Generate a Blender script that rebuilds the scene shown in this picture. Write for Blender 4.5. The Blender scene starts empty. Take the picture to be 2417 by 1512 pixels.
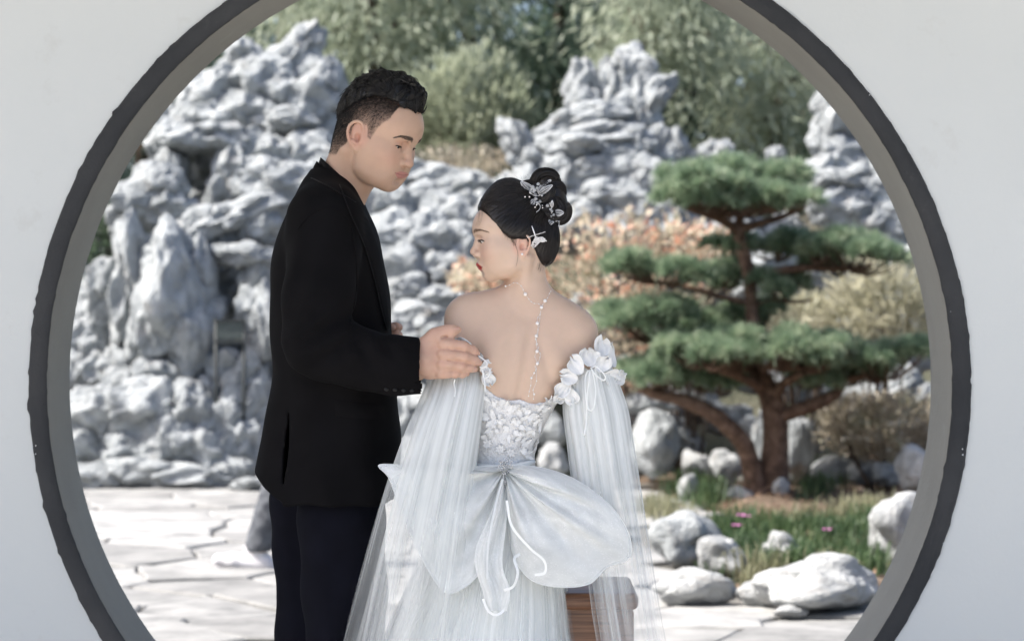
import bpy, bmesh, math, random
import numpy as np
from mathutils import Vector, Matrix, noise as mnoise
from mathutils.bvhtree import BVHTree

R_ = math.radians
scene = bpy.context.scene
COL = scene.collection
rng = np.random.default_rng(7)
random.seed(7)

# ------------------------------------------------------------------ camera
CAM_Z = 1.22
LENS = 80.0
FPX = LENS / 36.0 * 2417.0          # focal length in the units used for measuring
CX, CY = 1208.5, 756.0
cam_d = bpy.data.cameras.new('camera')
cam_d.lens = LENS
cam_d.sensor_width = 36.0
cam_d.clip_start = 0.05
cam_d.clip_end = 500.0
cam_d.dof.use_dof = True
cam_d.dof.focus_distance = 4.93
cam_d.dof.aperture_fstop = 4.5
cam = bpy.data.objects.new('camera', cam_d)
COL.objects.link(cam)
cam.location = (0, 0, CAM_Z)
cam.rotation_euler = (R_(90), 0, 0)
scene.camera = cam

# ------------------------------------------------------------------ sky, sun, exposure
SUN_TO = Vector((-0.62, -0.11, 0.78)).normalized()      # towards the sun: high on the left, a little behind the camera
world = bpy.data.worlds.new('World')
scene.world = world
world.use_nodes = True
wn = world.node_tree
bg = wn.nodes['Background']
sky = wn.nodes.new('ShaderNodeTexSky')
sky.sky_type = 'NISHITA'
sky.sun_disc = False
sky.sun_elevation = math.asin(SUN_TO.z)
sky.sun_rotation = math.atan2(SUN_TO.x, SUN_TO.y)
sky.air_density = 0.8
sky.dust_density = 3.6
sky.ozone_density = 0.6
wn.links.new(sky.outputs[0], bg.inputs[0])
bg.inputs[1].default_value = 0.15
sun_d = bpy.data.lights.new('sun', 'SUN')
sun_d.energy = 4.2
sun_d.angle = R_(0.5)
sun_d.color = (1.0, 0.96, 0.90)
sun = bpy.data.objects.new('sun', sun_d)
COL.objects.link(sun)
sun.rotation_euler = SUN_TO.to_track_quat('Z', 'Y').to_euler()
sun.location = (-6, 6, 9)
scene.view_settings.view_transform = 'Standard'
scene.view_settings.look = 'None'
scene.view_settings.gamma = 1.0
scene.view_settings.use_curve_mapping = False
scene.view_settings.exposure = 1.0
scene.render.engine = 'CYCLES'
scene.cycles.use_denoising = True
scene.cycles.max_bounces = 10
scene.cycles.transparent_max_bounces = 24
scene.cycles.caustics_reflective = False
scene.cycles.caustics_refractive = False
scene.cycles.sample_clamp_indirect = 6.0

# ------------------------------------------------------------------ helpers
def P(px, py, y):
    """a point at distance y seen at (px, py) when surveyed from the tripod"""
    return Vector(((px - CX) * y / FPX, y, CAM_Z - (py - CY) * y / FPX))

def ground_depth(py):
    return FPX * CAM_Z / (py - CY)

def setp(o, label=None, cat=None, group=None, kind=None):
    if label: o['label'] = label
    if cat: o['category'] = cat
    if group: o['group'] = group
    if kind: o['kind'] = kind
    return o

def mesh_data(name, verts, faces, mat=None, smooth=True, cols=None, uvs=None):
    me = bpy.data.meshes.new(name)
    v = np.asarray(verts, dtype=np.float32).reshape(-1, 3)
    if isinstance(faces, np.ndarray) and faces.ndim == 2:
        nf, k = faces.shape
        me.vertices.add(len(v)); me.vertices.foreach_set('co', v.ravel())
        me.loops.add(nf * k); me.loops.foreach_set('vertex_index', faces.astype(np.int32).ravel())
        me.polygons.add(nf)
        me.polygons.foreach_set('loop_start', (np.arange(nf) * k).astype(np.int32))
        me.update(calc_edges=True)
    else:
        me.from_pydata([tuple(x) for x in v.tolist()], [], [list(f) for f in faces])
        me.update()
    if smooth and len(me.polygons):
        me.polygons.foreach_set('use_smooth', np.ones(len(me.polygons), dtype=bool))
    if cols is not None:
        a = me.color_attributes.new('Col', 'FLOAT_COLOR', 'POINT')
        c = np.ones((len(v), 4), dtype=np.float32); c[:, :3] = cols
        a.data.foreach_set('color', c.ravel())
    if uvs is not None:
        ul = me.uv_layers.new(name='UVMap')
        li = np.empty(len(me.loops), dtype=np.int32); me.loops.foreach_get('vertex_index', li)
        ul.data.foreach_set('uv', np.asarray(uvs, dtype=np.float32)[li].ravel())
    if mat is not None:
        me.materials.append(mat)
    return me

def obj(name, me, parent=None, loc=None, rot=None, scale=None, **props):
    o = bpy.data.objects.new(name, me)
    COL.objects.link(o)
    if loc is not None: o.location = loc
    if rot is not None: o.rotation_euler = rot
    if scale is not None: o.scale = scale
    if parent is not None: o.parent = parent
    return setp(o, **props)

def mk(name, verts, faces, mat, parent=None, smooth=True, cols=None, uvs=None, **props):
    return obj(name, mesh_data(name, verts, faces, mat, smooth, cols, uvs), parent, **props)

def empty(name, loc=(0, 0, 0), **props):
    """an empty at a thing's base; parts keep world coordinates through attach()"""
    o = bpy.data.objects.new(name, None)
    COL.objects.link(o)
    o.location = loc
    o.empty_display_size = 0.1
    return setp(o, **props)

def attach(child, parent):
    child.parent = parent
    if parent.parent is None: child.matrix_parent_inverse = Matrix.Translation(-parent.location)
    return child

class MB:
    """collects simple shapes into one mesh"""
    def __init__(self): self.v = []; self.f = []; self.n = 0
    def add(self, v, f):
        v = np.asarray(v, dtype=float).reshape(-1, 3)
        self.v.append(v); self.f += [[i + self.n for i in q] for q in f]; self.n += len(v)
    def box(self, c, h, M=None):
        s = np.array([[x, y, z] for x in (-1, 1) for y in (-1, 1) for z in (-1, 1)], float) * np.asarray(h)
        if M is not None: s = s @ np.asarray(M).T
        self.add(s + np.asarray(c), [(0, 1, 3, 2), (4, 6, 7, 5), (0, 4, 5, 1), (2, 3, 7, 6), (0, 2, 6, 4), (1, 5, 7, 3)])
    def tube(self, pts, rad, n=8, caps=True):
        v, f = tube_geo(pts, rad, n, caps); self.add(v, f)
    def sphere(self, c, r, n=8, m=6):
        v, f = sphere_geo(c, r, n, m); self.add(v, f)
    def arrays(self): return np.concatenate(self.v), self.f
    def build(self, name, mat, parent=None, smooth=True, **props):
        v, f = self.arrays()
        return mk(name, v, f, mat, parent, smooth, **props)

def sphere_geo(c, r, n=8, m=6):
    r = np.broadcast_to(np.asarray(r, float), (3,))
    v = [(0, 0, 1)]
    for j in range(1, m):
        t = math.pi * j / m
        for i in range(n):
            a = 2 * math.pi * i / n
            v.append((math.sin(t) * math.cos(a), math.sin(t) * math.sin(a), math.cos(t)))
    v.append((0, 0, -1))
    f = []
    for i in range(n):
        f.append((0, 1 + i, 1 + (i + 1) % n))
        for j in range(m - 2):
            a = 1 + j * n
            f.append((a + i, a + n + i, a + n + (i + 1) % n, a + (i + 1) % n))
        a = 1 + (m - 2) * n
        f.append((a + i, len(v) - 1, a + (i + 1) % n))
    return np.array(v) * r + np.asarray(c), f

def tube_geo(pts, rad, n=8, caps=True):
    pts = np.asarray([tuple(p) for p in pts], float)
    rad = np.broadcast_to(np.asarray(rad, float), (len(pts),))
    t = np.gradient(pts, axis=0)
    t /= np.linalg.norm(t, axis=1)[:, None] + 1e-12
    ref = np.array([0, 0, 1.0]) if abs(t[0][2]) < 0.9 else np.array([1.0, 0, 0])
    u = np.cross(t[0], ref); u /= np.linalg.norm(u)
    vs = []
    for i in range(len(pts)):
        u = u - t[i] * np.dot(u, t[i]); u /= np.linalg.norm(u) + 1e-12
        w = np.cross(t[i], u)
        for k in range(n):
            a = 2 * math.pi * k / n
            vs.append(pts[i] + rad[i] * (math.cos(a) * u + math.sin(a) * w))
    f = []
    for i in range(len(pts) - 1):
        for k in range(n):
            a = i * n + k; b = i * n + (k + 1) % n
            f.append((a, b, b + n, a + n))
    if caps:
        f.append(tuple(range(n))[::-1]); f.append(tuple(range((len(pts) - 1) * n, len(pts) * n)))
    return np.array(vs), f

def grid_faces_c(n, m):
    return np.array([(i * m + j, i * m + (j + 1) % m, (i + 1) * m + (j + 1) % m, (i + 1) * m + j) for i in range(n - 1) for j in range(m)])

def grid_faces_n(n, m):
    i, j = np.meshgrid(np.arange(n - 1), np.arange(m - 1), indexing="ij"); a = (i * m + j).ravel()
    return np.stack([a, a + m, a + m + 1, a + 1], 1)

def smooth_path(pts, n=24):
    """Catmull-Rom through the points"""
    p = np.asarray([tuple(q) for q in pts], float)
    p = np.vstack([2 * p[0] - p[1], p, 2 * p[-1] - p[-2]])
    m = len(p) - 3
    out = []
    for s in np.linspace(0, m, n):
        i = min(int(s), m - 1); t = s - i
        a, b, c, d = p[i:i + 4]
        out.append(0.5 * ((2 * b) + (c - a) * t + (2 * a - 5 * b + 4 * c - d) * t * t + (3 * b - a - 3 * c + d) * t ** 3))
    return np.array(out)

# ------------------------------------------------------------------ materials
def new_mat(name):
    m = bpy.data.materials.new(name); m.use_nodes = True
    nt = m.node_tree
    return m, nt, nt.nodes['Principled BSDF']

def N(nt, typ, **kw):
    n = nt.nodes.new(typ)
    for k, v in kw.items():
        if hasattr(n, k) and not k.startswith('in_'): setattr(n, k, v)
    return n

def ramp(nt, stops, interp='LINEAR'):
    r = nt.nodes.new('ShaderNodeValToRGB')
    el = r.color_ramp.elements
    r.color_ramp.interpolation = interp
    while len(el) < len(stops): el.new(0.5)
    for e, (p, c) in zip(el, stops):
        e.position = p
        e.color = (c, c, c, 1) if isinstance(c, (int, float)) else (*c, 1)
    return r

def noise_mat(name, stops, scale=5.0, detail=6.0, rough=0.8, bump=0.0, bump_scale=None, coord='Object', dist=0.0,
              spec=0.3, bump_dist=0.02, sheen=0.0):
    m, nt, b = new_mat(name)
    tc = N(nt, 'ShaderNodeTexCoord')
    nz = N(nt, 'ShaderNodeTexNoise'); nz.inputs['Scale'].default_value = scale
    nz.inputs['Detail'].default_value = detail; nz.inputs['Distortion'].default_value = dist
    nt.links.new(tc.outputs[coord], nz.inputs['Vector'])
    r = ramp(nt, stops)
    nt.links.new(nz.outputs['Fac'], r.inputs[0]); nt.links.new(r.outputs[0], b.inputs['Base Color'])
    b.inputs['Roughness'].default_value = rough
    b.inputs['Specular IOR Level'].default_value = spec
    if sheen: b.inputs['Sheen Weight'].default_value = sheen
    if bump:
        n2 = N(nt, 'ShaderNodeTexNoise'); n2.inputs['Scale'].default_value = bump_scale or scale * 3
        n2.inputs['Detail'].default_value = 8.0
        nt.links.new(tc.outputs[coord], n2.inputs['Vector'])
        bp = N(nt, 'ShaderNodeBump'); bp.inputs['Strength'].default_value = bump; bp.inputs['Distance'].default_value = bump_dist
        nt.links.new(n2.outputs['Fac'], bp.inputs['Height']); nt.links.new(bp.outputs[0], b.inputs['Normal'])
    return m

def leaf_mat(name, stops, scale=1.2, trans=0.35, rough=0.5):
    m, nt, b = new_mat(name)
    tc = N(nt, 'ShaderNodeTexCoord')
    nz = N(nt, 'ShaderNodeTexNoise'); nz.inputs['Scale'].default_value = scale; nz.inputs['Detail'].default_value = 8
    nt.links.new(tc.outputs['Object'], nz.inputs['Vector'])
    r = ramp(nt, stops); nt.links.new(nz.outputs['Fac'], r.inputs[0])
    nt.links.new(r.outputs[0], b.inputs['Base Color']); b.inputs['Roughness'].default_value = rough
    tr = N(nt, 'ShaderNodeBsdfTranslucent'); nt.links.new(r.outputs[0], tr.inputs[0])
    mx = N(nt, 'ShaderNodeMixShader'); mx.inputs[0].default_value = trans
    nt.links.new(b.outputs[0], mx.inputs[1]); nt.links.new(tr.outputs[0], mx.inputs[2])
    nt.links.new(mx.outputs[0], nt.nodes['Material Output'].inputs['Surface'])
    return m

# ------------------------------------------------------------------ implicit modelling (for bodies and clothes)
class Field:
    """a signed field on a box grid; shapes are blended in, then turned into one continuous mesh"""
    def __init__(self, lo, hi, h, zs=None):
        self.xs = np.arange(lo[0], hi[0] + h, h); self.ys = np.arange(lo[1], hi[1] + h, h)
        self.zs = np.arange(lo[2], hi[2] + h, h) if zs is None else np.asarray(zs)
        self.F = np.full((len(self.xs), len(self.ys), len(self.zs)), 0.3, dtype=np.float32)
    def sub(self, lo, hi):
        def s(a, l, h):
            i = max(np.searchsorted(a, l) - 1, 0); j = min(np.searchsorted(a, h) + 1, len(a))
            return slice(i, max(j, i))
        return s(self.xs, lo[0], hi[0]), s(self.ys, lo[1], hi[1]), s(self.zs, lo[2], hi[2])
    def apply(self, fn, lo, hi, k=0.01, op='u'):
        sx, sy, sz = self.sub(lo, hi)
        if sx.stop <= sx.start or sy.stop <= sy.start or sz.stop <= sz.start: return
        X = self.xs[sx][:, None, None]; Y = self.ys[sy][None, :, None]; Z = self.zs[sz][None, None, :]
        d = fn(X, Y, Z).astype(np.float32)
        A = self.F[sx, sy, sz]
        if op == 'u':
            h = np.maximum(k - np.abs(A - d), 0) / k
            self.F[sx, sy, sz] = np.minimum(A, d) - h * h * k * 0.25
        elif op == 's':
            h = np.maximum(k - np.abs(A + d), 0) / k
            self.F[sx, sy, sz] = np.maximum(A, -d) + h * h * k * 0.25
        elif op == 'i':
            h = np.maximum(k - np.abs(A - d), 0) / k
            self.F[sx, sy, sz] = np.maximum(A, d) + h * h * k * 0.25
        elif op == 'add':
            self.F[sx, sy, sz] = A + d
    def _box(self, pts, r, k):
        p = np.asarray(pts, float); m = r + k + 0.004
        return p.min(0) - m, p.max(0) + m
    def cone(self, a, b, ra, rb, k=0.01, op='u'):
        a = np.asarray(a, float); b = np.asarray(b, float); ab = b - a; L = max(float(ab @ ab), 1e-12)
        def fn(X, Y, Z):
            t = np.clip(((X - a[0]) * ab[0] + (Y - a[1]) * ab[1] + (Z - a[2]) * ab[2]) / L, 0, 1)
            return np.sqrt((X - a[0] - t * ab[0]) ** 2 + (Y - a[1] - t * ab[1]) ** 2 + (Z - a[2] - t * ab[2]) ** 2) - (ra + (rb - ra) * t)
        lo, hi = self._box([a, b], max(ra, rb), k)
        self.apply(fn, lo, hi, k, op)
    def chain(self, pts, rads, k=0.01, op='u'):
        for i in range(len(pts) - 1): self.cone(pts[i], pts[i + 1], rads[i], rads[i + 1], k, op)
    def ell(self, c, r, k=0.01, op='u', M=None):
        c = np.asarray(c, float); r = np.asarray(r, float); M = np.eye(3) if M is None else np.asarray(M)
        def fn(X, Y, Z):
            dx, dy, dz = X - c[0], Y - c[1], Z - c[2]
            q = [(dx * M[0, i] + dy * M[1, i] + dz * M[2, i]) for i in range(3)]
            k0 = np.sqrt(sum((q[i] / r[i]) ** 2 for i in range(3)))
            k1 = np.sqrt(sum((q[i] / r[i] ** 2) ** 2 for i in range(3))) + 1e-9
            return k0 * (k0 - 1.0) / k1
        e = np.sqrt(((M * r) ** 2).sum(1)) * (1 + 0.5 * min(1, k / r.min())) + 1.6 * k + 0.004
        self.apply(fn, c - e, c + e, k, op)
    def sample(self, p):
        p = np.atleast_2d(p); out = np.zeros(len(p)); ix = []
        for a, arr in enumerate((self.xs, self.ys, self.zs)):
            i = np.clip(np.searchsorted(arr, p[:, a]) - 1, 0, len(arr) - 2); ix.append((i, np.clip((p[:, a] - arr[i]) / (arr[i + 1] - arr[i]), 0, 1)))
        for c in range(8):
            w = 1.0; q = []
            for a in range(3):
                b = (c >> a) & 1; i, t = ix[a]; w = w * (t if b else 1 - t); q.append(i + b)
            out += w * self.F[tuple(q)]
        return out
    def mesh(self):
        F = self.F; nx, ny, nz = F.shape
        S = F < 0
        c = S[:-1, :-1, :-1].astype(np.uint8)
        for dx, dy, dz in [(0, 0, 1), (0, 1, 0), (0, 1, 1), (1, 0, 0), (1, 0, 1), (1, 1, 0), (1, 1, 1)]:
            c = c + S[dx:nx - 1 + dx, dy:ny - 1 + dy, dz:nz - 1 + dz]
        I, J, K = np.nonzero((c > 0) & (c < 8))
        idx = np.full((nx - 1, ny - 1, nz - 1), -1, dtype=np.int32); idx[I, J, K] = np.arange(len(I))
        corners = [(0, 0, 0), (0, 0, 1), (0, 1, 0), (0, 1, 1), (1, 0, 0), (1, 0, 1), (1, 1, 0), (1, 1, 1)]
        val = {q: F[I + q[0], J + q[1], K + q[2]] for q in corners}
        acc = np.zeros((len(I), 3)); cnt = np.zeros(len(I))
        for a in corners:
            for ax in range(3):
                if a[ax]: continue
                b = list(a); b[ax] = 1; b = tuple(b)
                va, vb = val[a], val[b]
                m = (va < 0) != (vb < 0)
                t = np.where(m, va / np.where(m, va - vb, 1), 0)
                p = [np.full(len(I), float(a[i])) for i in range(3)]; p[ax] = t
                for i in range(3): acc[:, i] += np.where(m, p[i], 0)
                cnt += m
        acc /= cnt[:, None]
        V = np.empty_like(acc)
        for i, (arr, ii) in enumerate(((self.xs, I), (self.ys, J), (self.zs, K))):
            V[:, i] = arr[ii] + acc[:, i] * (arr[ii + 1] - arr[ii])
        faces = []
        a = S[:-1, 1:-1, 1:-1]; b = S[1:, 1:-1, 1:-1]; i, j, k = np.nonzero(a != b); s = a[i, j, k]
        q = np.stack([idx[i, j, k], idx[i, j + 1, k], idx[i, j + 1, k + 1], idx[i, j, k + 1]], 1); q[~s] = q[~s][:, ::-1]; faces.append(q)
        a = S[1:-1, :-1, 1:-1]; b = S[1:-1, 1:, 1:-1]; i, j, k = np.nonzero(a != b); s = a[i, j, k]
        q = np.stack([idx[i, j, k], idx[i, j, k + 1], idx[i + 1, j, k + 1], idx[i + 1, j, k]], 1); q[~s] = q[~s][:, ::-1]; faces.append(q)
        a = S[1:-1, 1:-1, :-1]; b = S[1:-1, 1:-1, 1:]; i, j, k = np.nonzero(a != b); s = a[i, j, k]
        q = np.stack([idx[i, j, k], idx[i + 1, j, k], idx[i + 1, j + 1, k], idx[i, j + 1, k]], 1); q[~s] = q[~s][:, ::-1]; faces.append(q)
        return V, np.concatenate(faces)

def laplace(V, Fc, it=2, lam=0.5):
    e = np.concatenate([Fc[:, [0, 1]], Fc[:, [1, 2]], Fc[:, [2, 3]], Fc[:, [3, 0]]])
    for _ in range(it):
        s = np.zeros_like(V); c = np.zeros(len(V))
        for a, b in ((0, 1), (1, 0)):
            np.add.at(s, e[:, a], V[e[:, b]]); np.add.at(c, e[:, a], 1)
        V = V + lam * (s / np.maximum(c, 1)[:, None] - V)
    return V

def vnoise(p, scale, seed=0.0):
    """cheap smooth pseudo noise in [-1,1] for arrays of points"""
    q = np.asarray(p) * scale + seed
    x, y, z = q[..., 0], q[..., 1], q[..., 2]
    return (np.sin(x * 1.7 + np.sin(y * 1.3 + 1.1) * 1.6) + np.sin(y * 1.9 + np.sin(z * 1.5 + 2.3) * 1.6)
            + np.sin(z * 1.6 + np.sin(x * 1.4 + 0.7) * 1.6)) / 3.0

def interp_tab(tab, t):
    """smooth interpolation in a table of rows (key, a, b, c...)"""
    tab = np.asarray(tab, float); tab = tab[np.argsort(tab[:, 0])]
    x = tab[:, 0]; tt = np.clip(t, x[0], x[-1])
    i = np.clip(np.searchsorted(x, tt, side='right') - 1, 0, len(x) - 2)
    m = np.gradient(tab[:, 1:], x, axis=0)
    h = (x[i + 1] - x[i]); s = (tt - x[i]) / h
    s_, h_ = s[..., None], h[..., None]
    h00 = 2 * s_ ** 3 - 3 * s_ ** 2 + 1; h10 = s_ ** 3 - 2 * s_ ** 2 + s_; h01 = -2 * s_ ** 3 + 3 * s_ ** 2; h11 = s_ ** 3 - s_ ** 2
    return h00 * tab[i, 1:] + h10 * h_ * m[i] + h01 * tab[i + 1, 1:] + h11 * h_ * m[i + 1]

# ================================================================== the moon gate wall
GX, GZ = (1179 - CX) * 5.6 / FPX, CAM_Z - (908 - CY) * 5.6 / FPX
WY0, WY1 = 5.60, 5.88
R_IN, R_OUT_ = 1068 * 5.6 / FPX, 1110.5 * 5.6 / FPX
def plaster_mat(name, c0, c1, stain, scale=0.9, bump=0.25):
    m, nt, b = new_mat(name)
    tc = N(nt, 'ShaderNodeTexCoord')
    n1 = N(nt, 'ShaderNodeTexNoise'); n1.inputs['Scale'].default_value = scale; n1.inputs['Detail'].default_value = 9; n1.inputs['Roughness'].default_value = 0.6
    n2 = N(nt, 'ShaderNodeTexNoise'); n2.inputs['Scale'].default_value = 9; n2.inputs['Detail'].default_value = 10; n2.inputs['Roughness'].default_value = 0.7
    n3 = N(nt, 'ShaderNodeTexNoise'); n3.inputs['Scale'].default_value = 70; n3.inputs['Detail'].default_value = 6
    for n in (n1, n2, n3): nt.links.new(tc.outputs['Object'], n.inputs['Vector'])
    r = ramp(nt, [(0.3, c0), (0.7, c1)]); nt.links.new(n1.outputs['Fac'], r.inputs[0])
    rs = ramp(nt, [(0.60, 0.0), (0.78, 0.5)]); nt.links.new(n2.outputs['Fac'], rs.inputs[0])
    mx = N(nt, 'ShaderNodeMixRGB'); nt.links.new(rs.outputs[0], mx.inputs[0]); nt.links.new(r.outputs[0], mx.inputs[1]); mx.inputs[2].default_value = (*stain, 1)
    nt.links.new(mx.outputs[0], b.inputs['Base Color']); b.inputs['Roughness'].default_value = 0.8; b.inputs['Specular IOR Level'].default_value = 0.25
    ad = N(nt, 'ShaderNodeMath'); ad.operation = 'MULTIPLY_ADD'; ad.inputs[1].default_value = 0.35
    nt.links.new(n3.outputs['Fac'], ad.inputs[0]); nt.links.new(n2.outputs['Fac'], ad.inputs[2])
    bp = N(nt, 'ShaderNodeBump'); bp.inputs['Strength'].default_value = bump; bp.inputs['Distance'].default_value = 0.01
    nt.links.new(ad.outputs[0], bp.inputs['Height']); nt.links.new(bp.outputs[0], b.inputs['Normal'])
    return m
M_WALL = plaster_mat('lime_plaster', (0.665, 0.690, 0.680), (0.720, 0.740, 0.725), (0.58, 0.58, 0.55), bump=0.10)
M_BAND = plaster_mat('dark_band', (0.036, 0.038, 0.041), (0.068, 0.069, 0.071), (0.135, 0.135, 0.132), 2.6, 0.6)
M_REVEAL = plaster_mat('grey_reveal', (0.290, 0.280, 0.245), (0.365, 0.355, 0.315), (0.45, 0.44, 0.40), 1.6, 0.4)
M_TILE = noise_mat('roof_tile', [(0.3, (0.05, 0.052, 0.055)), (0.7, (0.10, 0.10, 0.10))], 8, rough=0.8, bump=0.3, bump_scale=60)

gate = empty('moon_gate_wall', (GX, WY0, 0), label='white plastered garden wall with a round moon gate edged in dark grey', cat='wall')
def circ(r, n=240, wob=0.0, seed=0):
    rs = np.random.default_rng(seed); a = np.linspace(0, 2 * math.pi, n, endpoint=False)
    w = sum(rs.normal(0, 1) / (k ** 0.7) * np.sin(k * a + rs.uniform(0, 6.28)) for k in (5, 9, 14, 23, 37, 61, 90)) * wob
    return a, r + w
def wall_sheet(y, r, flip, wob, seed, X0=-7.0, X1=7.0, Z0=-0.15, Z1=3.02):
    """sheet with a round hole: each hole point is joined to a point on the outer rectangle"""
    a, rr = circ(r, 240, wob, seed); V = []; F = []
    for t, q in zip(a, rr):
        c, s = math.cos(t), math.sin(t)
        V.append((GX + q * c, y, GZ + q * s))
        k = min((X1 - GX) / c if c > 1e-9 else 1e9, (X0 - GX) / c if c < -1e-9 else 1e9, (Z1 - GZ) / s if s > 1e-9 else 1e9, (Z0 - GZ) / s if s < -1e-9 else 1e9)
        V.append((GX + k * c, y, GZ + k * s))
    n = len(a)
    for i in range(n):
        j = (i + 1) % n; q = (2 * i, 2 * i + 1, 2 * j + 1, 2 * j); F.append(q if flip else q[::-1])
    # corners of the rectangle
    base = len(V); cs = [(X1, y, Z1), (X0, y, Z1), (X0, y, Z0), (X1, y, Z0)]; V += cs
    for ci, (cx, cy, cz) in enumerate(cs):
        ang = math.atan2(cz - GZ, cx - GX) % (2 * math.pi); i = int(ang / (2 * math.pi) * n) % n; j = (i + 1) % n
        q = (2 * i + 1, base + ci, 2 * j + 1); F.append(q if flip else q[::-1])
    return V, F
V, F = wall_sheet(WY0 + 0.006, R_OUT_ - 0.002, False, 0.0, 1); attach(mk('wall_face', V, F, M_WALL, None, False), gate)
V, F = wall_sheet(WY1, R_IN + 0.05, True, 0.0, 2); attach(mk('wall_back', V, F, M_WALL, None, False), gate)
# dark band round the opening, a rounded fillet with a chipped outer edge, then the grey reveal
n = 480
a, ro = circ(R_OUT_, n, 0.0020, 3); _, ri = circ(R_IN, n, 0.0010, 4); _, rf = circ(R_IN, n, 0.0011, 5)
def ring(rr, y, jit=0.0, seed=0):
    rs = np.random.default_rng(seed); return [(GX + (r + rs.normal(0, jit)) * math.cos(t), y, GZ + (r + rs.normal(0, jit)) * math.sin(t)) for t, r in zip(a, rr)]
rows = [ring(ro + 0.004, WY0 + 0.008), ring(ro + 0.001, WY0 - 0.002, 0.0022, 6), ring(ro - 0.004, WY0 - 0.0065, 0.0010, 7), ring(ro * 0.5 + ri * 0.5, WY0 - 0.008), ring(ri + 0.003, WY0 - 0.0075, 0.0003, 8), ring(ri, WY0 - 0.003, 0.0009, 9), ring(ri + 0.003, WY0 + 0.012)]
attach(mk('gate_band', sum(rows, []), grid_faces_c(len(rows), n), M_BAND), gate)
rows = [ring(ri + 0.0045, WY0 + 0.004), ring(ri + 0.001, WY0 + 0.010, 0.0003, 10)] + [ring(rf + 0.0012 * math.sin(k * 1.3), WY0 + 0.010 + (WY1 - WY0 - 0.010) * k / 8, 0.00025, 20 + k) for k in range(1, 9)] + [ring(rf + 0.004, WY1 + 0.006), ring(rf + 0.05, WY1 + 0.008)]
attach(mk('gate_reveal', sum(rows, []), grid_faces_c(len(rows), n), M_REVEAL), gate)
# flakes where the dark paint has chipped off
mb = MB(); fr_ = random.Random(8)
for k in range(14):
    t = fr_.uniform(0, 6.28); r0 = R_OUT_ - abs(fr_.gauss(0, 0.006)) if fr_.random() < 0.95 else R_IN + fr_.uniform(0.004, 0.04)
    s = fr_.uniform(0.0008, 0.0024) * (3.0 if fr_.random() < 0.06 else 1); m_ = fr_.randint(5, 7); c = (GX + r0 * math.cos(t), WY0 - 0.0092, GZ + r0 * math.sin(t))
    pts = [(c[0] + s * fr_.uniform(.4, 1.2) * math.cos(2 * math.pi * i / m_), c[1], c[2] + s * fr_.uniform(.5, 1.6) * math.sin(2 * math.pi * i / m_)) for i in range(m_)]
    mb.add(pts + [(x, y + 0.002, z) for x, y, z in pts], [tuple(range(m_))] + [(i, (i + 1) % m_, m_ + (i + 1) % m_, m_ + i) for i in range(m_)])
o = mb.build('paint_chips', M_WALL, None, False); attach(o, gate); setp(o, kind='stuff')
# unseen roof added to shade wall, gate and couple: slabs, tile rows, front posts
RY0, RY1 = 3.75, WY1 + 0.95
mb = MB()
mb.add([(-7, RY0, 3.00), (7, RY0, 3.00), (7, 5.74, 3.72), (-7, 5.74, 3.72), (-7, RY1, 3.00), (7, RY1, 3.00), (-7, RY0, 2.94), (7, RY0, 2.94), (-7, RY1, 2.94), (7, RY1, 2.94)],
       [(0, 1, 2, 3), (3, 2, 5, 4), (6, 8, 9, 7), (0, 6, 7, 1), (4, 5, 9, 8), (0, 3, 4, 8, 6), (1, 7, 9, 5, 2)])
M_CEIL = noise_mat('shade_roof_ceiling', [(0.3, (0.50, 0.49, 0.47)), (0.7, (0.58, 0.57, 0.55))], 3, rough=0.85)
roof = mb.build('added_shade_roof', M_CEIL, None, False); attach(roof, gate)
mb = MB()
for i in range(56):
    x = -6.9 + i * 0.25
    mb.tube([(x, RY0 - 0.02, 3.03), (x, 5.74, 3.76)], 0.06, 8); mb.tube([(x, RY1 + 0.02, 3.03), (x, 5.74, 3.76)], 0.06, 8)
mb.tube([(-7, 5.74, 3.80), (7, 5.74, 3.80)], 0.09, 10)
o = mb.build('shade_roof_tiles', M_TILE); attach(o, roof); setp(o, kind='stuff')
M_POST = noise_mat('painted_post', [(0.3, (0.10, 0.045, 0.03)), (0.7, (0.14, 0.06, 0.04))], 10, rough=0.5)
for x in (-6.0, -3.2, 3.2, 6.0):
    mb = MB(); mb.tube([(x, 4.05, 0.0), (x, 4.05, 2.94)], 0.09, 16); attach(mb.build('post', M_POST), gate)

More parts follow.
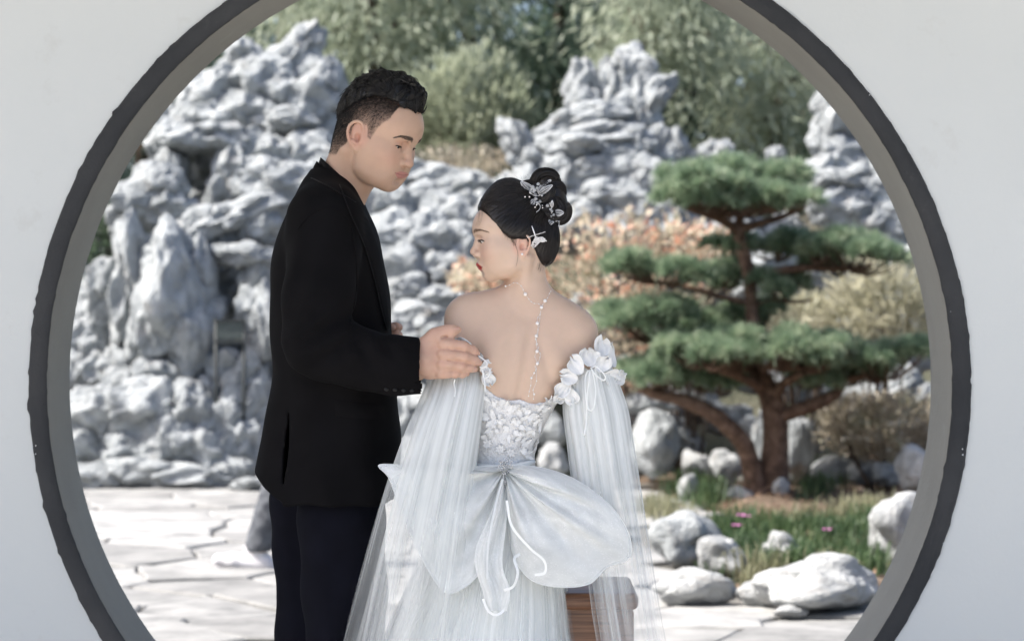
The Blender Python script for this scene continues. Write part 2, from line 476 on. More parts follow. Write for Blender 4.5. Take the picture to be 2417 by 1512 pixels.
# ================================================================== ground, paving, planting
M_SOIL = noise_mat('soil', [(0.3, (0.085, 0.060, 0.042)), (0.6, (0.16, 0.115, 0.082)), (0.8, (0.24, 0.19, 0.145))], 6, 10, rough=0.95, bump=0.6, bump_scale=40, bump_dist=0.03)
M_JOINT = noise_mat('joint_sand', [(0.3, (0.10, 0.095, 0.085)), (0.7, (0.20, 0.19, 0.17))], 9, 8, rough=0.95, bump=0.4, bump_scale=90, bump_dist=0.01)
M_FLOOR = noise_mat('courtyard_stone', [(0.3, (0.50, 0.485, 0.46)), (0.7, (0.60, 0.585, 0.555))], 1.5, 8, rough=0.85, bump=0.2, bump_scale=30)
def slab_mat():
    m, nt, b = new_mat('paving_stone')
    tc = N(nt, 'ShaderNodeTexCoord'); oi = N(nt, 'ShaderNodeObjectInfo')
    ad = N(nt, 'ShaderNodeVectorMath'); ad.operation = 'ADD'
    cb = N(nt, 'ShaderNodeCombineXYZ'); ml = N(nt, 'ShaderNodeMath'); ml.operation = 'MULTIPLY'; ml.inputs[1].default_value = 37.0
    nt.links.new(oi.outputs['Random'], ml.inputs[0]); nt.links.new(ml.outputs[0], cb.inputs[0])
    nt.links.new(tc.outputs['Object'], ad.inputs[0]); nt.links.new(cb.outputs[0], ad.inputs[1])
    n1 = N(nt, 'ShaderNodeTexNoise'); n1.inputs['Scale'].default_value = 4; n1.inputs['Detail'].default_value = 10; n1.inputs['Roughness'].default_value = 0.65
    nt.links.new(ad.outputs[0], n1.inputs['Vector'])
    r = ramp(nt, [(0.28, (0.165, 0.168, 0.166)), (0.5, (0.305, 0.305, 0.298)), (0.72, (0.41, 0.407, 0.395))]); nt.links.new(n1.outputs['Fac'], r.inputs[0])
    mr = N(nt, 'ShaderNodeMapRange'); mr.inputs[3].default_value = 0.72; mr.inputs[4].default_value = 1.12; nt.links.new(oi.outputs['Random'], mr.inputs[0])
    mx = N(nt, 'ShaderNodeVectorMath'); mx.operation = 'SCALE'; nt.links.new(r.outputs[0], mx.inputs[0]); nt.links.new(mr.outputs[0], mx.inputs['Scale'])
    nt.links.new(mx.outputs[0], b.inputs['Base Color']); b.inputs['Roughness'].default_value = 0.75; b.inputs['Specular IOR Level'].default_value = 0.3
    bp = N(nt, 'ShaderNodeBump'); bp.inputs['Strength'].default_value = 0.5; bp.inputs['Distance'].default_value = 0.015
    nt.links.new(n1.outputs['Fac'], bp.inputs['Height']); nt.links.new(bp.outputs[0], b.inputs['Normal'])
    return m
M_SLAB = slab_mat()

def terrain_z(x, y):
    s = np.clip((y - 18.2) / 2.6, 0, 1); s = s * s * (3 - 2 * s)
    return 2.0 * s + np.clip(y - 21, 0, 60) * 0.055 + s * (0.25 * np.sin(x * 0.7 + 1) + 0.15 * np.sin(x * 1.9 + y * 0.6)) - 0.012
xs = np.concatenate([np.linspace(-120, -9, 14), np.linspace(-8, 8, 60), np.linspace(9, 120, 14)])
ys = np.concatenate([[-120, -60, -20, 0, 5.88], np.linspace(6.2, 17.8, 10), np.linspace(18.0, 40, 70), [50, 70, 100, 160, 260]])
XX, YY = np.meshgrid(xs, ys, indexing='ij'); ZZ = terrain_z(XX, YY)
M_GROUND = noise_mat('hill_earth', [(0.3, (0.060, 0.068, 0.045)), (0.55, (0.115, 0.115, 0.080)), (0.8, (0.19, 0.17, 0.13))], 3, 10, rough=0.95, bump=0.6, bump_scale=25, bump_dist=0.05)
ground = mk('ground', np.stack([XX, YY, ZZ], -1).reshape(-1, 3), grid_faces_n(len(xs), len(ys)), M_GROUND, None, True, kind='structure')
mk('courtyard_floor', [(-9, -14, -0.006), (9, -14, -0.006), (9, 5.61, -0.006), (-9, 5.61, -0.006)], [(0, 1, 2, 3)], M_FLOOR, None, False, kind='structure')
BED_EDGE = [(9.2, 0.35), (9.55, 0.42), (9.9, 0.60), (11.0, 0.75), (12.5, 0.86), (14.0, 0.90), (15.2, 0.85), (16.2, 0.62), (17.2, 0.40)]
def bed_x(y): return np.interp(y, [a for a, _ in BED_EDGE], [b for _, b in BED_EDGE])
pave = mk('pavement', [(-9, 5.88, -0.004), (9, 5.88, -0.004), (9, 18.0, -0.004), (-9, 18.0, -0.004)], [(0, 1, 2, 3)], M_JOINT, None, False, kind='structure')

def clip_poly(poly, px, py, nx, ny):
    out = []
    for i in range(len(poly)):
        a, b = poly[i - 1], poly[i]
        da = (a[0] - px) * nx + (a[1] - py) * ny; db = (b[0] - px) * nx + (b[1] - py) * ny
        if da <= 0: out.append(a)
        if (da < 0 < db) or (db < 0 < da):
            t = da / (da - db); out.append((a[0] + (b[0] - a[0]) * t, a[1] + (b[1] - a[1]) * t))
    return out
sr = random.Random(21); pts = []
y = 8.15
row = 0
while y < 17.3:
    step = sr.uniform(0.37, 0.47); x = -1.7 - 0.115 * y + sr.uniform(0, .4)
    while x < 1.2 + 0.03 * y:
        pts.append((x, y + sr.uniform(-.14, .14))); x += sr.uniform(0.42, 0.95)
    x = 0.6
    y += step; row += 1
pts += [(sr.uniform(1.3, 2.4), sr.uniform(8.2, 9.5)) for _ in range(6)]
ctr = np.array(pts)
for i, (cx, cy) in enumerate(pts):
    if cy < 8.3 or cy > 17.15: continue
    if cx > bed_x(cy) + 0.15 and cy > 9.65: continue
    poly = [(cx - .6, cy - .6), (cx + .6, cy - .6), (cx + .6, cy + .6), (cx - .6, cy + .6)]
    d2 = ((ctr - [cx, cy]) ** 2).sum(1)
    for j in np.argsort(d2)[1:16]:
        ox, oy = pts[j]; nx, ny = ox - cx, oy - cy; L = math.hypot(nx, ny)
        poly = clip_poly(poly, cx + nx / 2 - nx / L * 0.006, cy + ny / 2 - ny / L * 0.006, nx / L, ny / L)
        if len(poly) < 3: break
    if len(poly) < 3: continue
    # rough the outline, then top, bevel and sides
    pp = []
    for k in range(len(poly)):
        a, b = poly[k - 1], poly[k]
        L = math.hypot(b[0] - a[0], b[1] - a[1]); m = max(1, int(L / 0.16))
        for q in range(m):
            t = q / m; pp.append((a[0] + (b[0] - a[0]) * t + sr.uniform(-.014, .014), a[1] + (b[1] - a[1]) * t + sr.uniform(-.014, .014)))
    n = len(pp); mx = sum(p[0] for p in pp) / n; my = sum(p[1] for p in pp) / n
    h = sr.uniform(0.018, 0.034); tx, ty = sr.uniform(-.010, .010), sr.uniform(-.012, .012)
    def zt(x, y): return h + tx * (x - mx) + ty * (y - my)
    V = [(x - mx, y - my, -0.02) for x, y in pp] + [(x - mx, y - my, zt(x, y) - 0.008) for x, y in pp] + [((x - mx) * 0.965, (y - my) * 0.965, zt(x, y)) for x, y in pp] + [(0, 0, h + sr.uniform(-.004, .006))]
    F = [(k, (k + 1) % n, n + (k + 1) % n, n + k) for k in range(n)] + [(n + k, n + (k + 1) % n, 2 * n + (k + 1) % n, 2 * n + k) for k in range(n)] + [(2 * n + k, 2 * n + (k + 1) % n, 3 * n) for k in range(n)]
    obj('paving_slab', mesh_data('paving_slab', V, F, M_SLAB, False), pave, loc=(mx, my, 0))

# planting bed of earth around the pine
bx, by = [], []
N1, N2 = 46, 60
V = []
for i in range(N1):
    y = 9.75 + (17.6 - 9.75) * i / (N1 - 1); x0 = float(bed_x(y))
    for j in range(N2):
        t = j / (N2 - 1); x = x0 + (7.5 - x0) * t ** 1.5
        e = min(1, (x - x0) / 0.5) * min(1, (y - 9.75) / 0.7)
        mound = 0.05 * math.exp(-(((x - 1.74) / 0.75) ** 2 + ((y - 15.1) / 0.7) ** 2))
        V.append((x, y, -0.02 + e * (0.030 + 0.02 * math.sin(x * 5 + y * 3) + 0.02 * math.sin(x * 13 - y * 9)) + mound + 0.006 * sr.uniform(-1, 1)))
mk('garden_bed', V, grid_faces_n(N1, N2), M_SOIL, None, True, kind='structure')
BEDV = np.array(V)
def bed_z(x, y):
    i = np.argmin((BEDV[:, 0] - x) ** 2 + (BEDV[:, 1] - y) ** 2); return BEDV[i, 2]

# ------------------------------------------------------------------ leaves
def leaf_cloud(pos, dirs, length, width, seed=0, curl=0.25, fold=0.0):
    """many small leaves, each a bent rhombus of four faces' worth of outline"""
    rs = np.random.default_rng(seed); n = len(pos)
    d = dirs / (np.linalg.norm(dirs, axis=1)[:, None] + 1e-9)
    r = rs.normal(0, 1, (n, 3)); s = np.cross(d, r); s /= np.linalg.norm(s, axis=1)[:, None] + 1e-9
    nn = np.cross(s, d)
    L = (length * rs.uniform(0.65, 1.25, n))[:, None]; w = (width * rs.uniform(0.7, 1.2, n))[:, None]
    a = pos; b = pos + d * L * 0.45 + s * w * 0.5; c = pos + d * L - nn * L * curl * 0.5; e = pos + d * L * 0.45 - s * w * 0.5
    V = np.stack([a, b, c, e], 1).reshape(-1, 3)
    F = np.arange(n * 4).reshape(n, 4)
    return V, F

M_BARK = noise_mat('bark_dark', [(0.3, (0.045, 0.032, 0.024)), (0.7, (0.12, 0.085, 0.062))], 14, 8, rough=0.95, bump=0.8, bump_scale=50, bump_dist=0.02)
M_PBARK = noise_mat('pine_bark', [(0.28, (0.050, 0.032, 0.022)), (0.5, (0.13, 0.080, 0.055)), (0.75, (0.24, 0.16, 0.115))], 18, 8, rough=0.95, bump=0.9, bump_scale=45, bump_dist=0.02, dist=0.6)
M_LEAF_D = leaf_mat('leaf_dark', [(0.3, (0.048, 0.088, 0.060)), (0.7, (0.105, 0.160, 0.105))], 1.6, 0.4)
M_LEAF_M = leaf_mat('leaf_mid', [(0.3, (0.090, 0.140, 0.092)), (0.7, (0.205, 0.265, 0.180))], 1.6, 0.45)
M_LEAF_P = leaf_mat('leaf_pale', [(0.3, (0.27, 0.32, 0.23)), (0.7, (0.46, 0.50, 0.385))], 1.8, 0.5)
M_LEAF_S = leaf_mat('leaf_shrub', [(0.3, (0.26, 0.30, 0.20)), (0.7, (0.48, 0.51, 0.38))], 3.0, 0.5)

def tree(name, px, depth, z_top, z_bot, rx, mat, label, seed, leaves=7000, group=None, length=0.15, width=0.034, droop=0.8):
    rs = np.random.default_rng(seed)
    x = (px - CX) * depth / FPX; zb = float(terrain_z(np.array(x), np.array(depth)))
    root = empty(name, (x, depth, zb), label=label, cat='tree', group=group)
    # trunk and limbs
    mb = MB(); H = z_top - zb
    tp = smooth_path([(0, 0, -0.1), (0.08 * rs.normal(), 0.05, H * 0.35), (0.15 * rs.normal(), 0.08 * rs.normal(), H * 0.7), (0.2 * rs.normal(), 0, H * 0.92)], 12)
    mb.tube(tp, np.linspace(0.11, 0.02, 12), 8)
    limbs = []
    for k in range(11):
        t = rs.uniform(0.35, 0.95); b = tp[int(t * 11)]; a = rs.uniform(0, 6.28); Lr = rx * rs.uniform(0.5, 0.95)
        tip = b + np.array([math.cos(a) * Lr, math.sin(a) * Lr * 0.8, rs.uniform(0.1, 0.5)])
        mb.tube(smooth_path([b, (b + tip) / 2 + np.array([0, 0, 0.15]), tip], 6), np.linspace(0.035, 0.008, 6), 5); limbs.append(tip)
    mb.build('trunk', M_BARK, root)
    # crown: hanging clumps
    nc = 38; zc = (z_top + z_bot) / 2 - zb; hz = (z_top - z_bot) / 2
    u = rs.normal(0, 1, (nc, 3)); u /= np.linalg.norm(u, axis=1)[:, None]; u *= rs.uniform(0.35, 1.0, (nc, 1)) ** 0.5
    cen = u * [rx, rx * 0.75, hz] + [0, 0, zc]
    per = leaves // nc
    pos, dr = [], []
    for c in cen:
        sz = rs.uniform(0.20, 0.42)
        p = rs.normal(0, 1, (per, 3)) * [sz, sz, sz * 0.55]
        rad = np.linalg.norm(p[:, :2], axis=1)
        p[:, 2] *= 0.75; p[:, 2] -= 1.1 * rad * rad / (sz * 1.4) * droop * 0.5
        pos.append(c + p)
        out = p.copy(); out[:, 2] = 0; out /= np.linalg.norm(out, axis=1)[:, None] + 1e-6
        dr.append(out * 0.7 + np.array([0, 0, -droop]) + rs.normal(0, 0.35, (per, 3)))
    V, F = leaf_cloud(np.concatenate(pos), np.concatenate(dr), length, width, seed)
    mk('crown', V, F, mat, root, False)
    return root
tree('bamboo_tree', 640, 26.5, 6.6, 2.7, 1.5, M_LEAF_D, 'dark green tree rising behind the tall left-hand rockery peak', 1, 9000)
tree('willow_tree', 880, 24.0, 6.2, 3.4, 0.95, M_LEAF_P, 'pale sunlit drooping tree just behind the man\'s head', 2, 8500)
tree('bamboo_tree', 1110, 25.5, 6.4, 2.8, 1.1, M_LEAF_M, 'mid green drooping tree rising behind the light round shrub', 3, 8500)
tree('bamboo_tree', 1330, 26.2, 6.3, 2.6, 1.1, M_LEAF_M, 'mid green tree left of the middle rockery peak', 4, 8500)
tree('willow_tree', 1560, 23.6, 5.2, 3.7, 0.62, M_LEAF_P, 'pale drooping tree above the middle rockery peak', 5, 4200)
tree('bamboo_tree', 1700, 26.5, 6.2, 2.4, 1.2, M_LEAF_D, 'dark tree with small sky gaps above the clipped pine', 6, 8000)
tree('willow_tree', 1830, 24.4, 4.5, 3.2, 0.50, M_LEAF_P, 'small pale hanging tree left of the right-hand rockery peak', 7, 3200)
tree('bamboo_tree', 2040, 26.0, 6.0, 2.2, 1.2, M_LEAF_M, 'green tree behind the right-hand rockery peak', 8, 7000)
for k, px in enumerate((-420, -120, 120, 330, 760, 1000, 1220, 1450, 1640, 1900, 2200)):
    tree('evergreen_tree', px, 30.5 + (k % 3) * 0.9, 8.2, 2.2, 1.7, M_LEAF_D, 'dark evergreen in the row farthest back behind the rockeries', 20 + k, 6500, 'back row of evergreens', 0.2, 0.05)

def shrub(name, px, py, depth, rx, rz, mat, label, seed, leaves, length, width, base_z=None, up=0.5, cat='shrub', stems=14, stem_r=0.014, stem_mat=None, ry=None, shell=0.4):
    rs = np.random.default_rng(seed); c = np.array(P(px, py, depth)); bz = float(terrain_z(np.array(c[0]), np.array(depth))) if base_z is None else base_z
    root = empty(name, (c[0], depth, bz), label=label, cat=cat)
    cl = np.array([0, 0, c[2] - bz]); mb = MB()
    u = rs.normal(0, 1, (leaves, 3)); u /= np.linalg.norm(u, axis=1)[:, None]; q = rs.uniform(shell ** 3, 1, (leaves, 1)) ** (1 / 3)
    lump = 1 + 0.26 * vnoise(u, 2.6, seed)[:, None] + 0.16 * vnoise(u, 7.5, seed)[:, None]
    pos = cl + u * q * lump * [rx, ry or rx * 0.8, rz]
    dr = u + np.array([0, 0, up]) + rs.normal(0, 0.5, (leaves, 3))
    for k in range(stems):
        tip = pos[rs.integers(0, leaves)]; b = np.array([rs.normal(0, rx * 0.12), rs.normal(0, 0.08), -0.05])
        mb.tube(smooth_path([b, b * 0.4 + tip * 0.6 + np.array([0, 0, -0.05]), tip], 6), np.linspace(stem_r, 0.003, 6), 4)
    mb.build('stems', stem_mat or M_BARK, root)
    V, F = leaf_cloud(pos, dr, length, width, seed); mk('foliage', V, F, mat, root, False)
    return root
shrub('shrub', 1110, 275, 20.3, 0.52, 0.50, M_LEAF_S, 'light green rounded shrub growing on top of the low rocks', 41, 4600, 0.12, 0.034, up=1.1)
shrub('shrub', 1020, 345, 20.6, 0.45, 0.30, M_LEAF_S, 'small light shrub close to the man\'s face above the rocks', 42, 2200, 0.07, 0.026, up=0.7)
shrub('shrub', 245, 560, 18.0, 0.30, 0.32, M_LEAF_M, 'green leafy shrub at the left edge of the opening', 43, 1800, 0.09, 0.035, base_z=0.0)
shrub('shrub', 90, 520, 18.6, 0.45, 0.55, M_LEAF_M, 'broad green shrub behind the wall left of the tall rockery', 45, 2600, 0.11, 0.04, base_z=0.0)
shrub('shrub', 785, 262, 18.9, 0.14, 0.30, M_LEAF_S, 'thin green climber on the rocks behind the man\'s head', 44, 500, 0.06, 0.025)
M_DRY = leaf_mat('leaf_dry', [(0.3, (0.26, 0.21, 0.15)), (0.5, (0.46, 0.41, 0.32)), (0.7, (0.22, 0.24, 0.15))], 4.0, 0.3)
M_NAND = leaf_mat('leaf_nandina', [(0.26, (0.24, 0.27, 0.16)), (0.40, (0.50, 0.46, 0.34)), (0.54, (0.62, 0.53, 0.41)), (0.61, (0.58, 0.26, 0.17)), (0.66, (0.60, 0.40, 0.29)), (0.75, (0.58, 0.52, 0.42))], 8, 0.45)
M_PALE = leaf_mat('leaf_straw', [(0.3, (0.36, 0.36, 0.24)), (0.7, (0.64, 0.61, 0.48))], 3.0, 0.35)
def nandina(px, py, rx, rz, depth, seed, label, n):
    return shrub('nandina', px, py, depth, rx, rz, M_NAND, label, seed, n, 0.075, 0.044, base_z=0.0, up=0.3, stems=30, stem_r=0.006, ry=0.45, shell=0.15)
nandina(1430, 700, 0.70, 0.66, 16.6, 51, 'red and straw coloured nandina bush behind the bride\'s head', 1900)
nandina(1620, 590, 0.42, 0.20, 16.9, 52, 'orange-red nandina between the bride and the pine trunk', 560)
nandina(1140, 655, 0.24, 0.10, 16.2, 53, 'small spray of orange leaves before the bride\'s chin', 420)
shrub('bamboo_plant', 2090, 725, 16.4, 0.40, 0.30, M_PALE, 'straw coloured long-leaved plant right of the pine', 54, 1500, 0.17, 0.022, base_z=0.0, up=0.6)
shrub('shrub', 2075, 1005, 15.9, 0.42, 0.24, M_DRY, 'dry brownish low shrub under the pine\'s right bough', 55, 3400, 0.05, 0.026, base_z=0.05, up=0.5)
shrub('shrub', 1890, 745, 16.6, 0.30, 0.16, M_PALE, 'pale dry shrub seen between the pine\'s middle boughs', 56, 900, 0.08, 0.02, base_z=0.0)
shrub('shrub', 1070, 392, 18.9, 0.55, 0.14, M_DRY, 'brown dry creeper along the top of the low rocks', 57, 1700, 0.05, 0.024)
shrub('shrub', 2020, 520, 18.3, 0.45, 0.12, M_DRY, 'brown dry creeper below the right-hand rockery peak', 58, 1000, 0.05, 0.024)

# grass and small plants of the bed
M_GRASS = leaf_mat('grass_blade', [(0.3, (0.035, 0.070, 0.028)), (0.6, (0.075, 0.125, 0.048)), (0.8, (0.17, 0.18, 0.085))], 5.0, 0.3)
M_GRASS_P = leaf_mat('grass_straw', [(0.3, (0.13, 0.15, 0.07)), (0.7, (0.34, 0.32, 0.21))], 5.0, 0.3)
def blades(tufts, n_per, h, w, seed):
    rs = np.random.default_rng(seed); V, F = [], []
    for (x, y, s) in tufts:
        z0 = bed_z(x, y) - 0.01
        for k in range(n_per):
            a = rs.uniform(0, 6.28); lean = rs.uniform(0.15, 0.9); hh = h * s * rs.uniform(0.5, 1.15); b = np.array([x + rs.normal(0, 0.04 * s), y + rs.normal(0, 0.04 * s), z0])
            d = np.array([math.cos(a), math.sin(a), 0]); sd = np.array([-d[1], d[0], 0]) * w / 2; i0 = len(V)
            p1 = b + d * lean * hh * 0.35 + np.array([0, 0, hh * 0.7]); p2 = b + d * lean * hh + np.array([0, 0, hh * (1.0 - 0.55 * lean)])
            V += [b - sd, b + sd, p1 + sd * 0.8, p1 - sd * 0.8, p2]; F += [(i0, i0 + 1, i0 + 2, i0 + 3), (i0 + 3, i0 + 2, i0 + 4)]
    return V, F
def at_ground(px, py): d = ground_depth(py) * 0.93; p = P(px, py, d); return (p.x, d)
gr = random.Random(9); T = []
for k in range(230):
    px, py = gr.uniform(1690, 2080), gr.uniform(1205, 1335)
    if py > 1330 - 0.25 * (px - 1700) * (px < 1800): continue
    T.append((*at_ground(px, py), gr.uniform(0.7, 1.2)))
for (px, py, n) in ((1660, 1090, 16), (1640, 1060, 12), (1930, 1075, 12), (1900, 1040, 8), (1270, 1060, 14), (1290, 1085, 8)):
    for k in range(n): T.append((*at_ground(px + gr.gauss(0, 26), py + 75 + gr.gauss(0, 8)), gr.uniform(0.8, 1.6)))
V, F = blades(T, 26, 0.16, 0.007, 61); mk('lilyturf', V, F, M_GRASS, None, False, label='dark green lilyturf carpeting the bed before the pine', cat='grass', kind='stuff')
T = []
for (px, py, n) in ((1555, 1165, 14), (1580, 1185, 8), (1990, 1185, 14), (2060, 1180, 10), (1790, 1320, 10), (1940, 1325, 6), (1870, 1190, 6)):
    for k in range(n): T.append((*at_ground(px + gr.gauss(0, 22), py + 20 + gr.gauss(0, 6)), gr.uniform(0.8, 1.4)))
V, F = blades(T, 24, 0.17, 0.008, 62); mk('dry_grass', V, F, M_GRASS_P, None, False, label='straw-tinged grass tufts among the stones of the bed', cat='grass', kind='stuff')
# fallen leaves
lit = []
for k in range(2600):
    x, y = gr.uniform(0.7, 3.4), gr.uniform(10.0, 16.4)
    if x < bed_x(y): continue
    lit.append((x, y, bed_z(x, y) + 0.012))
lit = np.array(lit); V, F = leaf_cloud(lit, np.random.default_rng(5).normal(0, 1, (len(lit), 3)) * [1, 1, 0.15], 0.045, 0.028, 5)
M_LITTER = leaf_mat('leaf_litter', [(0.3, (0.16, 0.09, 0.05)), (0.55, (0.30, 0.20, 0.13)), (0.75, (0.40, 0.30, 0.22))], 9, 0.1)
mk('fallen_leaves', V, F, M_LITTER, None, False, label='brown fallen leaves scattered over the earth of the bed', cat='leaves', kind='stuff')
# pink flowers
M_PINK = noise_mat('pink_petal', [(0.3, (0.55, 0.16, 0.42)), (0.7, (0.72, 0.30, 0.60))], 30, rough=0.6)
for k, (px, py) in enumerate(((1748, 1216), (1762, 1218), (1738, 1240), (1952, 1250))):
    d = ground_depth(py) * 0.90; p = P(px, py, d); gz = bed_z(p.x, d)
    lb = ['pink flower, the taller of the touching pair below the pine trunk', 'pink flower, the right one of the touching pair below the pine trunk', 'small pink flower low in the grass before the flower pair', 'lone pink flower in the grass before the right-hand boulder'][k]
    fl = empty('flower', (p.x, d, gz), label=lb, cat='flower', group='pink flowers in the bed'); hgt = max(p.z - gz, 0.08)
    mb = MB(); mb.tube([(0, 0, -0.01), (0.005, 0, hgt * 0.6), (0, 0, hgt)], 0.003, 5); mb.build('stalk', M_GRASS, fl)
    for q in range(5):
        a = q * 1.2566; c, s = math.cos(a), math.sin(a)
        V = [(0, 0, hgt), (c * .018 - s * .012, s * .018 + c * .012, hgt + .008), (c * .034, s * .034, hgt + .004), (c * .018 + s * .012, s * .018 - c * .012, hgt + .008)]
        mk('petal', [tuple(v) for v in V], [(0, 1, 2, 3)], M_PINK, fl, False)

# ------------------------------------------------------------------ the clipped pine
PD = 15.15
def pp_(px, py, dd=0.0): return np.array(P(px, py, PD + dd))
pbase = pp_(1815, 1178); PZ = bed_z(pbase[0], pbase[1])
pine = empty('pine_tree', (pbase[0], pbase[1], PZ), label='old cloud-pruned pine with layered flat needle pads in the garden bed', cat='tree')
PO = np.array(pine.location)
def ptube(name, pts, rad, n=12, seg=22, rough=0.10):
    p = smooth_path(pts, seg); r = np.interp(np.linspace(0, 1, seg), np.linspace(0, 1, len(rad)), rad)
    v, f = tube_geo(p, r, n)
    ring = np.repeat(np.arange(seg), n); cen = p[ring]
    k = 1 + rough * (0.6 * vnoise(v, 14.0) + 0.6 * vnoise(v, 37.0, 2.0))
    v = cen + (v - cen) * k[:, None]
    return mk(name, v - PO, f, M_PBARK, pine)
z0 = np.array([0, 0, -0.12])
ptube('trunk', [pp_(1822, 1195) + z0, pp_(1826, 1150), pp_(1829, 1080), pp_(1831, 1000), pp_(1820, 940), pp_(1796, 890), pp_(1780, 840, 0.05), pp_(1776, 760, 0.1), pp_(1773, 700, 0.1), pp_(1766, 640, 0.1), pp_(1754, 590, 0.1), pp_(1744, 545, 0.1), pp_(1748, 500, 0.1)],
      [.125, .105, .092, .084, .080, .066, .055, .046, .043, .042, .046, .042, .02], 14, 46)
ptube('trunk', [pp_(1798, 1190, -0.05) + z0, pp_(1782, 1140, -0.05), pp_(1768, 1080, -0.08), pp_(1752, 1040, -0.1), pp_(1712, 1000, -0.12), pp_(1668, 968, -0.12), pp_(1610, 944, -0.1), pp_(1545, 930, -0.05), pp_(1480, 905, 0)], [.085, .074, .064, .060, .058, .054, .046, .036, .016], 12, 34)
for nm, pts, rad in (('limb', [pp_(1832, 985), pp_(1880, 968, -.05), pp_(1935, 950, -.1), pp_(1975, 925, -.1), pp_(2000, 895, -.1), pp_(2080, 880, -.05)], [.055, .05, .046, .04, .03, .015]),
                     ('limb', [pp_(1810, 925), pp_(1770, 900, -.15), pp_(1720, 880, -.25), pp_(1660, 862, -.3)], [.04, .034, .026, .012]),
                     ('limb', [pp_(1824, 950), pp_(1850, 905, -.1), pp_(1900, 880, -.2), pp_(1960, 862, -.25)], [.04, .034, .026, .012]),
                     ('limb', [pp_(1774, 716, .1), pp_(1720, 704, .05), pp_(1660, 688, 0), pp_(1600, 672, 0), pp_(1520, 660, 0)], [.026, .022, .02, .016, .008]),
                     ('limb', [pp_(1776, 722, .1), pp_(1830, 710, .1), pp_(1890, 712, .05), pp_(1920, 705, .05)], [.02, .016, .012, .006]),
                     ('limb', [pp_(1770, 664, .1), pp_(1830, 642, .1), pp_(1900, 632, .1), pp_(1980, 634, .1), pp_(2060, 628, .1)], [.034, .03, .026, .02, .008]),
                     ('limb', [pp_(1746, 550, .1), pp_(1712, 524, 0), pp_(1670, 508, -.05), pp_(1610, 490, -.1)], [.036, .03, .022, .01]),
                     ('limb', [pp_(1748, 540, .1), pp_(1800, 526, .1), pp_(1850, 510, .1), pp_(1900, 490, .1)], [.034, .026, .02, .01]),
                     ('limb', [pp_(1776, 800, .1), pp_(1700, 800, .2), pp_(1600, 790, .25), pp_(1500, 780, .25)], [.03, .024, .02, .01])):
    ptube(nm, pts, rad, 9, 16)
# root flare
for k in range(9):
    a = k * 0.7 + 0.2; e = pbase + np.array([math.cos(a) * 0.34, math.sin(a) * 0.30, 0]); e[2] = bed_z(e[0], e[1]) - 0.02
    ptube('root', [pp_(1815, 1168) + np.array([math.cos(a) * .05, math.sin(a) * .05, 0]), (pbase + e) / 2 + np.array([0, 0, 0.02]), e], [.075, .05, .02], 8, 9)
M_NEEDLE = leaf_mat('pine_needle', [(0.28, (0.11, 0.175, 0.110)), (0.5, (0.23, 0.315, 0.20)), (0.72, (0.46, 0.52, 0.37))], 11.0, 0.45, 0.45)
def needle_pad(px, py, rx, rz, dd, ry, seed, n):
    rs = np.random.default_rng(seed); c = pp_(px, py, dd); sx = rx * (PD + dd) / FPX; sz = rz * (PD + dd) / FPX
    nl = max(3, int(rx / 17)); ang = rs.uniform(0, 6.28, nl); rad = np.sqrt(rs.uniform(0, 1, nl)) * 0.86
    lc = np.stack([np.cos(ang) * rad * sx, np.sin(ang) * rad * ry, sz * (rs.uniform(-0.45, 0.35, nl) + 0.35 * (1 - rad))], 1)
    lr = np.clip(sz * rs.uniform(0.45, 0.80, nl), 0.07, 0.17)
    li = rs.choice(nl, n, p=lr ** 2 / (lr ** 2).sum())
    u = rs.normal(0, 1, (n, 3)); u /= np.linalg.norm(u, axis=1)[:, None]
    u[:, 2] = np.where(u[:, 2] < -0.30, -u[:, 2] * 0.7, u[:, 2])
    q = rs.uniform(0.55, 1, (n, 1)) ** 0.5
    cen = c + lc[li] + u * q * lr[li][:, None] * [1.25, 1.25, 0.85]
    m = 30; V, F = [], []
    ax = u * [0.8, 0.8, 0.5] + np.array([0, 0, 0.75]); ax /= np.linalg.norm(ax, axis=1)[:, None]
    d = rs.normal(0, 1, (n, m, 3)); d /= np.linalg.norm(d, axis=2)[..., None]
    d = d * 0.85 + ax[:, None, :] * 0.75; d /= np.linalg.norm(d, axis=2)[..., None]
    L = 0.080 * rs.uniform(0.7, 1.15, (n, m, 1)) * rs.uniform(0.8, 1.2, (n, 1, 1))
    r = rs.normal(0, 1, (n, m, 3)); s = np.cross(d, r); s /= np.linalg.norm(s, axis=2)[..., None] + 1e-9
    b = cen[:, None, :] + d * 0.006; wv = 0.0036
    V = np.stack([b - s * wv, b + s * wv, b + d * L * 0.6 + s * wv * 0.9, b + d * L], 2).reshape(-1, 3)
    F = np.arange(n * m * 4).reshape(-1, 4)
    pad = mk('needle_pad', V - PO, F, M_NEEDLE, pine, False)
    mb = MB()                                                # twigs carrying the tufts
    for k in range(0, n, 6):
        e = cen[k]; s0 = c + (e - c) * 0.25 + np.array([0, 0, -sz * 0.75])
        mb.tube([s0 - PO, (s0 + e) / 2 - PO + np.array([0, 0, -0.02]), e - PO], [.006, .004, .002], 4, False)
    o = mb.build('twigs', M_PBARK, pad)
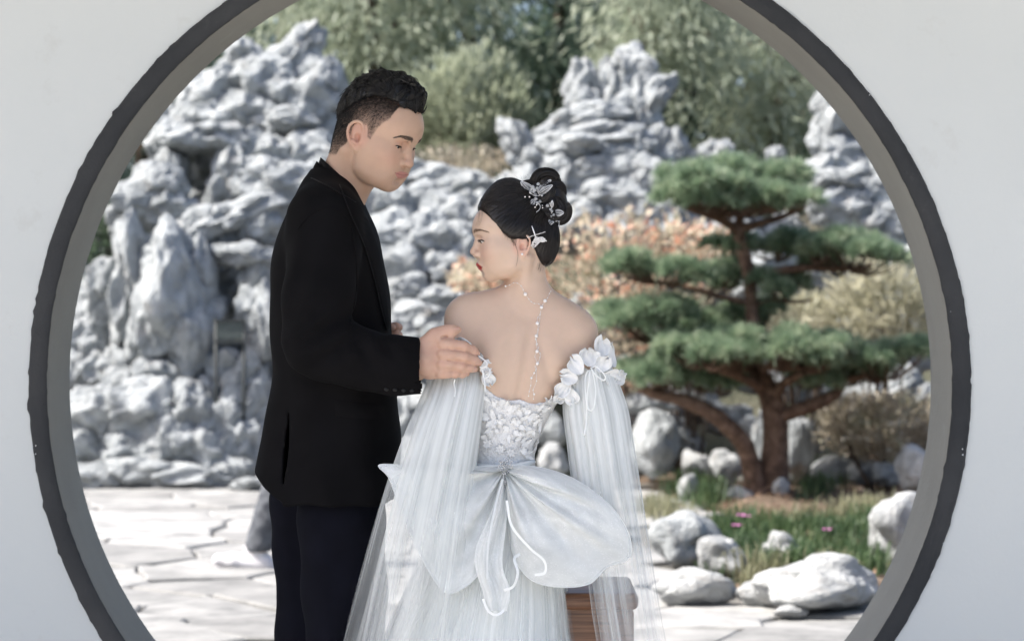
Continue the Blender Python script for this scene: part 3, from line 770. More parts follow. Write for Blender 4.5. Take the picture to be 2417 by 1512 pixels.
for k, a in enumerate(((1755, 455, 218, 78, 0.0, .55, 640), (1690, 470, 150, 48, -0.25, .40, 220), (1850, 470, 120, 44, -0.2, .35, 170), (2010, 605, 136, 58, 0.1, .42, 300), (1935, 600, 80, 38, 0.0, .3, 110), (1835, 592, 88, 36, .2, .32, 130), (1728, 592, 58, 26, .25, .25, 60),
                       (1558, 636, 122, 48, 0.0, .38, 230), (1700, 660, 86, 34, .25, .3, 110), (1850, 680, 84, 36, .2, .3, 110), (1560, 765, 156, 60, .2, .45, 300), (1700, 775, 90, 40, .35, .35, 120), (1800, 750, 80, 34, .35, .3, 90),
                       (1790, 830, 254, 58, -.15, .5, 560), (1660, 838, 128, 50, -.35, .35, 190), (1900, 840, 128, 50, -.3, .35, 190), (2085, 858, 120, 62, -.05, .42, 290), (1565, 880, 140, 50, .1, .4, 250), (1690, 900, 120, 36, .1, .35, 140), (1900, 890, 110, 36, .05, .35, 140), (1990, 880, 90, 40, .1, .3, 110))):
    px, py, rx, rz, dd, ry, n = a; needle_pad(px, py, rx * 1.04, rz, dd, ry, 200 + k, int(n * 1.25))

# ================================================================== scholar's rocks
def rock_mat(name, tint=(1, 1, 1), warm=0.25, lift=0.0, bump=0.75):
    m, nt, b = new_mat(name)
    tc = N(nt, 'ShaderNodeTexCoord'); oi = N(nt, 'ShaderNodeObjectInfo')
    cb = N(nt, 'ShaderNodeCombineXYZ'); ml = N(nt, 'ShaderNodeMath'); ml.operation = 'MULTIPLY'; ml.inputs[1].default_value = 91.0
    nt.links.new(oi.outputs['Random'], ml.inputs[0]); nt.links.new(ml.outputs[0], cb.inputs[0])
    ad = N(nt, 'ShaderNodeVectorMath'); ad.operation = 'ADD'; nt.links.new(tc.outputs['Object'], ad.inputs[0]); nt.links.new(cb.outputs[0], ad.inputs[1])
    n1 = N(nt, 'ShaderNodeTexNoise'); n1.inputs['Scale'].default_value = 1.5; n1.inputs['Detail'].default_value = 10; n1.inputs['Roughness'].default_value = 0.62; n1.inputs['Distortion'].default_value = 0.7
    n2 = N(nt, 'ShaderNodeTexNoise'); n2.inputs['Scale'].default_value = 5.5; n2.inputs['Detail'].default_value = 9; n2.inputs['Roughness'].default_value = 0.6
    n3 = N(nt, 'ShaderNodeTexNoise'); n3.inputs['Scale'].default_value = 1.1; n3.inputs['Detail'].default_value = 5
    for n in (n1, n2): nt.links.new(ad.outputs[0], n.inputs['Vector'])
    sc = N(nt, 'ShaderNodeVectorMath'); sc.operation = 'SCALE'; sc.inputs['Scale'].default_value = 1.7; nt.links.new(ad.outputs[0], sc.inputs[0]); nt.links.new(sc.outputs[0], n3.inputs['Vector'])
    T = np.array(tint); lf = lambda c: tuple(T * (np.array(c) * (1 - lift) + 0.66 * lift))
    r = ramp(nt, [(0.26, lf([0.17, 0.18, 0.185])), (0.42, lf([0.36, 0.372, 0.382])), (0.58, lf([0.55, 0.562, 0.57])), (0.78, lf([0.70, 0.705, 0.705]))])
    nt.links.new(n1.outputs['Fac'], r.inputs[0])
    rw = ramp(nt, [(0.58, 0.0), (0.76, warm)]); nt.links.new(n3.outputs['Fac'], rw.inputs[0])
    mx = N(nt, 'ShaderNodeMixRGB'); nt.links.new(rw.outputs[0], mx.inputs[0]); nt.links.new(r.outputs[0], mx.inputs[1]); mx.inputs[2].default_value = (0.30, 0.235, 0.18, 1)
    nt.links.new(mx.outputs[0], b.inputs['Base Color']); b.inputs['Roughness'].default_value = 0.85; b.inputs['Specular IOR Level'].default_value = 0.25
    bp = N(nt, 'ShaderNodeBump'); bp.inputs['Strength'].default_value = bump; bp.inputs['Distance'].default_value = 0.09
    nt.links.new(n2.outputs['Fac'], bp.inputs['Height']); nt.links.new(bp.outputs[0], b.inputs['Normal'])
    return m
M_ROCK = rock_mat('lake_stone', (0.80, 0.83, 0.835), 0.32, 0.06)
M_ROCK_W = rock_mat('white_stone', (0.80, 0.81, 0.805), 0.35, 0.25, 0.6)

def stone_mesh(seed, sub=5, mat=None, holes=0, name='stone', g=1.0):
    rs = random.Random(seed); nr = np.random.default_rng(seed)
    bm = bmesh.new(); bmesh.ops.create_icosphere(bm, subdivisions=sub, radius=1.0)
    off = Vector((rs.uniform(-50, 50), rs.uniform(-50, 50), rs.uniform(-50, 50)))
    pits = [(Vector(nr.normal(0, 1, 3)).normalized(), rs.uniform(0.14, 0.40), rs.uniform(0.10, 0.34)) for _ in range(8)]
    pits += [(Vector((nr.normal(0, .5), -1, nr.normal(0, .5))).normalized(), rs.uniform(0.06, 0.11), rs.uniform(0.25, 0.4)) for _ in range(holes)]
    knobs = [(Vector(nr.normal(0, 1, 3)).normalized(), rs.uniform(0.25, 0.45), rs.uniform(0.12, 0.40)) for _ in range(4)]
    ax = Vector((1.0, 1.0, rs.uniform(0.6, 0.95)))
    for v in bm.verts:
        p = v.co.normalized()
        pw = Vector((p.x * ax.x, p.y * ax.y, p.z * ax.z))
        w = pw + 0.35 * mnoise.noise_vector(pw * 1.3 + off)
        c1 = mnoise.voronoi(w * 1.35 + off)[0]; c2 = mnoise.voronoi(w * 3.1 + off * 0.7)[0]
        r = 0.88 + 0.30 * mnoise.noise(pw * 1.0 + off) + g * 0.46 * (c1[0] - 0.42) + g * 0.20 * (c2[0] - 0.42) + g * 0.06 * mnoise.noise(pw * 7 + off) + g * 0.03 * mnoise.noise(pw * 16 + off)
        if c1[1] - c1[0] < 0.10: r += g * 0.05 * (1 - (c1[1] - c1[0]) / 0.10)
        for d, a, h in pits:
            t = p.angle(d) / a
            if t < 2.4: r -= (h if a < 0.12 else h * g) * math.exp(-t * t)
        for d, a, h in knobs:
            t = p.angle(d) / a
            if t < 2.4: r += h * math.exp(-t * t)
        v.co = p * max(r, 0.3)
    me = bpy.data.meshes.new(name); bm.to_mesh(me); bm.free()
    me.polygons.foreach_set('use_smooth', [True] * len(me.polygons)); me.materials.append(mat or M_ROCK)
    return me
VAR = [stone_mesh(300 + k) for k in range(14)]
rr = random.Random(77)
def stone_at(parent, px, py, rx, ry, depth, rot=0.0, k=None, name='stone', thick=None, me=None, grow=1.0):
    c = P(px, py, depth); s = depth / FPX
    o = bpy.data.objects.new(name, me or VAR[rr.randrange(14) if k is None else k]); COL.objects.link(o)
    th = thick if thick else max(min(rx, ry) * 1.05, 0.7 * max(rx, ry))
    o.scale = (rx * s * grow, th * s * grow, ry * s * grow)
    # the stone's own random spin is baked as an axis swap so the measured outline still holds
    o.rotation_euler = (0, -R_(rot), rr.choice((0, math.pi)) + rr.uniform(-.25, .25))
    o.location = c - (parent.location if parent else Vector((0, 0, 0)))
    if parent: o.parent = parent
    return o
def rockery(px, base_py, depth, label, stones, fill=()):
    root = empty('rockery', (P(px, CY, depth).x, depth, 0), label=label, cat='rockery')
    for s in stones:
        q = list(s) + [0] * (6 - len(s)); stone_at(root, q[0], q[1], q[2], q[3], q[4] or depth, q[5], grow=1.22)
    for (x0, x1, y0, y1, d0, d1, n, r0, r1) in fill:
        for _ in range(n):
            t = rr.random(); py = y0 + (y1 - y0) * t
            r = rr.uniform(r0, r1); stone_at(root, rr.uniform(x0, x1), py, r, r * rr.uniform(0.6, 1.1), d1 + (d0 - d1) * t)
    return root
rockery(430, 1140, 17.2, 'tall grey-white rockery of piled lake stones with a dark cave, left of the man', [
    (576, 122, 34, 34, 18.6), (716, 108, 34, 58, 18.6, -35), (690, 165, 60, 46, 18.6), (765, 182, 40, 46, 18.5), (600, 190, 62, 52, 18.6), (655, 215, 60, 60, 18.5), (530, 205, 48, 50, 18.6), (470, 240, 50, 46, 18.6), (725, 240, 62, 52, 18.4),
    (585, 265, 62, 50, 18.4), (655, 290, 60, 44, 18.3), (515, 280, 56, 44, 18.4), (445, 295, 46, 42, 18.5), (395, 285, 34, 40, 18.6), (760, 290, 42, 50, 18.4),
    (690, 283, 55, 24, 18.1, -14), (490, 325, 88, 34, 18.0), (400, 350, 50, 52, 18.3), (575, 345, 50, 46, 18.1), (640, 360, 52, 42, 18.0), (720, 360, 62, 44, 18.0), (770, 400, 40, 60, 18.0),
    (560, 400, 46, 62, 17.9), (620, 430, 60, 48, 17.8), (700, 440, 66, 44, 17.8), (405, 415, 34, 56, 18.0), (530, 455, 38, 44, 17.9), (620, 490, 60, 34, 17.7),
    (375, 425, 52, 38, 17.6), (330, 470, 58, 40, 17.6), (400, 490, 56, 48, 17.6), (300, 520, 36, 40, 17.7), (440, 560, 60, 36, 17.5), (545, 512, 92, 34, 17.3, 20), (480, 545, 60, 46, 17.3), (612, 535, 46, 40, 17.3), (585, 600, 62, 25, 17.1), (575, 560, 60, 26, 17.4),
    (325, 615, 34, 92, 17.1, 6), (410, 660, 62, 105, 16.9, 12), (365, 740, 48, 100, 16.9, 8), (470, 650, 36, 80, 17.1), (298, 720, 32, 100, 17.2), (245, 690, 36, 62, 17.4), (240, 760, 36, 50, 17.4), (205, 810, 40, 44, 17.3), (470, 760, 44, 80, 17.0), (445, 820, 46, 80, 16.9),
    (600, 670, 36, 60, 17.2), (620, 760, 34, 80, 17.0), (590, 735, 32, 34, 17.0), (540, 690, 40, 44, 17.5), (180, 880, 34, 46, 17.2), (225, 880, 40, 44, 17.2), (290, 855, 44, 36, 17.1), (375, 880, 52, 34, 16.8, 12), (300, 905, 50, 40, 16.9),
    (240, 975, 84, 62, 16.7), (345, 975, 78, 66, 16.6), (430, 960, 46, 48, 16.5), (490, 950, 40, 50, 16.8), (520, 870, 52, 40, 16.9), (585, 880, 46, 44, 16.9), (550, 960, 56, 52, 16.8), (610, 960, 36, 60, 16.8), (490, 1010, 50, 56, 16.6),
    (215, 1060, 60, 54, 16.7), (300, 1060, 80, 56, 16.6), (400, 1050, 66, 60, 16.5), (480, 1080, 60, 52, 16.5), (560, 1050, 56, 60, 16.6), (615, 1060, 36, 56, 16.7), (235, 1125, 66, 30, 16.4), (340, 1118, 76, 34, 16.4), (450, 1125, 84, 26, 16.3), (540, 1118, 50, 32, 16.4), (600, 1140, 40, 14, 16.0)],
    [(200, 640, 620, 1100, 17.4, 17.9, 34, 40, 70), (400, 780, 180, 420, 18.8, 19.2, 22, 46, 70), (440, 500, 390, 470, 19.0, 19.1, 4, 60, 70), (200, 420, 420, 640, 18.1, 18.4, 14, 40, 60), (500, 650, 560, 860, 17.6, 18.1, 22, 36, 56), (-320, 190, 560, 1090, 17.0, 18.4, 34, 50, 85), (560, 790, 460, 640, 18.0, 18.3, 12, 40, 60), (640, 860, 620, 1120, 17.0, 17.9, 26, 45, 75)])
rockery(1020, 1100, 17.6, 'low shadowed bank of grey lake stones between the man and the bride', [
    (905, 420, 52, 34, 18.4), (970, 412, 56, 30, 18.5), (1040, 430, 60, 34, 18.4), (1110, 440, 56, 40, 18.3), (915, 480, 56, 40, 18.0), (990, 480, 60, 40, 18.1), (1065, 500, 62, 44, 18.0), (1130, 510, 46, 50, 18.0),
    (930, 550, 58, 46, 17.8), (1010, 560, 60, 52, 17.8), (1085, 580, 54, 46, 17.8), (950, 625, 60, 44, 17.6), (1040, 635, 62, 38, 17.6), (1110, 640, 44, 40, 17.7), (960, 690, 58, 36, 17.4), (1030, 705, 60, 34, 17.4), (985, 760, 70, 40, 17.2), (940, 800, 50, 44, 17.1), (1030, 800, 56, 40, 17.1),
    (960, 880, 46, 56, 16.9), (1000, 960, 60, 50, 16.7), (1060, 900, 50, 60, 16.8), (960, 1010, 40, 60, 16.6), (1080, 1010, 60, 60, 16.5), (1010, 1080, 70, 50, 16.3), (1180, 980, 60, 70, 16.6), (1180, 820, 60, 70, 17.2), (1180, 640, 60, 70, 17.8)],
    [(880, 1220, 440, 1060, 17.9, 18.6, 34, 45, 75)])
rockery(1420, 900, 18.2, 'middle rockery peak of stacked flat stones with an overhanging crown, right of the bride\'s hair', [
    (1378, 192, 34, 44, 18.6), (1378, 238, 32, 34, 18.5), (1488, 160, 44, 46, 18.6, 20), (1452, 205, 44, 56, 18.6), (1430, 170, 14, 30, 18.7), (1500, 225, 38, 46, 18.5), (1545, 235, 26, 60, 18.4, -35), (1520, 290, 40, 54, 18.4), (1470, 270, 46, 40, 18.4),
    (1405, 278, 76, 30, 18.2), (1420, 322, 80, 26, 18.1, -6), (1325, 300, 44, 30, 18.2, 25), (1292, 325, 32, 30, 18.2), (1345, 352, 76, 32, 18.0), (1435, 362, 56, 36, 18.0), (1218, 335, 34, 48, 18.0, -30), (1245, 372, 38, 34, 18.0), (1500, 355, 46, 44, 18.1), (1560, 355, 34, 46, 18.2), (1600, 360, 22, 42, 18.2),
    (1640, 375, 24, 22, 18.2), (1690, 364, 36, 32, 18.1), (1830, 374, 22, 22, 18.2), (1862, 392, 18, 14, 18.2), (1390, 410, 62, 36, 17.9), (1320, 410, 50, 40, 17.9), (1465, 420, 54, 40, 17.9), (1530, 425, 52, 44, 17.9), (1260, 430, 50, 40, 17.9), (1410, 465, 70, 36, 17.8), (1490, 485, 66, 40, 17.8), (1580, 450, 44, 50, 18.0),
    (1380, 520, 60, 40, 17.7), (1470, 545, 70, 40, 17.7), (1570, 530, 60, 50, 17.8), (1640, 440, 50, 44, 18.1), (1700, 430, 50, 40, 18.2), (1660, 530, 60, 50, 17.9), (1740, 560, 50, 40, 17.9), (1820, 620, 60, 40, 17.8), (1800, 700, 60, 40, 17.7)],
    [(1240, 1900, 480, 900, 17.9, 18.4, 30, 45, 75), (1480, 2200, 860, 1060, 16.9, 17.5, 34, 34, 62)])
rockery(2020, 900, 18.3, 'right-hand rockery peak, a slender eroded stone on a pile beside the gate edge', [
    (1962, 235, 30, 42, 18.4, 8), (1972, 300, 44, 50, 18.4), (1955, 335, 40, 34, 18.4), (1985, 355, 46, 34, 18.3), (1955, 395, 46, 38, 18.2), (2010, 410, 50, 40, 18.2), (2040, 365, 26, 26, 18.3), (2060, 400, 40, 46, 18.3), (1965, 425, 62, 22, 18.0), (2030, 460, 60, 38, 18.1), (2090, 470, 46, 52, 18.2), (1985, 490, 62, 40, 18.0),
    (2060, 520, 60, 40, 18.0), (2120, 540, 50, 54, 18.1), (2150, 640, 46, 54, 17.8), (2165, 720, 40, 60, 17.6), (2100, 600, 60, 44, 18.0), (2180, 560, 40, 60, 18.2), (1930, 650, 60, 30, 17.7), (2020, 690, 50, 40, 17.7)],
    [(1920, 2220, 560, 900, 17.9, 18.5, 22, 45, 70)])

# loose stones and boulders of the bed, each a thing of its own
def boulder(px, py, rx, ry, depth, label, seed, rot=0, holes=0, mat=None, thick=None):
    me = stone_mesh(seed, 5 if holes else 4, mat or M_ROCK_W, holes, 'boulder', 0.55)
    if depth < 13: depth = FPX * (CAM_Z - 0.03) / (py + 0.80 * ry - CY) + 0.25 * rx * 10 / FPX
    o = stone_at(None, px, py, rx, ry, depth, rot, me=me, name='boulder', thick=thick, grow=1.04)
    setp(o, label, 'boulder'); return o
boulder(1612, 1275, 80, 66, 11.6, 'grey sloping slab of rock just right of the hanging sleeve', 401, -22, mat=M_ROCK)
boulder(1702, 1312, 62, 50, 10.9, 'pointed white boulder leaning on the grey slab', 402, 20)
boulder(1640, 1385, 92, 48, 10.3, 'broad white boulder lying low at the corner of the paving', 403)
boulder(1925, 1385, 152, 66, 10.0, 'large white boulder pitted with dark holes at the edge of the bed', 404, 0, holes=9, thick=110)
boulder(1845, 1296, 46, 34, 11.2, 'small peaked stone on top of the pitted boulder\'s ridge', 405)
boulder(1790, 1400, 56, 34, 10.0, 'smooth white stone wedged between the broad and the pitted boulder', 406)
boulder(1868, 1441, 40, 15, 9.75, 'thin flat stone lying on the paving before the pitted boulder', 407)
boulder(2118, 1246, 74, 84, 12.4, 'tall white boulder with a crack standing against the gate edge', 408, 12, thick=70)
boulder(2165, 1112, 48, 52, 15.0, 'white rounded boulder behind the cracked one at the gate edge', 409)
boulder(1878, 1052, 40, 92, 16.3, 'tall upright stone standing right behind the pine trunk', 410, mat=M_ROCK)
boulder(1795, 1060, 30, 80, 16.4, 'narrow upright stone seen between the pine\'s two trunks', 411, mat=M_ROCK)
boulder(1712, 1106, 38, 44, 15.9, 'egg-shaped white stone left of the pine\'s leaning trunk', 412)
boulder(1645, 1102, 38, 44, 16.1, 'blunt grey-white stone next to the egg-shaped one', 413)
boulder(1550, 1042, 64, 76, 15.8, 'big weathered grey boulder seen beside the sleeve under the pine\'s left bough', 414, mat=M_ROCK)
boulder(1626, 1152, 24, 30, 15.1, 'small pointed white stone in front of the blunt one', 415)
boulder(1738, 1168, 46, 18, 15.0, 'flat white stone at the foot of the leaning trunk', 416)
boulder(1845, 1150, 20, 24, 15.0, 'little white stone pressed to the right side of the trunk foot', 417)
boulder(1965, 1105, 56, 36, 16.0, 'low grey heap-like stone right of the upright stone', 418, mat=M_ROCK)
boulder(2040, 1112, 40, 32, 15.9, 'grey stone between the low heap-like stone and the rounded boulder', 419, mat=M_ROCK)
boulder(2095, 1120, 34, 30, 15.7, 'small grey stone beside the white rounded boulder', 420, mat=M_ROCK)
boulder(1304, 1080, 34, 38, 15.3, 'white stone seen in the gap between bow and right sleeve', 421)
boulder(1300, 1010, 40, 44, 16.2, 'shaded grey stone above the white one in the sleeve gap', 422, mat=M_ROCK)
boulder(1520, 955, 66, 24, 16.4, 'flat-topped grey stone under the tip of the pine\'s left bough', 423, mat=M_ROCK)
boulder(2020, 1046, 34, 24, 16.3, 'pale stone half hidden in the dry brown shrub', 424)

# small sign among the rocks
M_SIGN = noise_mat('sign_green', [(0.3, (0.055, 0.070, 0.068)), (0.7, (0.085, 0.10, 0.095))], 20, rough=0.5)
M_SIGNF = noise_mat('sign_frame', [(0.3, (0.03, 0.035, 0.036)), (0.7, (0.045, 0.05, 0.05))], 20, rough=0.5)
sg0 = P(543, 800, 16.6); sign = empty('sign', (sg0.x, 16.6, 0), label='small dark green notice board on posts among the left-hand rocks', cat='sign')
s_ = 16.6 / FPX
mb = MB(); mb.box((0, 0, P(0, 780, 16.6).z), (30 * s_, 0.012, 20 * s_)); mb.build('panel', M_SIGN, sign, False)
mb = MB()
for py in (757, 806):
    mb = MB(); mb.box((0, -0.004, P(0, py, 16.6).z), (35 * s_, 0.018, 4 * s_)); mb.build('frame_rail', M_SIGNF, sign, False)
for dx in (-33, 33):
    mb = MB(); mb.tube([(dx * s_, 0, -0.02), (dx * s_, 0, P(0, 752, 16.6).z)], 0.014, 8); mb.build('post', M_SIGNF, sign)

# ================================================================== people: shared pieces
def skin_mat(name, rough=0.45):
    m, nt, b = new_mat(name)
    at = N(nt, 'ShaderNodeVertexColor'); at.layer_name = 'Col'
    tc = N(nt, 'ShaderNodeTexCoord')
    nz = N(nt, 'ShaderNodeTexNoise'); nz.inputs['Scale'].default_value = 55; nz.inputs['Detail'].default_value = 5
    nt.links.new(tc.outputs['Object'], nz.inputs['Vector'])
    r = ramp(nt, [(0.3, 0.975), (0.7, 1.02)]); nt.links.new(nz.outputs['Fac'], r.inputs[0])
    mx = N(nt, 'ShaderNodeMixRGB'); mx.blend_type = 'MULTIPLY'; mx.inputs[0].default_value = 1.0
    nt.links.new(at.outputs[0], mx.inputs[1]); nt.links.new(r.outputs[0], mx.inputs[2])
    nt.links.new(mx.outputs[0], b.inputs['Base Color'])
    b.inputs['Roughness'].default_value = rough
    b.inputs['Specular IOR Level'].default_value = 0.35
    b.inputs['Subsurface Weight'].default_value = 0.12
    b.inputs['Subsurface Radius'].default_value = (0.010, 0.004, 0.002)
    b.inputs['Subsurface Scale'].default_value = 0.6
    n2 = N(nt, 'ShaderNodeTexNoise'); n2.inputs['Scale'].default_value = 900; n2.inputs['Detail'].default_value = 3
    nt.links.new(tc.outputs['Object'], n2.inputs['Vector'])
    bp = N(nt, 'ShaderNodeBump'); bp.inputs['Strength'].default_value = 0.12; bp.inputs['Distance'].default_value = 0.001
    nt.links.new(n2.outputs['Fac'], bp.inputs['Height']); nt.links.new(bp.outputs[0], b.inputs['Normal'])
    return m

def attr_mat(name, rough=0.3, spec=0.5):
    m, nt, b = new_mat(name)
    at = N(nt, 'ShaderNodeVertexColor'); at.layer_name = 'Col'
    nt.links.new(at.outputs[0], b.inputs['Base Color'])
    b.inputs['Roughness'].default_value = rough; b.inputs['Specular IOR Level'].default_value = spec
    return m

M_SKIN_M = skin_mat('skin_groom', 0.48)
M_SKIN_F = skin_mat('skin_bride', 0.42)
M_EYE = attr_mat('eye_gloss', 0.12, 0.6)
def hair_mat(name, c1, c2, rough=0.34):
    m, nt, b = new_mat(name)
    tc = N(nt, 'ShaderNodeTexCoord')
    nz = N(nt, 'ShaderNodeTexNoise'); nz.inputs['Scale'].default_value = 60; nz.inputs['Detail'].default_value = 4
    nt.links.new(tc.outputs['Object'], nz.inputs['Vector'])
    r = ramp(nt, [(0.3, c1), (0.75, c2)]); nt.links.new(nz.outputs['Fac'], r.inputs[0])
    nt.links.new(r.outputs[0], b.inputs['Base Color'])
    b.inputs['Roughness'].default_value = rough; b.inputs['Specular IOR Level'].default_value = 0.42
    return m
M_HAIR_M = hair_mat('hair_black', (0.004, 0.004, 0.0045), (0.012, 0.010, 0.009), 0.36)
M_HAIR_F = hair_mat('hair_dark', (0.005, 0.004, 0.004), (0.016, 0.011, 0.009), 0.36)
M_BROW = hair_mat('brow_hair', (0.10, 0.072, 0.056), (0.16, 0.118, 0.092), 0.6)
M_BROW_F = hair_mat('brow_soft', (0.24, 0.16, 0.115), (0.32, 0.22, 0.16), 0.8)
M_LASH = hair_mat('lash', (0.008, 0.006, 0.005), (0.012, 0.01, 0.009), 0.5)

class Frame:
    def __init__(self, C, face_sign, yaw, pitch, roll=0.0):
        """face_sign +1 faces +x, -1 faces -x; yaw turns the face to -y; pitch tips it down"""
        F0 = Vector((face_sign * math.cos(yaw), -math.sin(yaw), 0)); U0 = Vector((0, 0, 1))
        self.F = (F0 * math.cos(pitch) - U0 * math.sin(pitch)).normalized()
        self.U = (U0 * math.cos(pitch) + F0 * math.sin(pitch)).normalized()
        self.L = self.U.cross(self.F)
        if roll:
            q = Matrix.Rotation(roll, 3, self.F); self.U = q @ self.U; self.L = q @ self.L
        self.C = Vector(C)
        self.M = np.array([[self.F[i], self.L[i], self.U[i]] for i in range(3)])
        self.c = np.array(C)
    def __call__(self, f, l, z): return self.c + self.M @ np.array([f, l, z], float)
    def local(self, V): return (np.asarray(V) - self.c) @ self.M

def build_head(fd, fr, K):
    """blends a head into the field; K holds the measured landmarks in metres (forward, side, up)"""
    W = fr; M = fr.M
    def ell(c, r, k=0.01, op='u', m=None): fd.ell(W(*c), r, k, op, M if m is None else M @ m)
    def cone(a, b, ra, rb, k=0.01, op='u'): fd.cone(W(*a), W(*b), ra, rb, k, op)
    s = K['s']; w = K['w']
    ff, fz = K['fore']; bk = K['back']; vt = K['vertex']
    zc = fz * 0.80
    ell(((ff + bk) / 2, 0, zc), ((ff - bk) / 2, w, vt - zc), 0.01)
    # occiput / base of skull
    ell((bk * 0.40, 0, zc - 0.040 * s), (0.040 * s, w * 0.78, 0.050 * s), 0.035 * s)
    # forehead breadth
    ell((ff - 0.060 * s, 0, fz - 0.008 * s), (0.060 * s, w * 0.86, 0.050 * s), 0.02 * s)
    # mid face
    nf, nz = K['nas']; sf, sz = K['sub']; cf, cz = K['chinf']; bf, bz = K['chinb']
    ell((sf - 0.055 * s - 0.003 * s, 0, (nz + sz) / 2 - 0.012 * s), (0.055 * s, w * 0.84, 0.062 * s), 0.02 * s)
    # mouth barrel
    uf, uz = K['ul']; lf, lz = K['ll']
    ell((uf - 0.0335 * s, 0, (uz + lz) / 2 + 0.002 * s), (0.030 * s, 0.030 * s, 0.026 * s), 0.015 * s)
    # jaw
    jw = K.get('jw', 0.9) * w
    jz = K.get('jz', bz * 0.60)
    chin = (cf - 0.017 * s, 0, bz + 0.0175 * s)
    cw = K.get('cw', 0.012) * s
    for sg in (-1, 1):
        ch = (chin[0], sg * cw, chin[2])
        ang = (K['jf'], sg * (jw - 0.017 * s), jz)
        cone(ch, ang, 0.0165 * s, 0.017 * s, 0.022 * s)
        cone(ang, (K['ear'][0] + 0.004 * s, sg * (w - 0.020 * s), K['ear'][2] - 0.002), 0.017 * s, 0.020 * s, 0.02 * s)
        mid = ((ch[0] + ang[0]) / 2 - 0.002 * s, sg * (cw + jw) * K.get('chk', 0.46), (chin[2] + jz) / 2 + 0.024 * s)
        ell(mid, (0.040 * s, 0.020 * s, 0.040 * s), 0.035 * s)            # cheek filling
        ell((K['eye'][0] - 0.038 * s, sg * (w - 0.030 * s), K['eye'][2] - 0.022 * s), (0.026 * s, 0.022 * s, 0.022 * s), 0.03 * s)  # cheekbone
    ell((chin[0], 0, chin[2]), (0.0168 * s, 0.019 * s, 0.0168 * s), 0.012 * s)
    # brow ridge
    bi, bo = K['brow_in'], K['brow_out']
    for sg in (-1, 1):
        cone((bi[0] - 0.0125 * s, sg * bi[1], bi[2] - 0.003 * s), (bo[0] - 0.010 * s, sg * (bo[1] - 0.004 * s), bo[2] - 0.004 * s), 0.010 * s, 0.008 * s, 0.012 * s)
    # eye sockets and lids
    ef, el, ez = K['eye']
    for sg in (-1, 1):
        ell((ef + 0.009 * s, sg * (el + 0.001 * s), ez - 0.001 * s), (0.008 * s, 0.017 * s, 0.0115 * s), 0.010 * s, 's')
        ell((ef + 0.006 * s, sg * (el - 0.013 * s), ez + 0.003 * s), (0.009 * s, 0.007 * s, 0.010 * s), 0.008 * s, 's')
        ell((ef - K['er'] + 0.0022, sg * el, ez - 0.001 * s), (K['er'], K['er'] * 1.15, K['er'] * 0.98), 0.0045 * s)
    # nose
    tf, tz = K['tip']; af, al, az = K['ala']
    nr = K.get('nr', 0.0098) * s
    cone((nf - 0.0095 * s, 0, nz), ((nf + tf) / 2 - 0.0105 * s, 0, (nz + tz) / 2 + 0.002 * s), 0.0078 * s, 0.0088 * s, 0.010 * s)
    cone(((nf + tf) / 2 - 0.0105 * s, 0, (nz + tz) / 2 + 0.002 * s), (tf - nr, 0, tz + 0.001 * s), 0.0088 * s, nr, 0.006 * s)
    cone((tf - nr - 0.001 * s, 0, tz - 0.003 * s), (sf - 0.002 * s, 0, sz + 0.003 * s), nr * 0.72, 0.0055 * s, 0.005 * s)
    for sg in (-1, 1):
        ell((af, sg * (al - 0.0062 * s), az), (0.0108 * s, 0.0082 * s, 0.0086 * s), 0.0035 * s)
        cone((af + 0.002 * s, sg * (al - 0.006 * s), az), (tf - nr, sg * 0.003 * s, tz - 0.002 * s), 0.0062 * s, nr * 0.8, 0.006 * s)
        ell((af + 0.006 * s, sg * (al - 0.0095 * s), az - 0.0085 * s), (0.0062 * s, 0.0032 * s, 0.0042 * s), 0.002 * s, 's')   # nostril
        ell((af - 0.0105 * s, sg * (al + 0.002 * s), az - 0.001 * s), (0.0042 * s, 0.0050 * s, 0.0090 * s), 0.004 * s, 's')    # crease behind the wing
    # philtrum
    cone((sf + 0.0015 * s, 0, sz - 0.003 * s), (uf + 0.001 * s, 0, uz + 0.005 * s), 0.0018 * s, 0.0022 * s, 0.004 * s, 's')
    # groove under the nose
    cone((sf + 0.0045 * s, -0.007 * s, sz - 0.0035 * s), (sf + 0.0045 * s, 0.007 * s, sz - 0.0035 * s), 0.0042 * s, 0.0042 * s, 0.006 * s, 's')
    # lips: the corners sit on the face's own surface
    ml, mz = K['mc'][1], K['mc'][2]
    ff_ = np.linspace(0.13, 0.02, 240)
    sv = fd.sample(np.array([W(a, ml, mz) for a in ff_]))
    K['mc'] = (ff_[np.argmax(sv < 0)], ml, mz)
    mf, ml, mz = K['mc']; tf_, tz_ = K['st']
    for sg in (-1, 1):
        cone((mf - 0.001 * s, sg * ml, mz), (uf - 0.0075 * s, sg * 0.010 * s, uz - 0.0030 * s), 0.0012 * s, 0.0050 * s, 0.006 * s)
        cone((uf - 0.0075 * s, sg * 0.010 * s, uz - 0.0030 * s), (uf - 0.0062 * s, sg * 0.003 * s, uz - 0.0020 * s), 0.0052 * s, 0.0060 * s, 0.004 * s)
        cone((mf - 0.001 * s, sg * (ml - 0.002 * s), mz - 0.0015 * s), (lf - 0.0082 * s, sg * 0.008 * s, lz + 0.0005 * s), 0.0012 * s, 0.0064 * s, 0.006 * s)
    cone((lf - 0.0082 * s, -0.008 * s, lz + 0.0005 * s), (lf - 0.0082 * s, 0.008 * s, lz + 0.0005 * s), 0.0066 * s, 0.0066 * s, 0.004 * s)
    for sg in (-1, 1):
        cone((mf + 0.003 * s, sg * (ml + 0.001 * s), mz), (tf_ + 0.0015 * s, 0, tz_), 0.0007 * s, 0.0009 * s, 0.002 * s, 's')
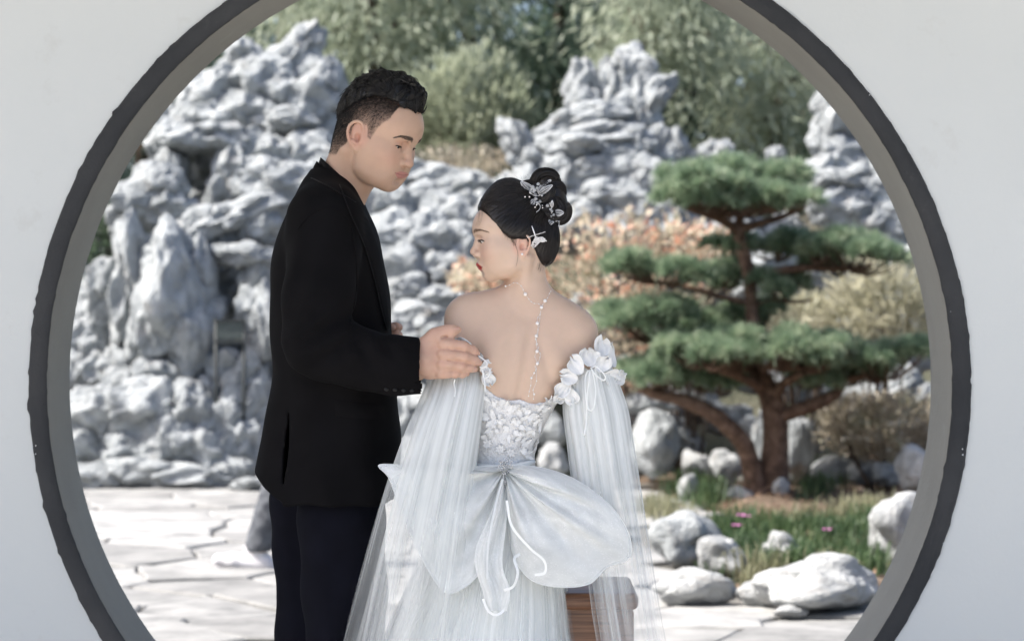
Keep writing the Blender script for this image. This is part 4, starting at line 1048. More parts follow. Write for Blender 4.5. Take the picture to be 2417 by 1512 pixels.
    # mentolabial fold
    cone(((lf + cf) / 2 + 0.002 * s, -0.010 * s, (lz + cz) / 2 + 0.0015 * s), ((lf + cf) / 2 + 0.002 * s, 0.010 * s, (lz + cz) / 2 + 0.0015 * s), 0.004 * s, 0.004 * s, 0.012 * s, 's')
    # ears
    e0 = K['ear']; h = K['earh']
    for sg in (-1, 1):
        def E(f, z, out=0.0): return (e0[0] + f * h, sg * (e0[1] + out * h), e0[2] + z * h)
        m = np.array(Matrix.Rotation(sg * R_(-24), 3, 'Z') @ Matrix.Rotation(R_(-10), 3, 'Y'))
        ell(E(-0.16, 0.14, 0.05), (0.26 * h, 0.085 * h, 0.47 * h), 0.006 * s, 'u', m)
        ell(E(-0.12, -0.34, 0.02), (0.155 * h, 0.07 * h, 0.17 * h), 0.006 * s, 'u', m)        # lobe
        # helix
        hp = [E(0.02, 0.06, 0.07), E(0.05, 0.30, 0.09), E(-0.06, 0.56, 0.13), E(-0.26, 0.60, 0.21), E(-0.44, 0.42, 0.29), E(-0.47, 0.16, 0.29), E(-0.38, -0.12, 0.23), E(-0.26, -0.32, 0.13)]
        hp = smooth_path(hp, 18)
        fd.chain([W(*q) for q in hp], [0.052 * h] * 18, 0.003 * s)
        ell(E(-0.10, 0.02, 0.20), (0.125 * h, 0.17 * h, 0.19 * h), 0.003 * s, 's', m)            # concha
        gp = smooth_path([E(-0.05, 0.44, 0.17), E(-0.24, 0.47, 0.25), E(-0.36, 0.32, 0.31), E(-0.37, 0.10, 0.30)], 8)
        fd.chain([W(*q) for q in gp], [0.045 * h] * 8, 0.002 * s, 's')                           # groove under the rim
        cone(E(0.06, 0.02, 0.08), E(0.03, -0.14, 0.10), 0.05 * h, 0.055 * h, 0.004 * s)          # tragus
        cone(E(-0.14, -0.20, 0.13), E(-0.24, -0.12, 0.17), 0.045 * h, 0.045 * h, 0.004 * s)      # antitragus

def head_colors(V, fr, K, base, lip, blush, lipw=1.0):
    q = fr.local(V); s = K['s']
    f, l, z = q[:, 0], np.abs(q[:, 1]), q[:, 2]
    col = np.tile(np.asarray(base, float), (len(V), 1))
    def blend(c, wgt): col[:] = col * (1 - wgt[:, None]) + np.asarray(c) * wgt[:, None]
    def seg(a, b, p):
        a, b = np.asarray(a), np.asarray(b); ab = b - a
        t = np.clip(((p - a) @ ab) / (ab @ ab), 0, 1)
        return np.linalg.norm(p - a - t[:, None] * ab, axis=1)
    p = np.stack([f, l, z], 1)
    ef, el, ez = K['eye']; tf, tz = K['tip']
    dch = np.linalg.norm((p - [ef - 0.012 * s, el + 0.010 * s, ez - 0.030 * s]) / [0.03 * s, 0.026 * s, 0.022 * s], axis=1)
    blend(blush, 0.42 * np.exp(-dch ** 2))
    blend(blush, 0.30 * np.exp(-(np.linalg.norm(p - [tf - 0.006 * s, 0, tz], axis=1) / (0.014 * s)) ** 2))
    # ears redder
    e0 = K['ear']; de = np.linalg.norm(p - [e0[0] - 0.008 * s, e0[1] + 0.006 * s, e0[2] + 0.005 * s], axis=1)
    blend(blush, 0.5 * np.clip((0.034 * s - de) / (0.014 * s), 0, 1) * (l > e0[1] * 0.93))
    # blush tint over the eyelids
    dl = np.linalg.norm((p - [ef, el, ez + 0.003 * s]) / [0.02 * s, 0.017 * s, 0.010 * s], axis=1)
    blend(np.asarray(blush) * 0.92, 0.35 * np.exp(-dl ** 2))
    # lips, drawn by their outline seen from the front
    uf, uz = K['ul']; lf, lz = K['ll']; mf, ml, mz = K['mc']; sf, sz = K['st']
    t = np.clip(l / ml, 0, 1)
    zm = sz + (mz - sz) * t ** 1.5
    zu = zm + (uz + 0.0036 * s * lipw - sz) * np.interp(t, [0, 0.12, 0.26, 0.6, 0.9, 1], [0.86, 0.95, 1.0, 0.62, 0.16, 0.0])
    zl = zm - (sz - lz + 0.0052 * s * lipw) * np.interp(t, [0, 0.3, 0.6, 0.85, 1], [1.0, 0.93, 0.66, 0.28, 0.0])
    soft = 0.0011 * s
    w_ = np.clip((zu - z) / soft + 0.5, 0, 1) * np.clip((z - zl) / soft + 0.5, 0, 1) * (l < ml) * (f > mf - 0.006 * s)
    blend(lip, 0.95 * w_)
    ln = np.clip(1.2 - np.abs(z - zm) / (0.0010 * s), 0, 1) * (l < ml * 1.02) * (f > mf - 0.006 * s)  # painted shade of the crease where the lips meet
    blend(np.asarray(lip) * 0.30, 0.70 * ln)
    # inner ear: shade of the hollow put into the skin colour
    e0 = K['ear']; h = K['earh']
    dc = np.linalg.norm((p - [e0[0] - 0.09 * h, e0[1] + 0.06 * h, e0[2] + 0.02 * h]) / [0.13 * h, 0.2 * h, 0.19 * h], axis=1)
    blend(np.asarray(blush) * [0.72, 0.6, 0.55], 0.6 * np.clip(1.25 - dc, 0, 1))
    return col, q

def eye_parts(fr, K, parent, gaze_pitch, lid_u, lid_l, lash_len, iris=(0.025, 0.014, 0.009), halfw=40):
    """eyeball patch seen between the lids, plus the upper lashes"""
    ef, el, ez = K['eye']; s = K['s']
    r = K['er'] * 1.06
    out = []
    for sg in (-1, 1):
        c0 = np.array([ef - K['er'] + 0.0022, sg * el, ez - 0.001 * s])
        n, m = 25, 9
        V = []; Cc = []
        axy = sg * R_(10)
        g = np.array([math.cos(R_(gaze_pitch)) * math.cos(axy * 0), 0, math.sin(R_(gaze_pitch))]); g /= np.linalg.norm(g)
        def pt(az, elv, rr):
            a = az + axy
            d = np.array([math.cos(elv) * math.cos(a), math.cos(elv) * math.sin(a), math.sin(elv)])
            return c0 + d * rr * np.array([1, 1.15, 0.98]), d
        top = []
        for i in range(n):
            t = -1 + 2 * i / (n - 1)
            az = R_(halfw) * t
            tilt = -sg * t * R_(2)                      # outer corner a touch higher
            up = R_(lid_l) + (R_(lid_u) - R_(lid_l)) * (1 - abs(t) ** 2.2) * 1.0 + (R_(lid_u) - R_(lid_l)) * 0.40 * abs(t) ** 2.2
            lo = R_(lid_l) + (R_(lid_u) - R_(lid_l)) * 0.40 * abs(t) ** 2.2
            for j in range(m):
                e = lo + (up - lo) * j / (m - 1) + sg * t * R_(3)
                q, d = pt(az, e, r); V.append(fr(*q))
                ang = math.degrees(math.acos(np.clip(d @ g, -1, 1)))
                if ang < 11: c = (0.004, 0.003, 0.003)
                elif ang < 25: c = iris
                else: c = (0.50, 0.46, 0.43)
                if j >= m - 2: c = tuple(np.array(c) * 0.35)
                Cc.append(c)
            q, d = pt(az, up + sg * t * R_(3) + R_(2), r * 1.01); top.append((q, d))
        F = [(i * m + j, (i + 1) * m + j, (i + 1) * m + j + 1, i * m + j + 1) for i in range(n - 1) for j in range(m - 1)]
        eo = mk('eye', V, F, M_EYE, None, True, cols=np.array(Cc)); attach(eo, parent); out.append(eo)
        mb = MB()
        mb.tube([fr(*q) for q, d in top], 0.00085 * s * np.interp(np.linspace(-1, 1, n), [-1, -0.6, 0.6, 1], [0.35, 1, 1, 0.35]), 5)
        for i in range(2, n - 1):
            t = -1 + 2 * i / (n - 1)
            for kk in range(2):
                q, d = top[i]; a0 = np.array(q)
                side = sg * t * 0.5 + random.uniform(-.08, .08)
                tip = a0 + lash_len * (d * 0.85 + np.array([0.15, side * 0.7, -0.25])) * random.uniform(0.8, 1.1)
                midp = (a0 + tip) / 2 + np.array([0, 0, -0.0012])
                pp = smooth_path([fr(*a0), fr(*midp), fr(*(tip + np.array([0, 0, 0.001])))], 5)
                mb.tube(pp, [0.00035, 0.0003, 0.00025, 0.0002, 0.0001], 3, False)
        attach(mb.build('eyelash', M_LASH), eo)
    return out

def brow_strands(fr, bvh, pts, width, count, parent, mat=None, ang=0.5, length=0.009):
    mb = MB()
    path = smooth_path(pts, 40)
    for _ in range(count):
        t = random.random()
        i = int(t * 38); c = path[i] * (1 - (t * 38 - i)) + path[i + 1] * (t * 38 - i)
        tan = path[i + 1] - path[i]; tan /= np.linalg.norm(tan)
        wv = width * (1 - 0.75 * t ** 1.6) * random.uniform(-1, 1) * 0.5
        a = c + np.array([0, 0, wv])
        d = tan + np.array([0, 0, ang * (0.9 - 1.6 * t)])
        d /= np.linalg.norm(d)
        L = length * random.uniform(0.6, 1.1) * (1 - 0.3 * t)
        out = []
        for u in (0, .33, .66, 1):
            q = fr(*(a + d * L * u))
            loc, nor, _, _ = bvh.find_nearest(Vector(q))
            out.append(np.array(loc + nor * (0.0006 + 0.0006 * u)))
        mb.tube(out, [0.00030, 0.0003, 0.00024, 0.0001], 3, False)
    o = mb.build('eyebrow', mat or M_BROW); attach(o, parent)
    return o

def bvh_of(V, F):
    return BVHTree.FromPolygons([Vector(v) for v in V], [tuple(int(i) for i in f) for f in F])

# ================================================================== the groom
GY = 5.12                                    # distance of his spine
G_FEET = Vector((P(790, CY, GY).x, GY, 0.0))
def gp(px, py, y=GY): return np.array(P(px, py, y))

GK = dict(s=1.0, w=0.079, fore=(0.1105, 0.054), back=-0.074, vertex=0.128, nas=(0.0985, 0.0165), tip=(0.1175, -0.0256),
          sub=(0.0985, -0.0370), ul=(0.0980, -0.0500), st=(0.0930, -0.0553), ll=(0.0950, -0.0612), chinf=(0.0845, -0.0836),
          chinb=(0.0735, -0.0965), eye=(0.0905, 0.0335, 0.0075), er=0.0128, mc=(0.0815, 0.0330, -0.0525), ala=(0.0945, 0.0195, -0.0285),
          brow_in=(0.1045, 0.013, 0.0260), brow_out=(0.0815, 0.050, 0.0275), ear=(0.019, 0.0735, 0.002), earh=0.060,
          jf=0.032, jz=-0.054, jw=0.84, cw=0.013, chk=0.43)
GF = Frame(P(873.6, 332, 5.06), 1, R_(25), R_(15))

def g_hairline(f):            # lower limit of the long top hair
    return np.interp(f, [-0.10, -0.078, -0.045, -0.01, 0.02, 0.05, 0.075, 0.10], [0.01, 0.025, 0.050, 0.084, 0.101, 0.100, 0.094, 0.086])
def g_lowline(f):             # where the clipped sides end
    return np.interp(f, [-0.10, -0.045, -0.020, -0.008, 0.008, 0.028, 0.034, 0.042, 0.049, 0.060, 0.072, 0.077, 0.10],
                     [-0.055, -0.050, -0.020, 0.012, 0.034, 0.032, 0.008, 0.004, 0.026, 0.044, 0.058, 0.086, 0.0865])

def groom_head():
    lo = GF(0, 0, 0) - np.array([0.15, 0.13, 0.21]); hi = GF(0, 0, 0) + np.array([0.16, 0.13, 0.15])
    fd = Field(lo, hi, 0.0018)
    # neck first so that the jaw overlaps it
    nb = gp(795, 470, 5.10); nt_ = GF(-0.030, 0, -0.030)
    fd.cone(nb, nt_ + GF.M @ np.array([0.012, 0, 0]), 0.058, 0.054, 0.02)
    fd.cone(gp(800, 470, 5.10), GF(-0.028, 0, -0.005), 0.054, 0.046, 0.02)
    fd.cone(gp(822, 456, 5.08), GF(0.014, 0, -0.070), 0.020, 0.022, 0.03)
    build_head(fd, GF, GK)
    # sterno-mastoid on both sides
    for sg in (-1, 1):
        fd.cone(GF(-0.022, sg * 0.058, -0.030), gp(830, 470, 5.08) + np.array([0, -sg * 0.02, 0]), 0.012, 0.010, 0.02)
    V, Fc = fd.mesh()
    V = laplace(V, Fc, 1, 0.35)
    return V, Fc

def groom_hand():
    """right hand: back of the hand to us, thumb up, four fingers laid over her arm"""
    y0 = 4.865
    def H(u, v, dy=0.0): return np.array(P((1480 + u / 5.817) / 1.5093, (1120 + v / 5.817) / 1.5093, y0 + dy))
    sc = 1.06e-4
    lo = H(0, 1500, -0.06) + np.array([-0.05, 0, 0]); hi = H(1480, 150, 0.07)
    fd = Field(lo, hi, 0.0013)
    r = lambda px: px * sc
    # wrist and palm
    fd.cone(H(-260, 930, 0.015), H(170, 945, 0.012), r(300), r(300), 0.01)
    fd.ell(H(300, 940, 0.013), (r(330), 0.017, r(395)), 0.012)
    fd.ell(H(520, 930, 0.008), (r(260), 0.015, r(385)), 0.010)
    for (kx, ky) in ((330, 700), (330, 930), (330, 1130)):
        fd.ell(H(kx, ky, 0.0), (r(330), 0.008, r(110)), 0.014)
    fingers = [
        ([(560, 610, -.004), (760, 625, -.006), (1010, 665, -.002), (1190, 745, .010), (1275, 815, .021)], [118, 112, 106, 92, 66]),
        ([(560, 820, -.008), (760, 840, -.010), (1020, 880, -.006), (1220, 945, .007), (1318, 1000, .018)], [118, 112, 108, 92, 68]),
        ([(540, 1030, -.006), (740, 1035, -.008), (950, 1070, -.004), (1130, 1105, .007), (1225, 1130, .016)], [112, 104, 100, 88, 66]),
        ([(520, 1210, .000), (680, 1215, -.002), (830, 1222, .001), (980, 1225, .009), (1068, 1222, .016)], [100, 92, 84, 74, 56]),
    ]
    for pts, rad in fingers:
        sub = Field(lo, hi, 0.0013)
        sub.chain([H(*q) for q in pts], [r(x) for x in rad], 0.004)
        h = np.maximum(0.0035 - np.abs(fd.F - sub.F), 0) / 0.0035
        fd.F = np.minimum(fd.F, sub.F) - h * h * 0.0035 * 0.25
        for i in (2, 3):
            q = pts[i]; fd.ell(H(q[0], q[1], q[2] - r(rad[i]) * 0.45), (r(70), r(60), r(70)), 0.006)       # joints
        fd.ell(H(pts[1][0] - 120, pts[1][1], pts[1][2] - 0.004), (r(95), r(75), r(85)), 0.012)             # knuckles
    # grooves between the fingers
    for pts in ([(660, 690), (760, 735), (960, 765), (1200, 842)], [(650, 942), (900, 965), (1080, 1000), (1240, 1040)], [(560, 1150), (640, 1130), (900, 1155), (1110, 1172)]):
        q = [H(a, b, -0.019) for a, b in pts]
        fd.chain(q, [0.0006, 0.0010, 0.0010, 0.0010], 0.003, 's')
    # thumb
    fd.chain([H(230, 620, 0.012), H(420, 450, 0.010), H(610, 365, 0.006), H(760, 330, 0.004), H(890, 312, 0.010)], [r(190), r(150), r(112), r(92), r(58)], 0.014)
    fd.cone(H(640, 455, -0.006), H(560, 475, -0.010), 0.0012, 0.0012, 0.006, 's')
    V, Fc = fd.mesh()
    nails = []
    for (u, v, dy, ru, rv, ang) in ((1283, 800, .012, 52, 70, 55), (1315, 985, .010, 50, 68, 35), (1232, 1120, .008, 45, 62, 12), (1078, 1215, .010, 36, 46, 5), (850, 290, -.001, 70, 26, 0)):
        nails.append((H(u, v, dy), r(ru), r(rv), ang))
    return V, Fc, nails

def groom_far_hand():
    """left hand, closed in front of the jacket"""
    lo = gp(850, 860, 5.0); hi = gp(975, 720, 5.30)
    fd = Field(lo, hi, 0.0022)
    fd.cone(gp(850, 815, 5.22), gp(890, 800, 5.20), 0.030, 0.032, 0.01)
    fd.ell(gp(905, 798, 5.185), (0.036, 0.020, 0.036), 0.01)
    for i, dz in enumerate((-0.028, -0.010, 0.008, 0.026)):
        b = gp(918, 798, 5.175) + np.array([0, 0, dz])
        fd.chain([b, b + np.array([0.016, -0.006, 0.001]), b + np.array([0.022, 0.008, -0.001]), b + np.array([0.012, 0.022, -0.002])], [0.0098, 0.0092, 0.0085, 0.007], 0.003)
    fd.chain([gp(885, 775, 5.17), gp(908, 765, 5.155), gp(926, 772, 5.15)], [0.013, 0.0105, 0.008], 0.006)
    return fd.mesh()

def groom_body_low():
    """the figure under the clothes"""
    z0 = 0.02
    fd = Field((-0.62, 4.78, -0.02), (0.02, 5.48, 1.56), 0.011)
    fd.ell(gp(772, 620, GY), (0.100, 0.165, 0.15), 0.04)
    fd.ell(gp(780, 820, GY), (0.095, 0.140, 0.20), 0.05)
    fd.ell(gp(785, 1020, GY), (0.095, 0.135, 0.12), 0.05)
    fd.cone(gp(775, 560), gp(808, 455, 5.10), 0.075, 0.052, 0.04)
    for y, hx, fx in ((5.058, 803, 811), (5.205, 752, 739)):
        hip = gp(hx, 1080, y); foot = np.array([P(fx, CY, y).x, y, 0.09]); knee = (hip + foot) / 2
        fd.chain([hip, knee, foot], [0.058, 0.050, 0.040], 0.02)
        fd.cone(foot + np.array([-0.03, 0, -0.045]), foot + np.array([0.14, 0, -0.055]), 0.040, 0.030, 0.02)
    fd.chain([gp(762, 570, 4.95), gp(745, 810, 4.90), gp(985, 866, 4.885)], [0.048, 0.045, 0.030], 0.02)
    fd.chain([gp(762, 570, 5.29), gp(745, 820, 5.36), gp(862, 812, 5.21)], [0.048, 0.045, 0.030], 0.02)
    return fd.mesh()

def merge(parts):
    vs, fs, n = [], [], 0
    for V, F in parts:
        vs.append(V); fs.append(F + n); n += len(V)
    return np.concatenate(vs), np.concatenate(fs)

SKIN_M = np.array([0.525, 0.345, 0.248])
hv, hf = groom_head()
GBVH = bvh_of(hv, hf)
col_h, ql = head_colors(hv, GF, GK, SKIN_M, (0.49, 0.215, 0.185), (0.56, 0.285, 0.215), 0.72)
# clipped sides: the scalp shows through short dark hair
f_, l_, z_ = ql[:, 0], np.abs(ql[:, 1]), ql[:, 2]
up = g_hairline(f_); dn = g_lowline(f_)
infade = np.clip((z_ - dn) / 0.006, 0, 1) * ((l_ > 0.035) | (f_ < -0.01) | (z_ > 0.085))
dens = np.clip((z_ - dn + 0.012) / np.maximum(up - dn, 0.02), 0, 1)
dens = np.where(f_ < -0.015, np.clip((z_ + 0.055) / 0.075, 0, 1) ** 0.8, dens)
notear = np.clip(1 - np.clip((l_ - 0.080) / 0.003, 0, 1), 0, 1)
wgt = infade * (0.14 + 0.85 * dens ** 0.7) * notear
wgt *= 0.88 + 0.12 * vnoise(hv, 420.0)
col_h = col_h * (1 - wgt[:, None]) + np.array([0.010, 0.008, 0.007]) * wgt[:, None]
# faint shaved-beard tone round mouth and jaw
bd = np.clip((-0.042 - z_) / 0.02, 0, 1) * np.clip((f_ - 0.005) / 0.03, 0, 1) * 0.16
isl = (col_h[:, 1] / col_h[:, 0]) < 0.55
bd = np.where(isl, 0, bd)
col_h = col_h * (1 - bd[:, None]) + np.array([0.34, 0.245, 0.20]) * bd[:, None]
Vh, Fh, nails = groom_hand()
V2, F2 = groom_far_hand()
Vb, Fb = groom_body_low()
col_hand = np.tile(np.array([0.555, 0.35, 0.262]), (len(Vh), 1))
nz_ = np.clip(vnoise(Vh, 160.0, 3.0), -1, 1)[:, None]
col_hand *= 1 + 0.05 * nz_ * np.array([0.4, 1.0, 1.0])
for c, ru, rv, ang in nails:
    d = Vh - c; ca, sa = math.cos(R_(ang)), math.sin(R_(ang))
    a = (d[:, 0] * ca - d[:, 2] * sa) / ru; b = (d[:, 0] * sa + d[:, 2] * ca) / rv
    w_ = np.clip((1.0 - np.sqrt(a * a + b * b)) * 6, 0, 1) * (np.abs(d[:, 1]) < 0.012)
    col_hand = col_hand * (1 - 0.55 * w_[:, None]) + np.array([0.66, 0.42, 0.34]) * 0.55 * w_[:, None]
Vall, Fall = merge([(hv, hf), (Vh, Fh), (V2, F2), (Vb, Fb)])
Call = np.concatenate([col_h, col_hand, np.tile(np.array([0.555, 0.35, 0.262]), (len(V2), 1)), np.tile(SKIN_M, (len(Vb), 1))])
groom = mk('person', Vall - np.array(G_FEET), Fall, M_SKIN_M, None, True, cols=Call,
           label='person in a black suit standing in profile with a hand on the other\'s arm', cat='person')
groom.location = G_FEET

eye_parts(GF, GK, groom, -20, 1, -26, 0.0032, iris=(0.032, 0.017, 0.011), halfw=64)
for sg in (-1, 1):
    brow_strands(GF, GBVH, [(0.1055, sg * 0.012, 0.0250), (0.1015, sg * 0.026, 0.0290), (0.092, sg * 0.040, 0.0310), (0.082, sg * 0.049, 0.0268)], 0.0076, 260, groom)

# ---- hair
def groom_hair():
    lo = GF(0, 0, 0.05) - np.array([0.17, 0.14, 0.14]); hi = GF(0, 0, 0.05) + np.array([0.17, 0.14, 0.15])
    fd = Field(lo, hi, 0.0026)
    def ell(c, r, k=0.02): fd.ell(GF(*c), r, k, 'u', GF.M)
    ell((0.009, 0, 0.050), (0.0965, 0.0825, 0.099))
    ell((0.012, 0, 0.108), (0.056, 0.060, 0.046))
    ell((0.048, 0.002, 0.108), (0.044, 0.044, 0.040), 0.025)
    ell((0.072, 0.002, 0.108), (0.026, 0.028, 0.025), 0.02)
    def cut(X, Y, Z):
        M = GF.M; c = GF.c
        dx, dy, dz = X - c[0], Y - c[1], Z - c[2]
        f = dx * M[0, 0] + dy * M[1, 0] + dz * M[2, 0]; z = dx * M[0, 2] + dy * M[1, 2] + dz * M[2, 2]
        return (g_hairline(f) - z) * 0.8
    fd.apply(cut, lo, hi, 0.006, 'i')
    # thin the lower rim so that it melts into the clipped sides
    def thin(X, Y, Z):
        M = GF.M; c = GF.c
        dx, dy, dz = X - c[0], Y - c[1], Z - c[2]
        f = dx * M[0, 0] + dy * M[1, 0] + dz * M[2, 0]; z = dx * M[0, 2] + dy * M[1, 2] + dz * M[2, 2]
        return 0.0042 * np.clip(1 - (z - g_hairline(f)) / 0.028, 0, 1) * np.clip((0.085 - f) / 0.03, 0, 1)
    fd.apply(thin, lo, hi, 0.01, 'add')
    # combed clumps
    def waves(X, Y, Z):
        M = GF.M; c = GF.c
        dx, dy, dz = X - c[0], Y - c[1], Z - c[2]
        f = dx * M[0, 0] + dy * M[1, 0] + dz * M[2, 0]; l = dx * M[0, 1] + dy * M[1, 1] + dz * M[2, 1]; z = dx * M[0, 2] + dy * M[1, 2] + dz * M[2, 2]
        ph = l * 170 + 26 * f + 9 * np.sin(f * 40 + 1.0)
        return 0.0016 * np.sin(ph) + 0.0013 * np.sin(ph * 2.3 + f * 70 + z * 40) + 0.0016 * np.sin(f * 95 + np.sin(l * 60) * 1.5) * np.clip((z - 0.11) / 0.03, 0, 1)
    fd.apply(waves, lo, hi, 0.01, 'add')
    return fd.mesh()
gv, gf = groom_hair()
hair = mk('hair', gv - np.array(G_FEET) * 0, gf, M_HAIR_M); attach(hair, groom)
HB = bvh_of(gv, gf)
def groom_strands():
    mb = MB()
    edge_t = np.nonzero(np.abs(GF.local(gv[gf].mean(1))[:, 2] - g_hairline(GF.local(gv[gf].mean(1))[:, 0])) < 0.010)[0]
    tri = np.concatenate([rng.integers(0, len(gf), 6500), rng.choice(edge_t, 1500)])
    for ti in tri:
        p = gv[gf[ti]].mean(0); q = GF.local(p[None])[0]
        loc, nor, _, _ = HB.find_nearest(Vector(p)); n = GF.M.T @ np.array(nor)
        f, l, z = q
        front = np.clip((f - 0.045) / 0.04, 0, 1)
        flow = (1 - front) * np.array([-0.9, -0.10 - 2.2 * min(0, l), 0.10 - 0.8 * max(0, 0.11 - z) / 0.05]) + front * np.array([0.75, 0.30 * math.sin(l * 90 + f * 60), 0.35])
        if f < -0.045: flow = np.array([-0.35, 0.2 * l / 0.08, -0.9])
        flow += rng.normal(0, 0.09, 3)
        t = flow - n * (flow @ n) * (0.98 - 0.06 * front); t /= np.linalg.norm(t) + 1e-9
        L = rng.uniform(0.016, 0.034) * (0.75 if f < -0.05 else 1.0)
        lift = rng.uniform(0.0001, 0.0012)
        pts = []; cur = np.array(loc); tw = GF.M @ t; stray = rng.random() < 0.06
        for u in range(6):
            l2, n2, _, _ = HB.find_nearest(Vector(cur)); n2 = np.array(n2)
            base = np.array(l2)
            pts.append(base + n2 * (lift * min(1, u / 2) - 0.0006 * (u == 0) + (0.0012 * u if stray else 0)))
            tw = tw - n2 * (tw @ n2); tw /= np.linalg.norm(tw) + 1e-9
            cur = base + tw * L / 5
        mb.tube(pts, [0.0007, 0.00075, 0.0007, 0.00055, 0.0004, 0.00012], 3, False)
    # combed locks: strands that share a guide and draw together at its tip
    top_t = np.nonzero(GF.local(gv[gf].mean(1))[:, 2] > 0.108)[0]
    for ti in rng.choice(top_t, 190):
        p = gv[gf[ti]].mean(0); q = GF.local(p[None])[0]; f, l, z = q
        front = np.clip((f - 0.035) / 0.04, 0, 1)
        fl = (1 - front) * np.array([-0.8, 0.9 if l > 0.0 else 0.35, 0.15]) + front * np.array([0.55, 0.20 * math.sin(l * 80), 0.75])
        tw = GF.M @ (fl + rng.normal(0, 0.15, 3)); L = rng.uniform(0.030, 0.050); H = rng.uniform(0.002, 0.0055) * (1 + 0.8 * front)
        cur = p.copy(); path = []; nn = []
        for u in range(8):
            l2, n2, _, _ = HB.find_nearest(Vector(cur)); n2 = np.array(n2); l2 = np.array(l2)
            path.append(l2 + n2 * H * math.sin(min(1, u / 5.5) * 1.9)); nn.append(n2)
            tw = tw - n2 * (tw @ n2) * (1 - 0.25 * front); tw /= np.linalg.norm(tw) + 1e-9; cur = l2 + tw * L / 7
        path = np.array(path); side = np.cross(tw, nn[0]); side /= np.linalg.norm(side) + 1e-9
        for k in range(22):
            a = rng.normal(0, 1); b = abs(rng.normal(0, 0.5)); pts = []
            for u in range(8):
                sp = (1 - u / 7) ** 0.8 * 0.0042 + 0.0006
                pts.append(path[u] + side * a * sp + nn[u] * b * sp * 0.5)
            mb.tube(pts, [0.0005, 0.0006, 0.0006, 0.00055, 0.0005, 0.00045, 0.0003, 0.0001], 3, False)
    o = mb.build('hair_strands', M_HAIR_M); attach(o, hair)
    setp(o, kind='stuff')
    # clipped sides
    mb = MB(); n_ok = 0
    sel = np.nonzero((infade > 0.6) & (notear > 0.9) & (z_ < up + 0.006))[0]
    pick = rng.choice(sel, 16000)
    for i in pick:
        if rng.random() > 0.25 + 0.75 * dens[i]: continue
        p = hv[i] + rng.normal(0, 0.0008, 3)
        loc, nor, _, _ = GBVH.find_nearest(Vector(p)); n = GF.M.T @ np.array(nor); q = GF.local(np.array(loc)[None])[0]
        flow = np.array([-0.45, 0, -0.8]) + rng.normal(0, 0.25, 3)
        t = flow - n * (flow @ n) * 0.8
        L = 0.0014 + 0.0040 * dens[i]
        pts = [GF(*(q + t * L * u + n * (0.0002 + 0.0022 * u * (0.3 + dens[i])))) for u in (0, .5, 1)]
        mb.tube(pts, [0.00021, 0.00018, 0.00008], 3, False)
    o = mb.build('clipped_hair', M_HAIR_M); attach(o, hair); setp(o, kind='stuff')
groom_strands()

# ---- clothes
def cloth_mat(name, base, rough=0.85, sheen=0.15, weave=900, bump=0.15):
    m, nt, b = new_mat(name)
    tc = N(nt, 'ShaderNodeTexCoord')
    nz = N(nt, 'ShaderNodeTexNoise'); nz.inputs['Scale'].default_value = 14; nz.inputs['Detail'].default_value = 6
    nt.links.new(tc.outputs['Object'], nz.inputs['Vector'])
    b0 = np.asarray(base)
    r = ramp(nt, [(0.3, tuple(b0 * 0.8)), (0.7, tuple(b0 * 1.25))]); nt.links.new(nz.outputs['Fac'], r.inputs[0])
    nt.links.new(r.outputs[0], b.inputs['Base Color'])
    b.inputs['Roughness'].default_value = rough; b.inputs['Specular IOR Level'].default_value = 0.10
    b.inputs['Sheen Weight'].default_value = sheen; b.inputs['Sheen Roughness'].default_value = 0.4
    b.inputs['Sheen Tint'].default_value = (0.9, 0.9, 1.0, 1)
    wv = N(nt, 'ShaderNodeTexNoise'); wv.inputs['Scale'].default_value = weave; wv.inputs['Detail'].default_value = 2
    nt.links.new(tc.outputs['Object'], wv.inputs['Vector'])
    bp = N(nt, 'ShaderNodeBump'); bp.inputs['Strength'].default_value = bump; bp.inputs['Distance'].default_value = 0.001
    nt.links.new(wv.outputs['Fac'], bp.inputs['Height']); nt.links.new(bp.outputs[0], b.inputs['Normal'])
    return m
M_SUIT = cloth_mat('suit_wool', (0.0046, 0.0043, 0.0050), 0.9, 0.0)
M_SHIRT = cloth_mat('shirt_black', (0.007, 0.0065, 0.007), 0.7, 0.04)
M_TROU = cloth_mat('trouser_wool', (0.0045, 0.0048, 0.0088), 0.92, 0.0)
M_BTN = noise_mat('button_horn', [(0.3, (0.005, 0.005, 0.006)), (0.7, (0.010, 0.010, 0.010))], 40, rough=0.4, spec=0.25)

